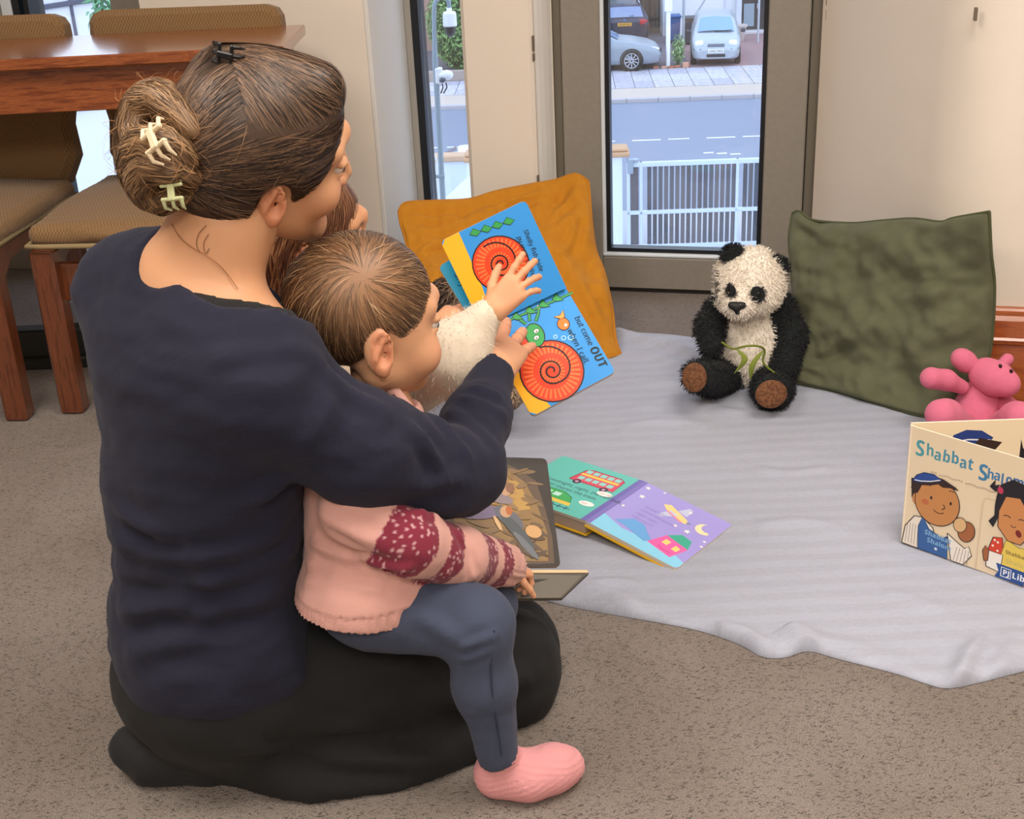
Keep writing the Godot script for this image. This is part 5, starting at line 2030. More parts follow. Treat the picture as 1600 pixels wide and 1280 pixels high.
func build_sea_book() -> void:
	var t := thing("board_book", "open blue board book with red coiled shells held up by the woman", "book", at(840, 500, 2.0))
	var m := vertex_paint(0.35)
	var blue := lin("2b8ed8")
	var sand := lin("f5b01e")
	var ink := lin("14161c")
	var green := lin("2f9a4c")
	var paper := lin("cbbfae")
	# left page (towards the top of the picture), then right page
	var hinge_top := at(891, 465, 2.02)
	var hinge_low := at(754, 513, 2.02)
	var l_low := at(688, 377, 1.99)
	var r_low := at(831, 651, 1.97)
	var w := l_low.distance_to(hinge_low)
	var h := hinge_low.distance_to(hinge_top)
	var lx := page_frame(l_low, hinge_low, at(830, 331, 1.99))
	var mb := MB.new()
	page_block(mb, w, h, 0.005, lx, blue, paper, true, false)
	var a := art(mb, lx, w)
	a.poly([[0.0, 0.05], [0.05, 0.0], [1.0, 0.0], [1.0, 0.14], [0.55, 0.19], [0.0, 0.21]], sand)
	a.shell(0.48, 0.46, 0.29, 0.6)
	for k in 4:
		var x := 0.07 + k * 0.015
		a.outlined([[x, 0.30 + k * 0.12], [x + 0.045, 0.36 + k * 0.12], [x + 0.02, 0.42 + k * 0.12], [x - 0.04, 0.36 + k * 0.12]], green, ink, 0.006)
	a.text("Shelly fish hide", 0.27, 0.84, 0.05, ink, -0.06, "Droid Sans", 400, 0.12)
	a.text("IN their shells", 0.30, 0.74, 0.05, ink, -0.06, "Droid Sans", 400, 0.12)
	part("page", mb, m, t, "page with a closed red shell and the words about hiding")
	var rx := page_frame(hinge_low, r_low, at(891, 465, 2.02))
	w = hinge_low.distance_to(r_low)
	mb = MB.new()
	page_block(mb, w, h, 0.010, rx, blue, paper, false, true)
	a = art(mb, rx, w)
	a.poly([[0.0, 0.0], [0.95, 0.0], [1.0, 0.05], [1.0, 0.2], [0.6, 0.10], [0.3, 0.08], [0.0, 0.1]], sand)
	a.outlined([[0.24, 0.22], [0.28, 0.12], [0.40, 0.1], [0.5, 0.36], [0.42, 0.42], [0.33, 0.38]], lin("e0401f"), lin("2a1418"), 0.014)
	a.shell(0.70, 0.37, 0.30, 0.2)
	a.oval(0.31, 0.40, 0.125, 0.092, ink, -0.15)
	a.oval(0.31, 0.40, 0.115, 0.082, green, -0.15)
	for s in [[0.19, 0.47, 0.08, 0.56], [0.16, 0.42, 0.05, 0.46], [0.17, 0.38, 0.06, 0.34]]:
		a.line([[s[0], s[1]], [lerpf(s[0], s[2], 0.5), lerpf(s[1], s[3], 0.65)], [s[2], s[3]]], 0.032, ink)
		a.line([[s[0], s[1]], [lerpf(s[0], s[2], 0.5), lerpf(s[1], s[3], 0.65)], [s[2], s[3]]], 0.02, green)
		a.oval(s[2], s[3], 0.02, 0.014, lin("f0c46a"))
	for e in [[0.28, 0.43], [0.34, 0.40]]:
		a.oval(e[0], e[1], 0.025, 0.03, ink)
		a.oval(e[0], e[1], 0.019, 0.024, lin("f4f2e0"))
		a.oval(e[0] + 0.006, e[1], 0.007, 0.009, ink)
	var vine := []
	for k in 16:
		vine.append([0.05 + k * 0.004, 0.18 + k * 0.048 + 0.012 * sin(k * 0.9)])
	a.line(vine, 0.026, ink)
	a.line(vine, 0.016, green)
	for k in 4:
		var x := 0.06 + k * 0.008
		var y := 0.32 + k * 0.14
		a.outlined([[x - 0.05, y + 0.03], [x - 0.01, y - 0.03], [x + 0.03, y], [x + 0.05, y + 0.06], [x, y + 0.04]], green, ink, 0.007)
	# small orange fish and bubbles
	a.oval(0.345, 0.685, 0.066, 0.06, lin("4a1e10"))
	a.oval(0.345, 0.685, 0.058, 0.052, lin("ee7a2e"))
	a.outlined([[0.29, 0.69], [0.24, 0.64], [0.25, 0.70], [0.22, 0.75], [0.29, 0.73]], lin("f3a04a"), lin("4a1e10"), 0.007)
	a.oval(0.365, 0.70, 0.014, 0.014, lin("fff4e0"))
	for b in [[0.42, 0.56, 0.016], [0.47, 0.62, 0.02], [0.50, 0.68, 0.024]]:
		a.ring(b[0], b[1], b[2], b[2], 0.008, lin("a7d8f2"))
	a.text("but come", 0.34, 0.83, 0.055, ink, -0.05, "Droid Sans", 400, 0.1)
	a.text("OUT", 0.68, 0.815, 0.08, ink, -0.02, "Droid Sans", 700, 0.1)
	a.text("when I call.", 0.42, 0.71, 0.055, ink, -0.05, "Droid Sans", 400, 0.1)
	part("page", mb, m, t, "page with a red coiled shell, a green head and the words but come OUT")
	# the pages behind, fanned out at the lower left
	var bx := page_frame(at(685, 417, 2.03), at(760, 540, 2.05), at(800, 370, 2.05))
	mb = MB.new()
	page_block(mb, w, h * 0.92, 0.006, bx, lin("1f98c4"), paper, true, false)
	a = art(mb, bx, w)
	a.text("shy fish", 0.14, 0.12, 0.07, ink, 0.0, "Droid Sans", 400, 0.1)
	part("back_pages", mb, m, t, "turquoise page showing behind")


func build_bedtime_book() -> void:
	var t := thing("board_book", "open teal and lilac board book lying flat on the blanket", "book", ground(990, 800))
	var m := vertex_paint(0.45)
	var up := 0.044
	var teal := lin("5fc0b4")
	var lilac := lin("a49ae0")
	var ink := lin("3a3850")
	# yellow cover under both halves
	var hinge_far := ground(1007, 752, up)
	var hinge_near := ground(915, 814, up)
	var right_near := ground(1057, 889, 0.010)
	var y_end := hinge_far
	var rxf := page_frame(hinge_near, right_near, y_end)
	var w := hinge_near.distance_to(right_near)
	var h := hinge_near.distance_to(hinge_far)
	var mb := MB.new()
	page_block(mb, w, h, 0.008, rxf, lilac, lin("cfc4b4"))
	var a := art(mb, rxf * Transform3D(Basis.from_scale(Vector3(1, h / w, 1)), Vector3.ZERO), w)
	var hh := 1.0
	a.poly([[0.0, 0.0], [0.97, 0.0], [1.0, 0.04], [1.0, 0.12], [0.8, 0.2], [0.3, 0.16], [0.0, 0.26]], lin("8ad0ee"))
	a.poly([[0.0, 0.0], [0.05, 0.0], [0.05, hh], [0.0, hh]], lin("7f73bd"))
	a.outlined([[0.18, 0.23], [0.28, 0.22], [0.56, 0.14], [0.6, 0.2], [0.5, 0.28], [0.42, 0.36], [0.3, 0.37], [0.24, 0.3]], lin("6aa6e2"), lin("5c96d8"), 0.006)
	a.poly([[0.58, 0.16], [0.86, 0.10], [0.92, 0.32], [0.66, 0.38]], lin("ef62ae"))
	a.poly([[0.66, 0.38], [0.92, 0.32], [0.88, 0.46], [0.76, 0.49]], lin("3fae94"))
	for k in 2:
		a.poly([[0.68 + k * 0.12, 0.25 - k * 0.03], [0.74 + k * 0.12, 0.24 - k * 0.03], [0.75 + k * 0.12, 0.31 - k * 0.03], [0.69 + k * 0.12, 0.325 - k * 0.03]], lin("f3d67a"))
	a.line([[0.68, 0.19], [0.75, 0.16], [0.83, 0.16]], 0.012, lin("c93f8c"))
	a.poly([[0.36, 0.80], [0.42, 0.84], [0.66, 0.73], [0.72, 0.67], [0.66, 0.66], [0.42, 0.74]], lin("f4d58e"))
	a.poly([[0.46, 0.76], [0.40, 0.60], [0.45, 0.60], [0.57, 0.73]], lin("c3c9e6"))
	a.poly([[0.52, 0.80], [0.58, 0.92], [0.63, 0.9], [0.63, 0.77]], lin("c3c9e6"))
	a.line([[0.44, 0.73], [0.64, 0.655]], 0.02, lin("ef8aa0"))
	a.oval(0.70, 0.69, 0.022, 0.022, lin("7f8cbf"))
	var moon := []
	for k in 15:
		var q := lerpf(1.9, 5.6, k / 14.0)
		moon.append([0.86 + cos(q) * 0.09, 0.72 + sin(q) * 0.09])
	for k in 11:
		var q := lerpf(5.2, 2.3, k / 10.0)
		moon.append([0.885 + cos(q) * 0.07, 0.755 + sin(q) * 0.07])
	a.poly(moon, lin("f6e3b4"))
	for s in [[0.10, 0.92, 0.03], [0.14, 0.75, 0.035], [0.26, 0.97, 0.018], [0.62, 0.86, 0.022], [0.76, 0.57, 0.035], [0.63, 0.57, 0.025], [0.96, 0.55, 0.022], [0.98, 0.46, 0.02], [0.1, 0.48, 0.022]]:
		a.star(s[0], s[1], s[2], lin("fbf7ea"))
	for k in 4:
		a.text(["Goodnight", "yellow aeroplane", "night night", "little moon"][k], 0.25, 0.63 - k * 0.075, 0.036, lin("9186cc"), 0.0)
	part("page", mb, m, t, "lilac page with aeroplane, moon, stars and pink house")
	mb = MB.new()
	page_block(mb, w + 0.004, h + 0.004, 0.004, rxf * Transform3D(Basis.IDENTITY, Vector3(0, -0.002, -0.0085)), lin("e0b01c"), lin("e0b01c"))
	part("cover", mb, m, t, "yellow cover edge")
	# left half, on its stack of pages
	var far_left := ground(880, 706, up)
	var lw := w
	var yd := (hinge_far - hinge_near).normalized()
	var ld := far_left - hinge_far
	var l0 := hinge_near + (ld - yd * ld.dot(yd)).normalized() * lw
	var lxf := page_frame(l0, hinge_near, l0 + (hinge_far - hinge_near))
	mb = MB.new()
	page_block(mb, lw, h, 0.006, lxf, teal, lin("b9a893"), true, false)
	a = art(mb, lxf * Transform3D(Basis.from_scale(Vector3(1, h / w, 1)), Vector3.ZERO), w)
	a.poly([[0.94, 0.0], [1.0, 0.0], [1.0, hh], [0.94, hh]], lin("6e63b0"))
	var red := lin("d8455e")
	a.outlined([[0.36, 0.62], [0.40, 0.86], [0.46, 0.9], [0.80, 0.9], [0.86, 0.86], [0.88, 0.62]], red, lin("8c2338"), 0.012)
	a.poly([[0.40, 0.76], [0.84, 0.76], [0.84, 0.80], [0.40, 0.80]], lin("e6c94e"))
	for row in 2:
		for k in 5:
			a.poly([[0.42 + k * 0.085, 0.67 + row * 0.145], [0.485 + k * 0.085, 0.67 + row * 0.145], [0.485 + k * 0.085, 0.735 + row * 0.145], [0.42 + k * 0.085, 0.735 + row * 0.145]], lin("8fd3cc"))
	for k in 2:
		a.oval(0.46 + k * 0.32, 0.61, 0.045, 0.045, lin("3a2a40"))
		a.oval(0.46 + k * 0.32, 0.61, 0.02, 0.02, lin("c99ab0"))
	a.text("Goodnight, night, the red bus.", 0.16, 0.51, 0.05, ink, -0.02)
	a.text("TEE shares the train.", 0.22, 0.42, 0.05, ink, -0.02)
	a.outlined([[0.16, 0.20], [0.16, 0.36], [0.5, 0.36], [0.62, 0.30], [0.68, 0.2]], lin("3fae5a"), lin("1f6a3c"), 0.01)
	a.poly([[0.16, 0.14], [0.16, 0.2], [0.68, 0.2], [0.7, 0.14]], lin("e6c94e"))
	for k in 3:
		a.poly([[0.2 + k * 0.11, 0.25], [0.28 + k * 0.11, 0.25], [0.28 + k * 0.11, 0.32], [0.2 + k * 0.11, 0.32]], lin("bfe6dc"))
	a.line([[0.1, 0.09], [0.75, 0.09]], 0.01, lin("2c4468"))
	for k in 8:
		a.line([[0.14 + k * 0.08, 0.06], [0.14 + k * 0.08, 0.12]], 0.012, lin("2c4468"))
	for b in [[0.86, 0.54, "night night"], [0.83, 0.28, "night"]]:
		a.oval(b[0] - 0.02, b[1], 0.085, 0.045, lin("f3f3ee"))
		a.text(b[2], b[0] - 0.085, b[1], 0.024, lin("c0506a"))
	part("page", mb, m, t, "teal page with red double-decker bus and green train")
	mb = MB.new()
	page_block(mb, lw - 0.002, h - 0.002, 0.022, lxf * Transform3D(Basis.IDENTITY, Vector3(0.001, 0.001, -0.0065)), lin("a8917a"), lin("a8917a"), true, false)
	part("page_stack", mb, m, t)
	mb = MB.new()
	page_block(mb, lw + 0.004, h + 0.004, 0.003, lxf * Transform3D(Basis.IDENTITY, Vector3(-0.002, -0.002, -0.0285)), lin("e0b01c"), lin("e0b01c"), true, false)
	part("cover", mb, m, t, "yellow cover edge")


func build_painted_book() -> void:
	var t := thing("board_book", "open dark board book with brown painted picture held by the toddler", "book", at(790, 880, 1.9))
	var m := vertex_paint(0.5)
	var paper := lin("c9ad8c")
	var low := at(690, 886, 1.9)
	var right := at(876, 886, 1.96)
	var f := page_frame(low, right, at(860, 716, 2.04))
	var w := low.distance_to(right)
	var h := at(876, 886, 1.96).distance_to(at(858, 717, 2.04))
	var mb := MB.new()
	page_block(mb, w, h, 0.006, f, lin("2c2620"), paper)
	var a := art(mb, f, w)
	var hh := h / w
	a.poly([[0, 0.0], [0.95, 0.03], [0.96, 0.25], [0.93, 0.5], [0.88, 0.75], [0.76, hh - 0.12], [0.55, hh - 0.02], [0, hh - 0.03]], lin("5a4736"))
	a.poly([[0, 0.05], [0.9, 0.05], [0.92, 0.3], [0.86, 0.55], [0.78, 0.74], [0.62, hh - 0.1], [0.3, hh - 0.06], [0, hh - 0.1]], lin("8d6f42"))
	a.poly([[0.1, 0.5], [0.5, 0.46], [0.8, 0.5], [0.74, 0.72], [0.55, 0.86], [0.25, 0.82]], lin("b8924a"))
	a.poly([[0.0, 0.06], [0.35, 0.04], [0.88, 0.08], [0.8, 0.2], [0.5, 0.17], [0.2, 0.25], [0.0, 0.22]], lin("8d7452"))
	var g := RandomNumberGenerator.new()
	g.seed = 77
	for k in 170:
		var x := g.randf_range(0.04, 0.88)
		var y := g.randf_range(0.07, hh - 0.12)
		var gold := clampf(1.2 - Vector2((x - 0.5) / 0.42, (y - 0.62) / 0.38).length(), 0.0, 1.0)
		var q := lin("54412f").lerp(lin("b8914c"), gold * g.randf_range(0.7, 1.05)).lerp(lin("7d6a5c"), g.randf() * 0.35)
		a.oval(x, y, g.randf_range(0.03, 0.10), g.randf_range(0.008, 0.022), q, g.randf_range(-0.9, 0.5))
	a.oval(0.42, 0.78, 0.13, 0.11, lin("b5a98c"), 0.3)
	for s in [["6f6470", 0.30, 0.60, 0.19, 0.05, -0.5], ["8b7c84", 0.52, 0.60, 0.14, 0.05, -0.3], ["75688a", 0.38, 0.46, 0.2, 0.055, 0.1], ["5f6270", 0.60, 0.42, 0.14, 0.07, -0.7], ["4a5258", 0.66, 0.30, 0.2, 0.05, -0.9], ["6a6f78", 0.72, 0.18, 0.15, 0.03, -0.9], ["c39a7a", 0.60, 0.66, 0.045, 0.05, 0.0], ["8a5f44", 0.64, 0.68, 0.04, 0.045, 0.0], ["c79d78", 0.58, 0.47, 0.05, 0.05, 0.0], ["b5652e", 0.61, 0.48, 0.03, 0.04, 0.0], ["cba06a", 0.80, 0.30, 0.07, 0.055, -0.2], ["d9b483", 0.5, 0.37, 0.018, 0.07, 0.4], ["23242a", 0.18, 0.62, 0.08, 0.012, 0.2]]:
		a.oval(s[1], s[2], s[3], s[4], lin(s[0]), s[5])
	part("painted_page", mb, m, t, "page painted with tumbling grey figures in brown and gold")
	# the near board, its pale page edge uppermost
	var o := at(770, 936, 1.83)
	var bx := page_frame(o, at(884, 936, 1.86), at(802, 889, 1.885))
	mb = MB.new()
	var poly := PackedVector2Array([Vector2(-0.02, 0.0), Vector2(0.105, 0.002), Vector2(0.158, 0.052), Vector2(-0.02, 0.05)])
	mb.col = lin("4e4a44")
	mb.prism(poly, 0.006, bx * Transform3D(Basis.IDENTITY, Vector3(0, 0, -0.006)), 0.0004)
	mb.col = lin("e2c096")
	mb.prism(PackedVector2Array([Vector2(-0.02, 0.050), Vector2(0.1575, 0.0522), Vector2(0.1565, 0.0575), Vector2(-0.02, 0.0565)]), 0.006, bx * Transform3D(Basis.IDENTITY, Vector3(0, 0, -0.0058)), 0.0003)
	a = art(mb, bx, 0.15)
	a.poly([[-0.1, 0.005], [0.68, 0.015], [0.98, 0.31], [0.5, 0.32], [-0.1, 0.32]], lin("6d675e"))
	a.poly([[0.2, 0.12], [0.45, 0.2], [0.62, 0.26], [0.4, 0.25], [0.3, 0.18]], lin("34322f"))
	a.poly([[0.28, 0.02], [0.4, 0.03], [0.36, 0.08], [0.3, 0.07]], lin("3d3a36"))
	part("board", mb, m, t, "grey board seen under its pale page edge")


func build_cream_book() -> void:
	var spine_low := ground(1409, 847, 0.012)
	var t := thing("picture_book", "cream picture book standing open with two smiling cartoon children on its cover", "book", Vector3(spine_low.x, 0, spine_low.z))
	var m := vertex_paint(0.4)
	var cream := lin("e6d3b4")
	var ink := lin("2a2024")
	var h := 0.213
	var spine_top := at(1412, 662, depth_of(spine_low) * 0.0 + depth_of(spine_low) - h * sin(deg_to_rad(24.0)))
	var out_low := ground(1636, 930, 0.012)
	var f := page_frame(spine_low, out_low, spine_top)
	var w := spine_low.distance_to(out_low)
	h = spine_low.distance_to(spine_top)
	var mb := MB.new()
	page_block(mb, w, h, 0.0025, f, cream, lin("f2e6d2"), false, false)
	var a := art(mb, f * Transform3D(Basis.from_scale(Vector3(0.85, 1, 1)), Vector3.ZERO), w)
	var k := h / w                                       # the height in drawing units
	# title
	var title := "Shabbat Shalom"
	var x := 0.045
	for i in title.length():
		var ch := title[i]
		var big := ch == "S"
		var u := i / 13.0
		if ch != " ":
			var q := lin("4d9aa6").lerp(lin("3a6fae"), u)
			a.text(ch, x, k * 0.79 + (0.04 if i < 7 else 0.012) + 0.008 * sin(i * 2.1), 0.115 if big else (0.082 if i < 8 else 0.07), q, 0.05 * sin(i * 1.7), "Droid Sans", 700)
		x += (1.0 if i < 8 else 0.78) * (0.088 if big else (0.036 if ch == " " else (0.047 if ch in "tl" else 0.108 if ch == "m" else 0.068)))
	for i in 34:
		if i != 15 and i != 3:
			a.line([[0.19 + i * 0.0175, k * 0.675 + 0.004 * sin(i * 1.1)], [0.202 + i * 0.0175, k * 0.675 + 0.004 * sin(i * 1.1)]], 0.011, lin("b9a58c"))
	a = art(mb, f * Transform3D(Basis.from_scale(Vector3(0.85, 0.86, 1)), Vector3.ZERO), w)
	a.z = 0.001
	# boy
	var skin := lin("c4874f")
	var hair := lin("33201b")
	a.outlined([[0.0, 0.0], [0.02, 0.16], [0.09, 0.27], [0.16, 0.28], [0.25, 0.22], [0.32, 0.0]], lin("e9e0d2"), ink, 0.008)
	for i in 7:
		a.line([[0.03 + i * 0.025, 0.02], [0.04 + i * 0.022, 0.2]], 0.005, lin("9a8d86"))
	a.outlined([[0.14, 0.0], [0.13, 0.2], [0.16, 0.29], [0.22, 0.2], [0.33, 0.16], [0.37, 0.19], [0.39, 0.0]], lin("35619e"), lin("23406e"), 0.006)
	a.outlined([[0.37, 0.22], [0.44, 0.18], [0.52, 0.14], [0.55, 0.17], [0.58, 0.1], [0.52, 0.0], [0.42, 0.0]], lin("ece4d8"), ink, 0.007)
	for i in 5:
		a.line([[0.44 + i * 0.027, 0.01], [0.46 + i * 0.024, 0.13]], 0.005, lin("9a8d86"))
	a.text("Shabbat", 0.185, 0.165, 0.042, lin("86b4dc"), -0.05, "Droid Sans", 700)
	a.text("Shalom", 0.21, 0.105, 0.042, lin("86b4dc"), -0.05, "Droid Sans", 700)
	a.star(0.29, 0.05, 0.018, lin("dce8f2"))
	a.outlined([[0.04, 0.58], [0.055, 0.42], [0.1, 0.5], [0.1, 0.6]], hair, hair, 0.004)
	a.oval(0.095, 0.42, 0.035, 0.05, skin)
	a.oval(0.265, 0.445, 0.185, 0.2, ink, -0.3)
	a.oval(0.265, 0.445, 0.178, 0.193, skin, -0.3)
	a.poly([[0.04, 0.50], [0.08, 0.60], [0.17, 0.66], [0.30, 0.655], [0.40, 0.62], [0.43, 0.60], [0.36, 0.60], [0.30, 0.585], [0.26, 0.6], [0.2, 0.57], [0.13, 0.55], [0.1, 0.47]], hair)
	a.outlined([[0.05, 0.565], [0.08, 0.62], [0.14, 0.66], [0.22, 0.67], [0.29, 0.64], [0.20, 0.6], [0.1, 0.565]], lin("274a96"), lin("16285c"), 0.007)
	a.line([[0.065, 0.575], [0.12, 0.582], [0.2, 0.605], [0.275, 0.64]], 0.008, lin("e4e8ee"))
	for e in [[0.215, 0.47], [0.375, 0.475]]:
		a.oval(e[0], e[1], 0.009, 0.015, ink)
	a.ring(0.185, 0.54, 0.03, 0.03, 0.006, ink, 0.0, 0.9, 2.4)
	a.ring(0.375, 0.55, 0.03, 0.03, 0.006, ink, 0.0, 0.9, 2.4)
	a.ring(0.31, 0.425, 0.02, 0.02, 0.007, ink, 0.0, -1.8, 1.4)
	a.ring(0.285, 0.39, 0.045, 0.028, 0.007, lin("5a1f18"), 0.0, 3.5, 5.9)
	a.oval(0.17, 0.42, 0.03, 0.025, lin("bd6a40"))
	a.oval(0.52, 0.285, 0.068, 0.092, ink, -0.25)
	a.oval(0.52, 0.285, 0.061, 0.085, lin("a2623a"), -0.25)
	a.oval(0.465, 0.325, 0.054, 0.066, ink, -0.3)
	a.oval(0.465, 0.325, 0.048, 0.06, lin("d9b27e"), -0.3)
	# girl
	var gs := lin("cc8a52")
	a.line([[0.62, 0.0], [0.62, 0.58], [0.64, 0.62], [0.72, 0.62]], 0.006, lin("d8c6ad"))
	a.outlined([[0.70, 0.2], [0.73, 0.32], [0.80, 0.34], [0.82, 0.22], [0.80, 0.12]], lin("d2432a"), ink, 0.006)
	for d in [[0.735, 0.25], [0.77, 0.29], [0.775, 0.22], [0.745, 0.3]]:
		a.oval(d[0], d[1], 0.009, 0.009, lin("f6e8dc"))
	a.outlined([[0.82, 0.02], [0.80, 0.18], [0.83, 0.34], [0.93, 0.3], [1.0, 0.32], [1.0, 0.0], [0.9, -0.0]], lin("e3c85a"), lin("8a6f28"), 0.006)
	a.text("Shabbat", 0.835, 0.235, 0.03, lin("6f5a2a"), 0.0, "Droid Sans", 700)
	a.text("Shalom", 0.845, 0.165, 0.038, lin("c9b46a"), 0.0, "Droid Sans", 700)
	a.outlined([[0.70, 0.06], [0.69, 0.2], [0.82, 0.2], [0.81, 0.05]], lin("eee9e2"), ink, 0.007)
	a.outlined([[0.68, 0.1], [0.66, 0.18], [0.68, 0.23], [0.71, 0.2], [0.71, 0.11]], lin("a2623a"), ink, 0.006)
	a.poly([[0.72, 0.66], [0.74, 0.76], [0.83, 0.83], [0.94, 0.81], [1.0, 0.74], [1.0, 0.40], [0.96, 0.5], [0.9, 0.62], [0.8, 0.66], [0.76, 0.52], [0.72, 0.40], [0.68, 0.44], [0.72, 0.5], [0.715, 0.58]], lin("1f1a20"))
	a.outlined([[0.755, 0.42], [0.75, 0.55], [0.79, 0.68], [0.9, 0.7], [0.98, 0.58], [0.995, 0.42], [0.94, 0.33], [0.84, 0.33]], gs, ink, 0.007)
	a.poly([[0.74, 0.62], [0.80, 0.70], [0.88, 0.715], [0.97, 0.6], [0.99, 0.66], [0.93, 0.78], [0.8, 0.77]], lin("1f1a20"))
	for e in [[0.815, 0.525], [0.93, 0.53]]:
		a.ring(e[0], e[1] - 0.01, 0.028, 0.016, 0.007, ink, 0.0, 0.3, 2.84)
	a.ring(0.87, 0.47, 0.018, 0.016, 0.006, ink, 0.0, 3.3, 6.1)
	a.oval(0.915, 0.415, 0.022, 0.03, lin("7a1f1c"), 0.4)
	a.poly([[0.66, 0.72], [0.70, 0.79], [0.70, 0.74], [0.735, 0.76], [0.72, 0.71], [0.75, 0.7], [0.70, 0.695]], lin("1f1a20"))
	a.oval(0.745, 0.715, 0.022, 0.028, lin("c13a5a"), 0.3)
	# publisher's ribbon
	a.poly([[0.775, 0.005], [0.80, 0.06], [0.775, 0.12], [1.0, 0.12], [1.0, 0.0]], lin("2a4f94"))
	a.outlined([[0.82, 0.025], [0.82, 0.10], [0.895, 0.10], [0.895, 0.025]], lin("2a4f94"), lin("eef0f4"), 0.007)
	a.text("PJ", 0.832, 0.062, 0.045, lin("f2f4f7"), 0.0, "Droid Sans", 700)
	a.text("Library", 0.905, 0.062, 0.05, lin("f2f4f7"), 0.0, "Droid Sans", 700)
	part("cover", mb, m, t, "cream cover with title, boy in blue cap and girl with ponytail")
	# the other half, running away to the right
	var far_low := ground(1690, 838, 0.012)
	var g := page_frame(spine_low, far_low, spine_top)
	mb = MB.new()
	page_block(mb, w, h, 0.004, g, cream, lin("f2e6d2"), false, false)
	a = art(mb, g, w)
	a.poly([[0.26, 0.80 * k], [0.28, 0.89 * k], [0.36, 0.93 * k], [0.46, 0.92 * k], [0.54, 0.86 * k], [0.5, 0.8 * k]], lin("1f3a7e"))
	a.line([[0.27, 0.83 * k], [0.38, 0.85 * k], [0.52, 0.84 * k]], 0.01, lin("d8dde6"))
	a.poly([[0.45, 0.86 * k], [0.6, 0.82 * k], [0.56, 0.76 * k], [0.4, 0.76 * k]], hair)
	a.poly([[0.72, 0.84 * k], [0.74, 0.76 * k], [0.86, 0.82 * k], [1.0, 0.8 * k], [1.0, 0.6 * k], [0.72, 0.6 * k]], lin("1f1a20"))
	part("page", mb, m, t, "cream page behind showing a blue cap and dark hair")
	mb = MB.new()
	mb.tube([f * Vector3(0, 0, -0.002), f * Vector3(0, h, -0.002)], 0.003, 8)
	part("spine", mb, paint("efe0c6", 0.5), t)


# ================================================================ people
const CREASE := 1.3
var skin_mat: StandardMaterial3D
var hair_mat: StandardMaterial3D


func append(to: MB, m: MB) -> void:
	var base := to.v.size()
	to.v.append_array(m.v)
	to.n.append_array(m.n)
	to.c.append_array(m.c)
	to.t.append_array(m.t)
	for k in m.ix:
		to.ix.append(base + k)


# yaw away from a right-facing profile, nod down, tilt of the right ear towards the shoulder
func head_frame(px_: float, py_: float, z: float, yaw: float, nod: float, tilt: float, size: float) -> Transform3D:
	var fw := Vector3(cos(yaw) * cos(nod), -sin(nod), -sin(yaw) * cos(nod))
	var left := Vector3.UP.cross(fw).normalized()
	var up := fw.cross(left)
	var up2 := up * cos(tilt) - left * sin(tilt)
	return Transform3D(Basis(up2.cross(fw), up2, fw) * Basis.from_scale(Vector3.ONE * size), atz(px_, py_, z))


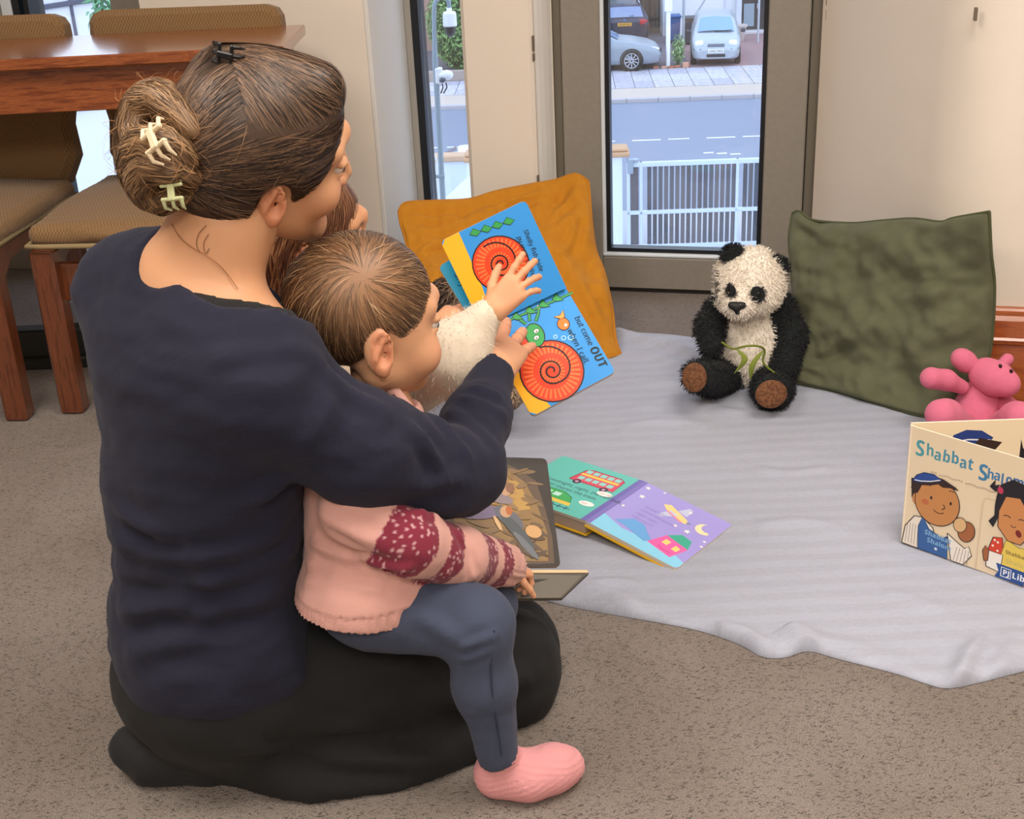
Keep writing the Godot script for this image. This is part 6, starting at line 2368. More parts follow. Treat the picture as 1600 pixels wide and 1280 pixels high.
# a head in its own axes: x to its left, y up, z forward. kid rounds it off.
func head_field(cell: float, kid: float) -> Field:
	var f := Field.new(Vector3(-0.1, -0.165, -0.125), Vector3(0.1, 0.125, 0.14), cell)
	f.egg(Vector3(0, lerpf(0.022, 0.03, kid), -0.012), Vector3(lerpf(0.073, 0.08, kid), lerpf(0.084, 0.085, kid), lerpf(0.094, 0.095, kid)), Basis.IDENTITY, 0.02)
	f.egg(Vector3(0, lerpf(-0.03, -0.025, kid), 0.032), Vector3(lerpf(0.059, 0.066, kid), lerpf(0.078, 0.066, kid), lerpf(0.06, 0.062, kid)), Basis.IDENTITY, 0.025)
	var chin := lerpf(-0.108, -0.085, kid)
	for s in [-1.0, 1.0]:
		f.bone(Vector3(s * 0.05, -0.058, 0.0), Vector3(s * 0.014, chin, 0.064), 0.021, 0.018, 0.025)
		f.egg(Vector3(s * 0.036, lerpf(-0.038, -0.045, kid), 0.064), Vector3(0.026, 0.026, lerpf(0.022, 0.028, kid)), Basis.IDENTITY, 0.02)
		f.bone(Vector3(0, 0.026, 0.088), Vector3(s * 0.042, 0.024, 0.07), 0.010, 0.010, 0.02)
	f.egg(Vector3(0, chin, 0.07), Vector3(0.019, 0.016, 0.017), Basis.IDENTITY, 0.018)
	for s in [-1.0, 1.0]:
		f.egg(Vector3(s * 0.032, 0.0, 0.092), Vector3(0.017, 0.010, 0.013), Basis.IDENTITY, 0.012, true)
		f.egg(Vector3(s * 0.032, 0.0055, 0.082), Vector3(0.014, 0.0068, 0.0108), Basis.IDENTITY, 0.003)
		f.egg(Vector3(s * 0.032, -0.0095, 0.081), Vector3(0.012, 0.0045, 0.0095), Basis.IDENTITY, 0.004)
	# nose, lips
	var nz := lerpf(0.0, -0.012, kid)
	f.bone(Vector3(0, 0.012, 0.086), Vector3(0, -0.034, 0.104 + nz), 0.007, 0.0105, 0.012)
	for s in [-1.0, 1.0]:
		f.egg(Vector3(s * 0.0115, -0.04, 0.095 + nz), Vector3(0.0085, 0.0075, 0.010), Basis.IDENTITY, 0.006)
		f.egg(Vector3(s * 0.006, -0.047, 0.099 + nz), Vector3(0.0035, 0.004, 0.005), Basis.IDENTITY, 0.003, true)
		f.bone(Vector3(0, -0.064, 0.0945), Vector3(s * 0.02, -0.069, 0.084), 0.0062, 0.004, 0.006)
		f.bone(Vector3(0, -0.075, 0.0935), Vector3(s * 0.017, -0.072, 0.084), 0.0066, 0.004, 0.006)
	f.bone(Vector3(-0.019, -0.0695, 0.092), Vector3(0.019, -0.0695, 0.092), 0.0016, 0.0016, 0.003, true)
	# ears: a shell with a rim, a hollow and a lobe
	for s in [-1.0, 1.0]:
		var b := Basis(Vector3.UP, s * 0.5) * Basis(Vector3.RIGHT, -0.12)
		var e := Vector3(s * lerpf(0.079, 0.083, kid), -0.014, -0.014)
		f.egg(e, Vector3(0.008, 0.032, 0.020), b, 0.005)
		f.egg(e + Vector3(s * 0.008, 0.002, 0.004), Vector3(0.008, 0.022, 0.012), b, 0.003, true)
		f.bone(e + Vector3(s * 0.003, 0.016, 0.004), e + Vector3(s * 0.003, -0.012, -0.006), 0.0035, 0.0035, 0.003)
		f.egg(e + Vector3(s * 0.006, -0.006, 0.006), Vector3(0.009, 0.007, 0.006), b, 0.002, true)
		f.egg(e + Vector3(s * 0.001, -0.028, 0.006), Vector3(0.006, 0.009, 0.009), b, 0.005)
		f.bone(e + Vector3(s * -0.002, -0.012, 0.016), e + Vector3(s * -0.002, -0.002, 0.017), 0.005, 0.004, 0.004)
	return f


func head_tint(base: Color, kid: float) -> Callable:
	var lip := lin("b5605a")
	var flush := lin("d9866a")
	return func(p: Vector3, n: Vector3) -> Color:
		var q := base
		if p.z > 0.083 and absf(p.x) < 0.021 and p.y < -0.06 and p.y > -0.081:
			q = q.lerp(lip, 0.65)
		var ch := Vector2(absf(p.x) - 0.04, p.y + 0.045).length()
		if p.z > 0.03:
			q = q.lerp(flush, 0.35 * exp(-pow(ch / 0.022, 2)))
		if absf(p.x) > 0.075 + 0.008 * kid and p.y < 0.02 and p.y > -0.05:
			q = q.lerp(lin("cf7a5a"), 0.45)
		if p.z > 0.07 and absf(absf(p.x) - 0.033) < 0.016 and absf(p.y - 0.021 + absf(absf(p.x) - 0.03) * 0.3) < 0.0035:
			q = q.lerp(lin("3a2620"), 0.75)
		return q


func eyes_into(parent: Node3D, xf: Transform3D, iris: String) -> void:
	for s in [-1.0, 1.0]:
		var mb := MB.new()
		mb.col = lin("d2c6bb")
		mb.ball(Vector3(s * 0.032, -0.002, 0.0785), Vector3(0.0115, 0.0105, 0.0112), Basis.IDENTITY, 16, 12)
		mb.col = lin(iris)
		mb.ball(Vector3(s * 0.0328, -0.0045, 0.0865), Vector3(0.0066, 0.0062, 0.0042))
		part("eye", turned(mb, xf), vertex_paint(0.15), parent)


# a hand: fingers leave the knuckles along fdir, back is the back of the hand, thumb the side the thumb is on
func hand_into(mb: MB, wrist: Vector3, fdir: Vector3, back: Vector3, thumb_side: Vector3, size: float, curls: Array, thumb_curl: float, thumb_out: float, cell: float, color: Color, spread := 0.12) -> void:
	var fd := fdir.normalized()
	var n := (back - fd * back.dot(fd)).normalized()
	var s := fd.cross(n)
	if s.dot(thumb_side) < 0.0:
		s = -s
	var reach := 0.2 * size
	var f := Field.new(wrist - Vector3.ONE * reach, wrist + Vector3.ONE * reach, cell)
	var offs := [0.027, 0.0095, -0.0085, -0.025]
	var lens := [0.07, 0.079, 0.073, 0.057]
	var thick := [0.0088, 0.0092, 0.0086, 0.0076]
	f.bone(wrist - fd * 0.022 * size, wrist + fd * 0.012 * size, 0.0195 * size, 0.0235 * size, 0.01 * size)
	for k in 4:
		var base: Vector3 = wrist + s * offs[k] * 0.62 * size + fd * 0.008 * size
		var kn: Vector3 = wrist + fd * (0.088 - 0.006 * absf(k - 1.0)) * size + s * offs[k] * size + n * (0.003 - 0.0025 * absf(k - 1.3)) * size
		f.bone(base, kn, 0.0155 * size, 0.0118 * size, 0.012 * size)
		var dir: Vector3 = (fd + s * offs[k] * spread / 0.027).normalized()
		var p := kn
		var curl: float = curls[k]
		var r: float = thick[k] * size
		var parts := [0.46, 0.30, 0.24]
		for j in 3:
			dir = bend(dir, n, fd, curl * [0.8, 1.0, 0.7][j])
			var q: Vector3 = p + dir * lens[k] * parts[j] * size
			f.bone(p, q, r * (1.0 - 0.06 * j), r * (0.95 - 0.06 * j), 0.004 * size)
			f.egg(q - dir * 0.001, Vector3.ONE * r * (0.99 - 0.05 * j), Basis.IDENTITY, 0.003 * size)
			p = q
	# thumb, from the side of the palm near its base
	var t0 := wrist + s * 0.018 * size + fd * 0.02 * size - n * 0.006 * size
	var td := (s * thumb_out + fd * 0.75 - n * 0.35).normalized()
	var t1 := t0 + td * 0.042 * size
	f.bone(t0, t1, 0.0155 * size, 0.0115 * size, 0.012 * size)
	td = (td + fd * 0.4 - n * thumb_curl).normalized()
	var t2 := t1 + td * 0.032 * size
	f.bone(t1, t2, 0.0108 * size, 0.0098 * size, 0.004 * size)
	td = (td - s * 0.4 * thumb_curl - n * thumb_curl * 0.5).normalized()
	f.bone(t2, t2 + td * 0.026 * size, 0.0098 * size, 0.0082 * size, 0.004 * size)
	f.into(mb, null, func(p: Vector3, nn: Vector3) -> Color:
		return color.lerp(lin("d98a72"), 0.25 * clampf((p - wrist).dot(fd) / (0.15 * size), 0.0, 1.0)))


func bend(dir: Vector3, n: Vector3, fd: Vector3, turn: float) -> Vector3:    # turn a finger towards the palm, about the knuckle line
	return dir.rotated(n.cross(fd).normalized(), turn)


func crease_at(a: Array, b: Array, h: float, w: float, z: float) -> Array:
	return [atz(a[0], a[1], z if a.size() < 3 else a[2]), atz(b[0], b[1], z if b.size() < 3 else b[2]), h, w]


func folds(creases: Array, sd: int, freq: float, amp: float, stretch := Vector3.ONE) -> Callable:
	var nz := FastNoiseLite.new()
	nz.seed = sd
	nz.frequency = freq
	nz.fractal_octaves = 3
	return func(p: Vector3, n: Vector3) -> float:
		var y := nz.get_noise_3dv(p * stretch) * amp
		for c in creases:
			var q := Geometry3D.get_closest_point_to_segment(p, c[0], c[1])
			var d := q.distance_to(p)
			if d < c[3] * 4.0:
				var k := clampf(q.distance_to(c[0]) / c[0].distance_to(c[1]), 0.02, 0.98)
				y += c[2] * (exp(-pow(d / c[3], 2)) - 0.7 * exp(-pow((d - c[3] * 1.7) / c[3], 2))) * sqrt(sin(PI * k))
		return y


func cloth(color: String, rough := 0.92, rim := 0.25) -> StandardMaterial3D:
	var m := textured(color, rough, null, Vector3.ONE, noise_image(71, 0.35, 256), 0.05)
	m.uv1_scale = Vector3.ONE * 4
	m.rim_enabled = true
	m.rim = rim
	return m


# ---------------------------------------------------------------- the kneeling woman
func woman_trunk(f: Field, g: float, low := 0.0) -> void:
	var b := Basis(Vector3(0.73, 0, 0.68), Vector3.UP, Vector3(-0.68, 0, 0.73))
	var G := Vector3(g, g, g)
	var G2 := G + Vector3(low, low, low)
	f.egg(atz(312, 535, -1.50), Vector3(0.155, 0.09, 0.088) + G, b, 0.05)
	f.egg(atz(322, 620, -1.50), Vector3(0.158, 0.15, 0.108) + G2, b, 0.05)
	f.egg(atz(318, 800, -1.50), Vector3(0.138, 0.17, 0.105) + G2, b, 0.05)
	f.egg(atz(326, 985, -1.50), Vector3(0.142, 0.135, 0.118) + G2, b, 0.05)
	f.bone(atz(206, 458, -1.60), atz(415, 590, -1.40), 0.052 + g, 0.054 + g, 0.06)
	f.bone(atz(296, 415, -1.52), atz(210, 440, -1.60), 0.044 + g, 0.042 + g, 0.05)
	f.bone(atz(312, 445, -1.50), atz(385, 585, -1.42), 0.040 + g, 0.042 + g, 0.05)


func build_woman() -> void:
	var base := ground(380, 1180)
	var t := thing("person", "woman kneeling in navy jumper and black skirt, dark hair in a clipped bun", "person", base)
	var flesh := lin("cf9a74")
	var body := MB.new()
	var r_arm := [atz(425, 620, -1.40), atz(575, 698, -1.42), atz(722, 736, -1.50), atz(746, 655, -1.60), atz(769, 584, -1.70)]
	var l_arm := [atz(208, 460, -1.60), atz(420, 600, -1.80), atz(560, 640, -1.90), atz(652, 556, -1.89)]
	# skin: trunk, neck, arms, legs, all one surface
	var f := Field.new(Vector3(-0.66, 0.0, -2.0), Vector3(0.14, 0.87, -1.24), 0.008)
	woman_trunk(f, 0.0, -0.022)
	f.chain([atz(318, 430, -1.50), atz(350, 350, -1.50), atz(392, 280, -1.515)], [0.058, 0.050, 0.05], 0.045)
	f.chain(r_arm, [0.042, 0.038, 0.032, 0.026, 0.019], 0.03)
	f.chain(l_arm, [0.044, 0.04, 0.035, 0.025], 0.03)
	for s in [[0.0, 0.0], [-0.16, -34.0]]:
		f.chain([atz(360, 1060 + s[1], -1.48 + s[0]), atz(800, 1035 + s[1], -1.60 + s[0])], [0.08, 0.055], 0.04)
		f.chain([atz(800, 1060 + s[1], -1.58 + s[0]), atz(300, 1165 + s[1], -1.50 + s[0]), atz(225, 1165 + s[1], -1.50 + s[0])], [0.05, 0.04, 0.03], 0.03)
	body.col = flesh
	f.into(body)
	# head
	var hx := head_frame(414, 236, -1.53, deg_to_rad(25.0), deg_to_rad(6.0), deg_to_rad(25.0), 1.0)
	var hf := head_field(0.0032, 0.0)
	var hm := MB.new()
	hf.into(hm, null, head_tint(flesh, 0.0))
	append(body, turned(hm, hx))
	# right hand flat along the book, left hand round its edge
	hand_into(body, atz(772, 578, -1.705), at(806, 508, 1.975) - atz(772, 578, -1.705), at(840, 560, 1.6) - at(840, 560, 2.0), atz(740, 540, -1.75) - atz(790, 570, -1.75), 1.0, [0.4, 0.08, 0.06, 0.1], 0.9, 0.1, 0.0028, flesh, 0.22)
	hand_into(body, atz(656, 552, -1.89), Vector3(0.75, 0.55, -0.3), Vector3(-0.35, 0.75, 0.5), Vector3(-0.3, 0.5, -0.6), 0.95, [0.95, 1.0, 1.0, 0.95], 0.5, 0.5, 0.003, flesh)
	part("body", body, skin_mat, t)
	eyes_into(t, hx, "4a3020")

	# jumper
	var navy := cloth("14162b", 0.95, 0.2)
	f = Field.new(Vector3(-0.68, 0.03, -2.0), Vector3(0.13, 0.86, -1.22), 0.0075)
	woman_trunk(f, 0.011)
	f.bone(atz(345, 1020, -1.5), atz(318, 1090, -1.5), 0.115, 0.083, 0.05)
	f.bone(atz(400, 1010, -1.42), atz(440, 1055, -1.42), 0.05, 0.03, 0.03)
	f.chain(r_arm, [0.066, 0.064, 0.052, 0.042, 0.033], 0.03)
	f.bone(atz(540, 715, -1.42), atz(690, 745, -1.46), 0.052, 0.05, 0.03)
	f.chain(l_arm, [0.058, 0.056, 0.05, 0.036], 0.03)
	# open ends: cuffs and the wide neckline
	f.half(atz(771, 576, -1.708), (r_arm[4] - r_arm[3]).normalized())
	f.bone(atz(318, 345, -1.505), atz(262, 385, -1.47), 0.062, 0.050, 0.012, true)
	f.bone(atz(262, 380, -1.47), atz(320, 392, -1.45), 0.040, 0.040, 0.010, true)
	f.bone(atz(330, 394, -1.435), atz(404, 468, -1.47), 0.044, 0.062, 0.012, true)
	var cr := []
	for c in [[[180, 845], [300, 880], 0.007, 0.012], [[185, 890], [330, 905], 0.008, 0.012], [[300, 880], [440, 830], 0.008, 0.013], [[320, 915], [460, 860], 0.009, 0.013], [[190, 955], [300, 945], 0.008, 0.014], [[290, 965], [430, 925], 0.010, 0.014], [[205, 1020], [330, 985], 0.007, 0.016], [[185, 800], [250, 835], 0.006, 0.012], [[380, 790], [465, 750], 0.007, 0.014], [[340, 560], [480, 545], 0.006, 0.012]]:
		cr.append([f.hit(EYE, sight(c[0][0], c[0][1])), f.hit(EYE, sight(c[1][0], c[1][1])), c[2] * CREASE, c[3]])
	for c in [[[640, 660], [700, 745], 0.006, 0.01], [[675, 650], [735, 720], 0.006, 0.009], [[700, 640], [770, 690], 0.006, 0.009], [[720, 620], [785, 650], 0.005, 0.008], [[735, 605], [785, 620], 0.004, 0.007], [[500, 560], [600, 640], 0.006, 0.013], [[640, 770], [740, 745], 0.005, 0.012], [[520, 600], [480, 700], 0.006, 0.016]]:
		cr.append([f.hit(EYE, sight(c[0][0], c[0][1])), f.hit(EYE, sight(c[1][0], c[1][1])), c[2] * CREASE, c[3]])
	var mb := MB.new()
	f.into(mb, folds(cr, 81, 7.0, 0.006, Vector3(1, 2.4, 1)))
	var jumper := part("jumper", mb, navy, t)
	var nf := Field.new(Vector3(-0.55, 0.55, -1.75), Vector3(-0.15, 0.82, -1.25), 0.006)
	woman_trunk(nf, 0.0035)
	nf.bone(atz(318, 345, -1.505), atz(270, 380, -1.47), 0.061, 0.052, 0.01, true)
	nf.bone(atz(266, 378, -1.47), atz(318, 385, -1.46), 0.039, 0.036, 0.01, true)
	nf.bone(atz(322, 388, -1.44), atz(388, 440, -1.48), 0.036, 0.056, 0.01, true)
	nf.half(atz(300, 530, -1.5), Vector3.DOWN)
	mb = MB.new()
	nf.into(mb)
	part("undershirt", mb, cloth("121214"), t)

	# long black skirt over thighs, shins and feet
	f = Field.new(Vector3(-0.68, -0.004, -1.95), Vector3(0.16, 0.36, -1.22), 0.008)
	f.egg(atz(345, 1050, -1.51), Vector3(0.150, 0.12, 0.14), Basis.IDENTITY, 0.05)
	f.chain([atz(370, 1062, -1.475), atz(560, 1048, -1.52), atz(790, 1032, -1.60)], [0.098, 0.096, 0.082], 0.06)
	f.chain([atz(400, 1020, -1.66), atz(790, 1005, -1.73)], [0.09, 0.08], 0.06)
	f.chain([atz(790, 1075, -1.60), atz(480, 1165, -1.49), atz(300, 1165, -1.49)], [0.07, 0.062, 0.05], 0.05)
	f.chain([atz(790, 1040, -1.72), atz(300, 1090, -1.62)], [0.07, 0.055], 0.05)
	f.chain([ground(480, 1222, 0.012), ground(640, 1200, 0.012), ground(760, 1165, 0.012)], [0.016, 0.018, 0.02], 0.05)
	f.egg(ground(560, 1190, 0.02), Vector3(0.14, 0.035, 0.05), Basis(Vector3.UP, 0.15), 0.05)
	f.bone(ground(500, 1235, 0.008), ground(440, 1200, 0.015), 0.012, 0.02, 0.03)
	f.half(Vector3(0, 0.001, 0), Vector3.DOWN)
	cr = []
	for c in [[[480, 1150], [820, 1075], 0.009, 0.016], [[420, 1180], [700, 1190], 0.009, 0.014], [[560, 1120], [840, 1050], 0.008, 0.016], [[500, 1225], [380, 1170], 0.006, 0.012], [[590, 1010], [760, 1120], 0.005, 0.018]]:
		cr.append([f.hit(EYE, sight(c[0][0], c[0][1])), f.hit(EYE, sight(c[1][0], c[1][1])), c[2] * CREASE, c[3]])
	mb = MB.new()
	f.into(mb, folds(cr, 82, 6.0, 0.006))
	part("skirt", mb, cloth("0e0f11", 0.9, 0.1), t)
	for e in [[[330, 1180, -1.47], [235, 1178, -1.475], [205, 1168, -1.48], 0.046, 0.040, 0.030], [[300, 1100, -1.585], [225, 1098, -1.59], [203, 1082, -1.60], 0.04, 0.036, 0.026]]:
		var q := []
		for k in 3:
			q.append(atz(e[k][0], e[k][1], e[k][2]))
		var g := Field.new(Vector3(minf(q[0].x, q[2].x) - 0.07, 0.0, q[2].z - 0.07), Vector3(q[0].x + 0.07, 0.2, q[0].z + 0.07), 0.006)
		g.chain(q, [e[3], e[4], e[5]], 0.02)
		g.half(Vector3(0, 0.002, 0), Vector3.DOWN)
		mb = MB.new()
		g.into(mb, folds([], 83, 14.0, 0.004))
		part("stocking", mb, cloth("121316", 0.85, 0.2), t)

	# hair: a swept-back cap, in the head's own axes
	var inv := hx.affine_inverse()
	var L := func(x: float, y: float, z: float) -> Vector3: return inv * atz(x, y, z)
	var gather: Vector3 = L.call(285, 262, -1.46)
	var clip: Vector3 = L.call(352, 86, -1.53)
	var cap := Field.new(Vector3(-0.125, -0.14, -0.17), Vector3(0.11, 0.16, 0.13), 0.0042)
	cap.egg(Vector3(0, 0.027, -0.016), Vector3(0.086, 0.094, 0.105), Basis.IDENTITY, 0.02)
	cap.bone(Vector3(-0.01, 0.092, 0.052), clip + Vector3(0, -0.028, 0), 0.03, 0.034, 0.03)
	cap.bone(Vector3(-0.03, -0.02, -0.055), Vector3(-0.01, -0.055, -0.05), 0.052, 0.042, 0.04)
	cap.bone(gather + Vector3(0.01, 0, 0.045), gather, 0.045, 0.026, 0.04)
	cap.egg(Vector3(0, -0.055, 0.105), Vector3(0.082, 0.105, 0.062), Basis.IDENTITY, 0.008, true)
	for s in [-1.0, 1.0]:
		cap.egg(Vector3(s * 0.092, -0.03, 0.0), Vector3(0.034, 0.046, 0.035), Basis.IDENTITY, 0.006, true)
		cap.bone(Vector3(s * 0.07, -0.10, 0.05), Vector3(s * 0.06, -0.13, 0.0), 0.05, 0.04, 0.01, true)
	mb = MB.new()
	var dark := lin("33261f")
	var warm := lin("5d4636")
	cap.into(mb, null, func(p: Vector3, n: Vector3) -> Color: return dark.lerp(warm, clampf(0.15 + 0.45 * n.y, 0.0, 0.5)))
	var starts := PackedVector3Array()
	var m := mb.v.size()
	for k in 7000:
		starts.append(mb.v[rng.randi() % m])
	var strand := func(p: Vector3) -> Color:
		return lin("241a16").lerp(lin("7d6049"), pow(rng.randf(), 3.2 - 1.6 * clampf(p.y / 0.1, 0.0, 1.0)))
	var sweep := func(p: Vector3, n: Vector3) -> Vector3:
		var to := gather
		if p.y > 0.075 and p.z > clip.z - 0.005:
			to = clip + Vector3(0, 0, -0.03)
		return (to - p).normalized() + Vector3(0, 0.12, 0)
	hairs(mb, cap, starts, sweep, 9, 0.0085, 0.0016, strand, 0.0016, 0.12)
	# a few loose hairs at the hairline and nape
	starts = PackedVector3Array()
	for k in 110:
		var p := mb.v[rng.randi() % m]
		starts.append(p)
	hairs(mb, cap, starts, sweep, 6, 0.009, 0.0007, func(p: Vector3) -> Color: return lin("8a6a4e"), 0.005, 0.5)
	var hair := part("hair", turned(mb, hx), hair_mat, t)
	# the bun: thick twisted locks
	var bun := Field.new(Vector3(-0.22, -0.16, -0.26), Vector3(0.10, 0.16, 0.02), 0.005)
	var locks := []
	for q in [[[300, 205, -1.43], [262, 165, -1.45], [225, 160, -1.47], [210, 200, -1.46], [228, 240, -1.43]], [[295, 250, -1.41], [262, 225, -1.40], [225, 225, -1.42], [208, 260, -1.45], [225, 300, -1.46]], [[300, 280, -1.42], [265, 262, -1.40], [235, 262, -1.41], [222, 290, -1.43], [250, 312, -1.44], [285, 300, -1.43]], [[290, 215, -1.48], [240, 190, -1.50], [208, 230, -1.50], [215, 285, -1.49], [262, 300, -1.48]], [[262, 140, -1.49], [236, 146, -1.49], [214, 172, -1.49], [204, 232, -1.47], [210, 280, -1.46]]]:
		var pts := []
		for e in q:
			pts.append(L.call(e[0], e[1], e[2]))
		var line := smooth_line(pts, 10)
		locks.append(line)
		var rad := []
		for k in 11:
			rad.append(0.0155 * (0.75 + 0.4 * sin(PI * k / 10.0)))
		bun.chain(line, rad, 0.006)
	mb = MB.new()
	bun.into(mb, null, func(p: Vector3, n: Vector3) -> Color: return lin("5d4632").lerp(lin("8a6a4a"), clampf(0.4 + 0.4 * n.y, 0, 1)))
	starts = PackedVector3Array()
	m = mb.v.size()
	for k in 2600:
		starts.append(mb.v[rng.randi() % m])
	hairs(mb, bun, starts, func(p: Vector3, n: Vector3) -> Vector3:
		var best := 9.0
		var dir := Vector3.UP
		for line in locks:
			for k in range(0, 10, 2):
				var q := Geometry3D.get_closest_point_to_segment(p, line[k], line[k + 1])
				var dd := q.distance_squared_to(p)
				if dd < best:
					best = dd
					dir = line[k + 1] - line[k]
		return dir.normalized(), 7, 0.007, 0.0016, func(p: Vector3) -> Color: return lin("4a3526").lerp(lin("b08a62"), pow(rng.randf(), 1.3)), 0.002, 0.25)
	starts = PackedVector3Array()
	for k in 120:
		starts.append(mb.v[rng.randi() % m])
	hairs(mb, bun, starts, func(p: Vector3, n: Vector3) -> Vector3: return n.cross(Vector3(rng.randf() - 0.5, 0.4, rng.randf() - 0.5)), 6, 0.008, 0.0007, func(p: Vector3) -> Color: return lin("b98a5c"), 0.012, 0.9)
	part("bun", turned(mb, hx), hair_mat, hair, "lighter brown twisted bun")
	# clips
	claw(t, atz(240, 218, -1.372), Vector3(0.75, 0.5, 0.25), Vector3(-0.35, 0.45, 0.8), 0.032, "e3cfae", "pale gold claw clip in the bun")
	claw(t, atz(268, 300, -1.392), Vector3(0.9, 0.1, 0.2), Vector3(-0.2, 0.3, 0.9), 0.027, "c3c99a", "pale green claw clip below the bun")
	claw(t, atz(352, 86, -1.475), Vector3(0.2, 0.95, 0.1), Vector3(-0.2, 0.1, 0.95), 0.026, "101114", "small black clip on top of the head")
	# fine chain round the neck
	var chain := []
	for q in [[268, 350], [282, 372], [302, 388], [322, 399], [342, 414], [358, 432], [372, 452]]:
		var p := atz(q[0], q[1], -1.42)
		var v := (p - EYE).normalized()
		chain.append(p)
	var bf := Field.new(Vector3(-0.55, 0.6, -1.65), Vector3(-0.2, 0.9, -1.35), 0.008)
	woman_trunk(bf, 0.0)
	bf.chain([atz(318, 430, -1.50), atz(350, 350, -1.50), atz(392, 280, -1.515)], [0.058, 0.050, 0.05], 0.045)
	for k in chain.size():
		var v: Vector3 = (chain[k] - EYE).normalized()
		var p := EYE + v * 1.3
		for j in 30:
			p += v * clampf(bf.f(p), 0.0, 0.03)
		chain[k] = p - v * 0.001
	for q in [[[322, 352], [310, 366], [307, 382], [312, 394]], [[326, 366], [318, 380], [321, 396], [327, 388]]]:
		var curl := []
		for e in q:
			var cp := bf.hit(EYE, sight(e[0], e[1]))
			curl.append(cp - (cp - EYE).normalized() * 0.004)
		mb = MB.new()
		mb.tube(smooth_line(curl, 20), 0.0005, 5)
		part("stray_curl", mb, paint("7a5236", 0.5), hair)
	mb = MB.new()
	mb.tube(smooth_line(chain, 40), 0.0006, 6)
	part("necklace", mb, paint("a8744a", 0.4, 0.4), t)


func claw(parent: Node3D, at_: Vector3, along: Vector3, out: Vector3, size: float, color: String, label: String) -> void:
	var x := along.normalized()
	var z := (out - x * out.dot(x)).normalized()
	var b := Basis(x, z.cross(x), z)
	var mb := MB.new()
	for s in [-1.0, 1.0]:
		mb.box(at_ + b * Vector3(0, s * size * 0.28, 0), Vector3(size, size * 0.16, size * 0.2), b, size * 0.05)
		for k in 3:
			var u := (k - 1) * size * 0.4
			mb.tube([at_ + b * Vector3(u, s * size * 0.3, 0), at_ + b * Vector3(u, s * size * 0.6, -size * 0.1), at_ + b * Vector3(u * 0.8, s * size * 0.7, -size * 0.45)], [size * 0.09, size * 0.08, size * 0.04], 7)
	mb.box(at_ + b * Vector3(0, 0, size * 0.06), Vector3(size * 0.3, size * 0.75, size * 0.18), b, size * 0.05)
	part("hair_clip", mb, paint(color, 0.3), parent, label)


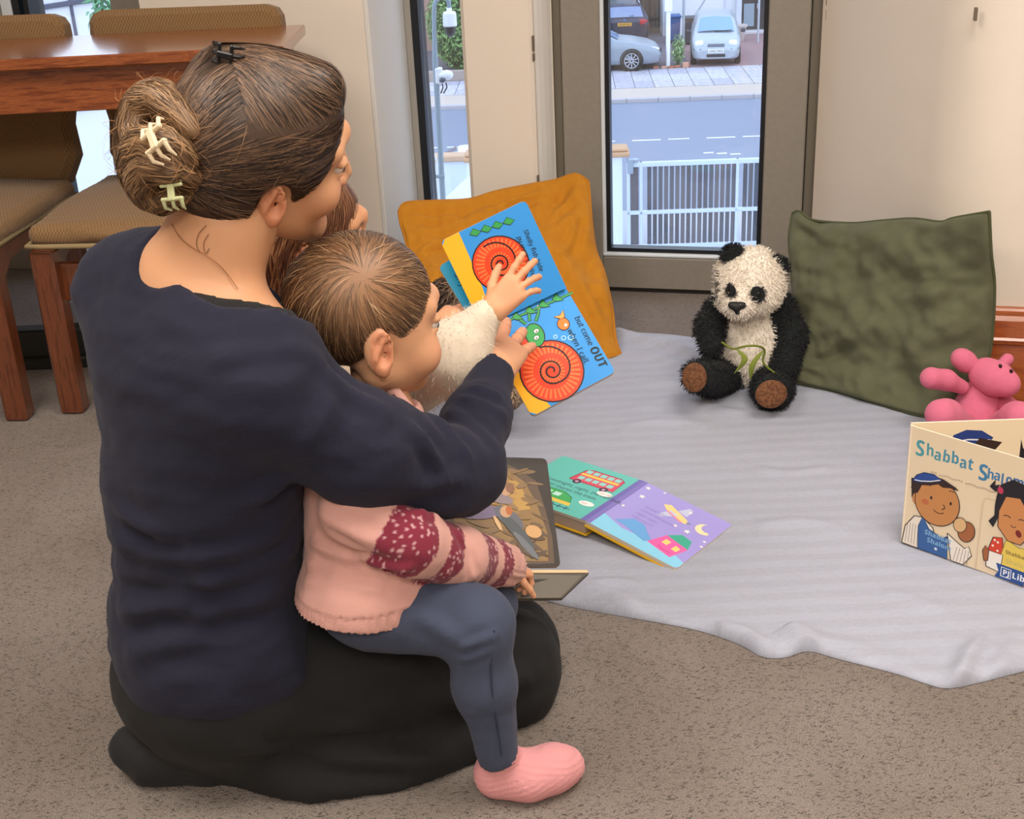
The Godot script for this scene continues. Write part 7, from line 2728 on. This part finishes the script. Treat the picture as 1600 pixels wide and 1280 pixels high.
# ---------------------------------------------------------------- the toddler on her lap
func build_toddler() -> void:
	var base := ground(830, 1238)
	var t := thing("person", "toddler on the woman's lap in pink jumper with maroon striped sleeves and pink socks", "person", base)
	var flesh := lin("d29d78")
	var body := MB.new()
	var trunk := [atz(590, 666, -1.54), atz(580, 760, -1.50), atz(578, 905, -1.455)]
	var arm := [atz(550, 795, -1.415), atz(640, 846, -1.395), atz(715, 870, -1.45), atz(795, 887, -1.555)]
	var l_arm := [atz(605, 675, -1.58), atz(640, 695, -1.66), atz(690, 745, -1.70)]
	var thigh := [atz(592, 945, -1.44), atz(742, 972, -1.395)]
	var shin := [atz(748, 982, -1.39), atz(757, 1070, -1.385), atz(780, 1185, -1.385)]
	var foot := [ground(780, 1210, 0.032), ground(830, 1205, 0.03), ground(885, 1190, 0.024)]
	var f := Field.new(Vector3(-0.36, 0.0, -1.80), Vector3(0.09, 0.62, -1.28), 0.007)
	f.chain(trunk, [0.05, 0.062, 0.066], 0.03)
	f.chain([atz(596, 640, -1.54), atz(588, 560, -1.56)], [0.034, 0.036], 0.03)
	f.chain(arm, [0.028, 0.026, 0.023, 0.016], 0.02)
	f.chain(l_arm, [0.03, 0.027, 0.02], 0.02)
	f.chain(thigh, [0.05, 0.04], 0.02)
	f.chain(shin, [0.034, 0.031, 0.021], 0.02)
	f.chain([atz(600, 925, -1.52), atz(760, 945, -1.55)], [0.05, 0.036], 0.02)
	f.chain(foot, [0.022, 0.022, 0.016], 0.02)
	body.col = flesh
	f.into(body)
	var hx := head_frame(572, 499, -1.55, deg_to_rad(26.0), deg_to_rad(6.0), deg_to_rad(2.0), 0.97)
	var hf := head_field(0.0035, 1.0)
	var hm := MB.new()
	hf.into(hm, null, head_tint(flesh, 1.0))
	append(body, turned(hm, hx))
	hand_into(body, atz(790, 886, -1.555), at(845, 897, 1.865) - atz(790, 886, -1.555), Vector3(-0.25, 0.85, 0.35), Vector3(0.1, 0.0, 0.9), 0.5, [1.0, 1.1, 1.15, 1.15], 0.25, 0.55, 0.0019, flesh)
	part("body", body, skin_mat, t)
	eyes_into(t, hx, "3d5068")

	# jumper with striped sleeves
	var pink := lin("cb9a90")
	var maroon := lin("7a2438")
	f = Field.new(Vector3(-0.36, 0.22, -1.76), Vector3(0.05, 0.60, -1.31), 0.004)
	f.chain(trunk, [0.063, 0.083, 0.088], 0.03)
	f.egg(atz(570, 925, -1.45), Vector3(0.092, 0.055, 0.095), Basis(Vector3.BACK, 0.12), 0.03)
	f.chain(arm, [0.044, 0.044, 0.040, 0.031], 0.012)
	f.chain(l_arm, [0.036, 0.036, 0.03], 0.015)
	f.half(atz(793, 888, -1.555), (arm[3] - arm[2]).normalized())
	f.bone(atz(600, 610, -1.55), atz(592, 560, -1.56), 0.046, 0.06, 0.008, true)
	f.half(atz(560, 968, -1.40), Vector3(-0.10, -1, 0.12).normalized())
	var marks := [[0.0, 0]]
	var along := PackedFloat32Array([0.0])
	for k in 3:
		along.append(along[k] + arm[k].distance_to(arm[k + 1]))
	var whole: float = along[3]
	var spark := RandomNumberGenerator.new()
	spark.seed = 5
	var tint := func(p: Vector3, n: Vector3) -> Color:
		var best := 9.0
		var u := 0.0
		var rr := 9.0
		for k in 3:
			var q := Geometry3D.get_closest_point_to_segment(p, arm[k], arm[k + 1])
			var d := q.distance_to(p)
			if d < best:
				best = d
				u = along[k] + q.distance_to(arm[k])
		for k in 2:
			var q := Geometry3D.get_closest_point_to_segment(p, trunk[k], trunk[k + 1])
			rr = minf(rr, q.distance_to(p) - 0.085)
		if best < 0.056 and u > 0.004 and best - 0.041 < rr:
			u = u / whole
			for s in [[0.15, 0.26], [0.345, 0.45], [0.575, 0.69], [0.755, 0.84]]:
				if u > s[0] and u < s[1]:
					return maroon if spark.randf() > 0.09 else lin("caa0a4")
		return pink
	var cr := []
	for c in [[[480, 880], [600, 895], 0.006, 0.008], [[478, 905], [590, 920], 0.005, 0.008], [[490, 850], [570, 880], 0.006, 0.009], [[560, 870], [640, 890], 0.007, 0.007], [[500, 800], [590, 850], 0.005, 0.010], [[660, 800], [700, 900], 0.004, 0.006], [[715, 830], [740, 905], 0.006, 0.005], [[640, 800], [690, 810], 0.004, 0.007]]:
		cr.append([f.hit(EYE, sight(c[0][0], c[0][1])), f.hit(EYE, sight(c[1][0], c[1][1])), c[2] * CREASE, c[3]])
	var base_fold := folds(cr, 91, 11.0, 0.003)
	var hem: Vector3 = atz(560, 968, -1.40)
	var disp := func(p: Vector3, n: Vector3) -> float:
		var y: float = base_fold.call(p, n)
		var q := Geometry3D.get_closest_point_to_segment(p, arm[2], arm[3])
		var k: float = q.distance_to(arm[2]) / arm[2].distance_to(arm[3])
		if q.distance_to(p) < 0.05 and k > 0.62:                    # ribbed cuff
			var w := (p - q).normalized()
			y += 0.0016 * sin(atan2(w.y, w.z) * 17.0)
		if p.y < hem.y + 0.03 and p.x < -0.1:                      # ribbed hem
			y += 0.0013 * sin((p.x + p.z * 0.7) * 620.0) - 0.002
		return y
	var mb := MB.new()
	f.into(mb, disp, tint)
	var knit := vertex_paint(0.95)
	knit.uv1_triplanar = true
	knit.uv1_scale = Vector3.ONE * 4
	knit.heightmap_enabled = true
	knit.heightmap_texture = noise_image(72, 0.3, 256)
	knit.heightmap_scale = 0.06
	knit.rim_enabled = true
	knit.rim = 0.25
	var jumper := part("jumper", mb, knit, t)
	mb = MB.new()
	mb.col = pink
	mb.tube(smooth_line([atz(650, 655, -1.52), atz(628, 628, -1.515), atz(606, 600, -1.52), atz(590, 590, -1.56), atz(612, 588, -1.60)], 20), 0.0085, 12)
	part("collar", mb, knit, jumper)
	mb = MB.new()
	mb.tube(smooth_line([atz(650, 668, -1.506), atz(628, 640, -1.502), atz(612, 618, -1.505)], 12), 0.004, 8)
	part("collar_trim", mb, paint("4a2a30", 0.9), jumper)

	# leggings
	var slate := cloth("3a4258", 0.9, 0.25)
	f = Field.new(Vector3(-0.30, 0.02, -1.66), Vector3(0.06, 0.38, -1.28), 0.0055)
	f.chain(thigh, [0.060, 0.049], 0.025)
	f.chain(shin, [0.044, 0.039, 0.027], 0.02)
	f.egg(atz(585, 925, -1.46), Vector3(0.085, 0.055, 0.085), Basis.IDENTITY, 0.03)
	f.chain([atz(600, 925, -1.52), atz(760, 945, -1.55)], [0.06, 0.046], 0.02)
	f.half(atz(785, 1186, -1.385), (shin[2] - shin[1]).normalized())
	cr = []
	for c in [[[720, 1012], [775, 992], 0.003, 0.007], [[716, 1032], [765, 1016], 0.0025, 0.006], [[735, 1115], [805, 1105], 0.004, 0.005], [[740, 1135], [808, 1128], 0.004, 0.005], [[745, 1155], [810, 1150], 0.003, 0.004], [[650, 960], [720, 1005], 0.003, 0.012]]:
		cr.append([f.hit(EYE, sight(c[0][0], c[0][1])), f.hit(EYE, sight(c[1][0], c[1][1])), c[2] * CREASE, c[3]])
	mb = MB.new()
	f.into(mb, folds(cr, 92, 12.0, 0.0025))
	part("leggings", mb, slate, t)
	mb = MB.new()
	var seam := []
	for q in [[772, 985], [768, 1040], [770, 1090], [778, 1140], [784, 1180]]:
		seam.append(f.hit(EYE, sight(q[0], q[1])))
	mb.tube(smooth_line(seam, 16), 0.0012, 6)
	part("seam", mb, paint("2a3145", 0.9), t)
	# sock
	f = Field.new(Vector3(-0.12, -0.004, -1.54), Vector3(0.12, 0.14, -1.30), 0.004)
	f.chain([atz(783, 1178, -1.385), ground(782, 1203, 0.034)], [0.025, 0.030], 0.015)
	f.chain([ground(776, 1212, 0.029), ground(826, 1212, 0.031), ground(866, 1200, 0.03), ground(886, 1196, 0.026)], [0.029, 0.031, 0.030, 0.024], 0.02)
	f.half(Vector3(0, 0.0015, 0), Vector3.DOWN)
	mb = MB.new()
	f.into(mb, func(p: Vector3, n: Vector3) -> float: return 0.0007 * sin((p.y + p.x * 0.3) * 900.0))
	part("sock", mb, cloth("d9979a", 0.95, 0.3), t)

	# fine baby hair growing out from the crown
	var inv := hx.affine_inverse()
	var cap := Field.new(Vector3(-0.105, -0.09, -0.125), Vector3(0.105, 0.135, 0.12), 0.0042)
	cap.egg(Vector3(0, 0.03, -0.013), Vector3(0.0835, 0.0885, 0.0985), Basis.IDENTITY, 0.02)
	cap.egg(Vector3(0, -0.035, 0.10), Vector3(0.092, 0.085, 0.078), Basis.IDENTITY, 0.01, true)
	cap.bone(Vector3(-0.09, -0.06, 0.02), Vector3(0.09, -0.06, 0.02), 0.052, 0.052, 0.012, true)
	cap.half(Vector3(0, -0.06, -0.05), Vector3(0, -1, 0.1).normalized(), 0.01)
	for s in [-1.0, 1.0]:
		cap.egg(Vector3(s * 0.092, -0.025, 0.0), Vector3(0.03, 0.04, 0.03), Basis.IDENTITY, 0.006, true)
	var crown: Vector3 = cap.snap(inv * atz(575, 425, -1.46))
	mb = MB.new()
	cap.into(mb, null, func(p: Vector3, n: Vector3) -> Color:
		var d := p.distance_to(crown)
		return lin("91694a").lerp(lin("402c20"), smoothstep(0.03, 0.105, d)))
	var m := mb.v.size()
	var starts := PackedVector3Array()
	for k in 3600:
		starts.append(mb.v[rng.randi() % m])
	var flow := func(p: Vector3, n: Vector3) -> Vector3:
		var away := (p - crown)
		return away.normalized() + Vector3(0, -0.35, 0.25) + n.cross(away).normalized() * 0.25
	hairs(mb, cap, starts, flow, 7, 0.0075, 0.0010, func(p: Vector3) -> Color:
		var d := p.distance_to(crown)
		return lin("4f3826").lerp(lin("a9845f"), pow(rng.randf(), 1.0 + d * 22.0)), 0.0014, 0.22)
	starts = PackedVector3Array()
	for k in 90:
		starts.append(mb.v[rng.randi() % m])
	hairs(mb, cap, starts, flow, 7, 0.007, 0.0006, func(p: Vector3) -> Color: return lin("c9a680"), 0.004, 0.5)
	part("hair", turned(mb, hx), hair_mat, t)


# ---------------------------------------------------------------- the older child reaching for the book
func build_child() -> void:
	var t := thing("person", "long-haired child in fluffy cream jumper reaching over to the blue book", "person", Vector3(-0.32, 0, -2.04))
	var flesh := lin("d29a72")
	var body := MB.new()
	var hx := head_frame(480, 362, -1.95, deg_to_rad(10.0), deg_to_rad(4.0), deg_to_rad(4.0), 0.93)
	var arm := [atz(500, 560, -1.98), atz(640, 588, -1.83), atz(706, 556, -1.725), atz(768, 488, -1.73)]
	var f := Field.new(Vector3(-0.56, 0.0, -2.25), Vector3(0.06, 0.62, -1.66), 0.009)
	f.chain([atz(450, 500, -2.02), atz(440, 640, -2.04), atz(440, 760, -2.05)], [0.075, 0.085, 0.085], 0.03)
	f.chain([atz(455, 500, -2.0), atz(468, 430, -1.97)], [0.04, 0.04], 0.03)
	f.chain(arm, [0.032, 0.027, 0.021, 0.0165], 0.02)
	f.chain([atz(420, 540, -2.1), atz(430, 640, -2.12), atz(470, 690, -2.1)], [0.036, 0.03, 0.022], 0.02)
	for s in [-0.06, 0.06]:
		var hip: Vector3 = Vector3(-0.34, 0.2, -2.06 + s)
		f.chain([hip, Vector3(-0.18, 0.075, -2.07 + s), Vector3(-0.38, 0.05, -2.08 + s)], [0.07, 0.05, 0.036], 0.03)
	body.col = flesh
	f.into(body)
	var hf := head_field(0.0045, 0.7)
	var hm := MB.new()
	hf.into(hm, null, head_tint(flesh, 0.7))
	append(body, turned(hm, hx))
	hand_into(body, atz(767, 489, -1.73), Vector3(0.70, 0.62, -0.22), Vector3(-0.35, 0.25, 0.9), Vector3(-0.6, 0.6, 0.2), 0.62, [0.12, 0.3, 0.42, 0.5], 0.3, 0.8, 0.0022, flesh, 0.26)
	part("body", body, skin_mat, t)
	eyes_into(t, hx, "4a3020")
	# fluffy jumper
	var cream := lin("d8cbb8")
	f = Field.new(Vector3(-0.57, 0.10, -2.26), Vector3(0.07, 0.60, -1.65), 0.008)
	f.chain([atz(450, 490, -2.02), atz(440, 640, -2.04), atz(440, 740, -2.05)], [0.088, 0.10, 0.104], 0.03)
	f.chain(arm, [0.055, 0.055, 0.050, 0.0215], 0.03)
	f.chain([atz(420, 530, -2.1), atz(430, 640, -2.12), atz(470, 690, -2.1)], [0.05, 0.045, 0.036], 0.02)
	f.half(atz(772, 484, -1.73), (arm[3] - arm[2]).normalized())
	f.half(Vector3(0, 0.16, -2.0), Vector3.DOWN)
	f.bone(atz(462, 445, -1.98), atz(470, 400, -1.96), 0.05, 0.06, 0.01, true)
	var mb := MB.new()
	mb.col = cream
	f.into(mb, folds([crease_at([640, 545], [690, 600], 0.006, 0.012, -1.78)], 95, 10.0, 0.006), func(p: Vector3, n: Vector3) -> Color: return cream)
	fur(mb, mb, 0, 12000, 0.008, 0.0010, Vector3(0.2, -0.3, 0), 0.9)
	part("jumper", mb, vertex_paint(0.95), t)
	f = Field.new(Vector3(-0.48, -0.004, -2.24), Vector3(-0.08, 0.30, -1.9), 0.009)
	for s in [-0.06, 0.06]:
		f.chain([Vector3(-0.34, 0.2, -2.06 + s), Vector3(-0.18, 0.075, -2.07 + s), Vector3(-0.38, 0.05, -2.08 + s)], [0.08, 0.06, 0.044], 0.03)
	f.half(Vector3(0, 0.006, 0), Vector3.DOWN)
	mb = MB.new()
	f.into(mb, folds([], 96, 10.0, 0.004))
	part("trousers", mb, cloth("6b6470", 0.9), t)
	# long hair
	var inv := hx.affine_inverse()
	var cap := Field.new(Vector3(-0.13, -0.20, -0.15), Vector3(0.12, 0.14, 0.13), 0.0055)
	cap.egg(Vector3(0, 0.028, -0.015), Vector3(0.088, 0.092, 0.103), Basis.IDENTITY, 0.02)
	cap.bone(Vector3(-0.035, -0.02, -0.07), Vector3(-0.02, -0.15, -0.075), 0.058, 0.05, 0.03)
	cap.bone(Vector3(0.035, -0.02, -0.06), Vector3(0.03, -0.15, -0.065), 0.058, 0.05, 0.03)
	cap.egg(Vector3(0, -0.045, 0.105), Vector3(0.084, 0.10, 0.068), Basis.IDENTITY, 0.008, true)
	for s in [-1.0, 1.0]:
		cap.egg(Vector3(s * 0.098, -0.028, 0.004), Vector3(0.036, 0.042, 0.034), Basis.IDENTITY, 0.008, true)
	mb = MB.new()
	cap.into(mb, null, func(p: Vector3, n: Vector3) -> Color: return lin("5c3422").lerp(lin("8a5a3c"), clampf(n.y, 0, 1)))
	var m := mb.v.size()
	var starts := PackedVector3Array()
	for k in 2600:
		starts.append(mb.v[rng.randi() % m])
	hairs(mb, cap, starts, func(p: Vector3, n: Vector3) -> Vector3: return Vector3(0, -1, -0.5 if p.y > 0.0 else -0.1), 8, 0.009, 0.0018, func(p: Vector3) -> Color: return lin("46261a").lerp(lin("a8744c"), pow(rng.randf(), 1.6)), 0.003, 0.25)
	part("hair", turned(mb, hx), hair_mat, t)


func build_people() -> void:
	skin_mat = vertex_paint(0.55)
	skin_mat.subsurf_scatter_enabled = true
	skin_mat.subsurf_scatter_strength = 0.12
	hair_mat = vertex_paint(0.5)
	build_woman()
	build_toddler()
	build_child()


func _ready() -> void:
	# camera
	var th := deg_to_rad(24.0)
	var ro := deg_to_rad(2.76)
	cam_forward = Vector3(0, -sin(th), -cos(th))
	var u0 := Vector3(0, cos(th), -sin(th))
	cam_right = Vector3(cos(ro), 0, 0) - u0 * sin(ro)
	cam_up = u0 * cos(ro) + Vector3(sin(ro), 0, 0)
	var cam := Camera3D.new()
	cam.name = "camera"
	cam.fov = rad_to_deg(2.0 * atan(640.0 / FOCAL))
	cam.near = 0.05
	cam.far = 400.0
	cam.transform = Transform3D(Basis(cam_right, cam_up, -cam_forward), EYE)
	add_child(cam)
	cam.current = true
	# sky: bright overcast
	var sky_mat := ProceduralSkyMaterial.new()
	sky_mat.sky_top_color = Color(0.80, 0.88, 1.0)
	sky_mat.sky_horizon_color = Color(0.90, 0.95, 1.0)
	sky_mat.ground_bottom_color = Color(0.45, 0.47, 0.5)
	sky_mat.ground_horizon_color = Color(0.6, 0.63, 0.68)
	sky_mat.sky_energy_multiplier = 1.5
	sky_mat.ground_energy_multiplier = 0.5
	var sky := Sky.new()
	sky.sky_material = sky_mat
	var env := Environment.new()
	env.background_mode = Environment.BG_SKY
	env.sky = sky
	env.tonemap_mode = Environment.TONE_MAPPER_LINEAR
	env.tonemap_exposure = 1.0
	env.sdfgi_enabled = true
	env.ssao_enabled = true
	env.ssil_enabled = true
	var we := WorldEnvironment.new()
	we.name = "surroundings"
	we.environment = env
	add_child(we)
	rng.seed = 20
	# ceiling panels that light the room
	ceiling_light(0.9, -1.1, 1.2, 1.2, 5.6, "square white ceiling light panel above the blanket")
	ceiling_light(-1.3, -1.1, 1.2, 1.2, 4.6, "square white ceiling light panel above the kneeling woman")
	ceiling_light(0.0, 1.3, 1.8, 1.2, 8.5, "wide white ceiling light panel behind the viewer")
	build_room()
	build_blanket()
	build_street()
	build_furniture()
	build_cushions()
	build_panda()
	build_pink_toy()
	build_shaggy_toy()
	build_sea_book()
	build_bedtime_book()
	build_painted_book()
	build_cream_book()
	build_people()
	#MORE
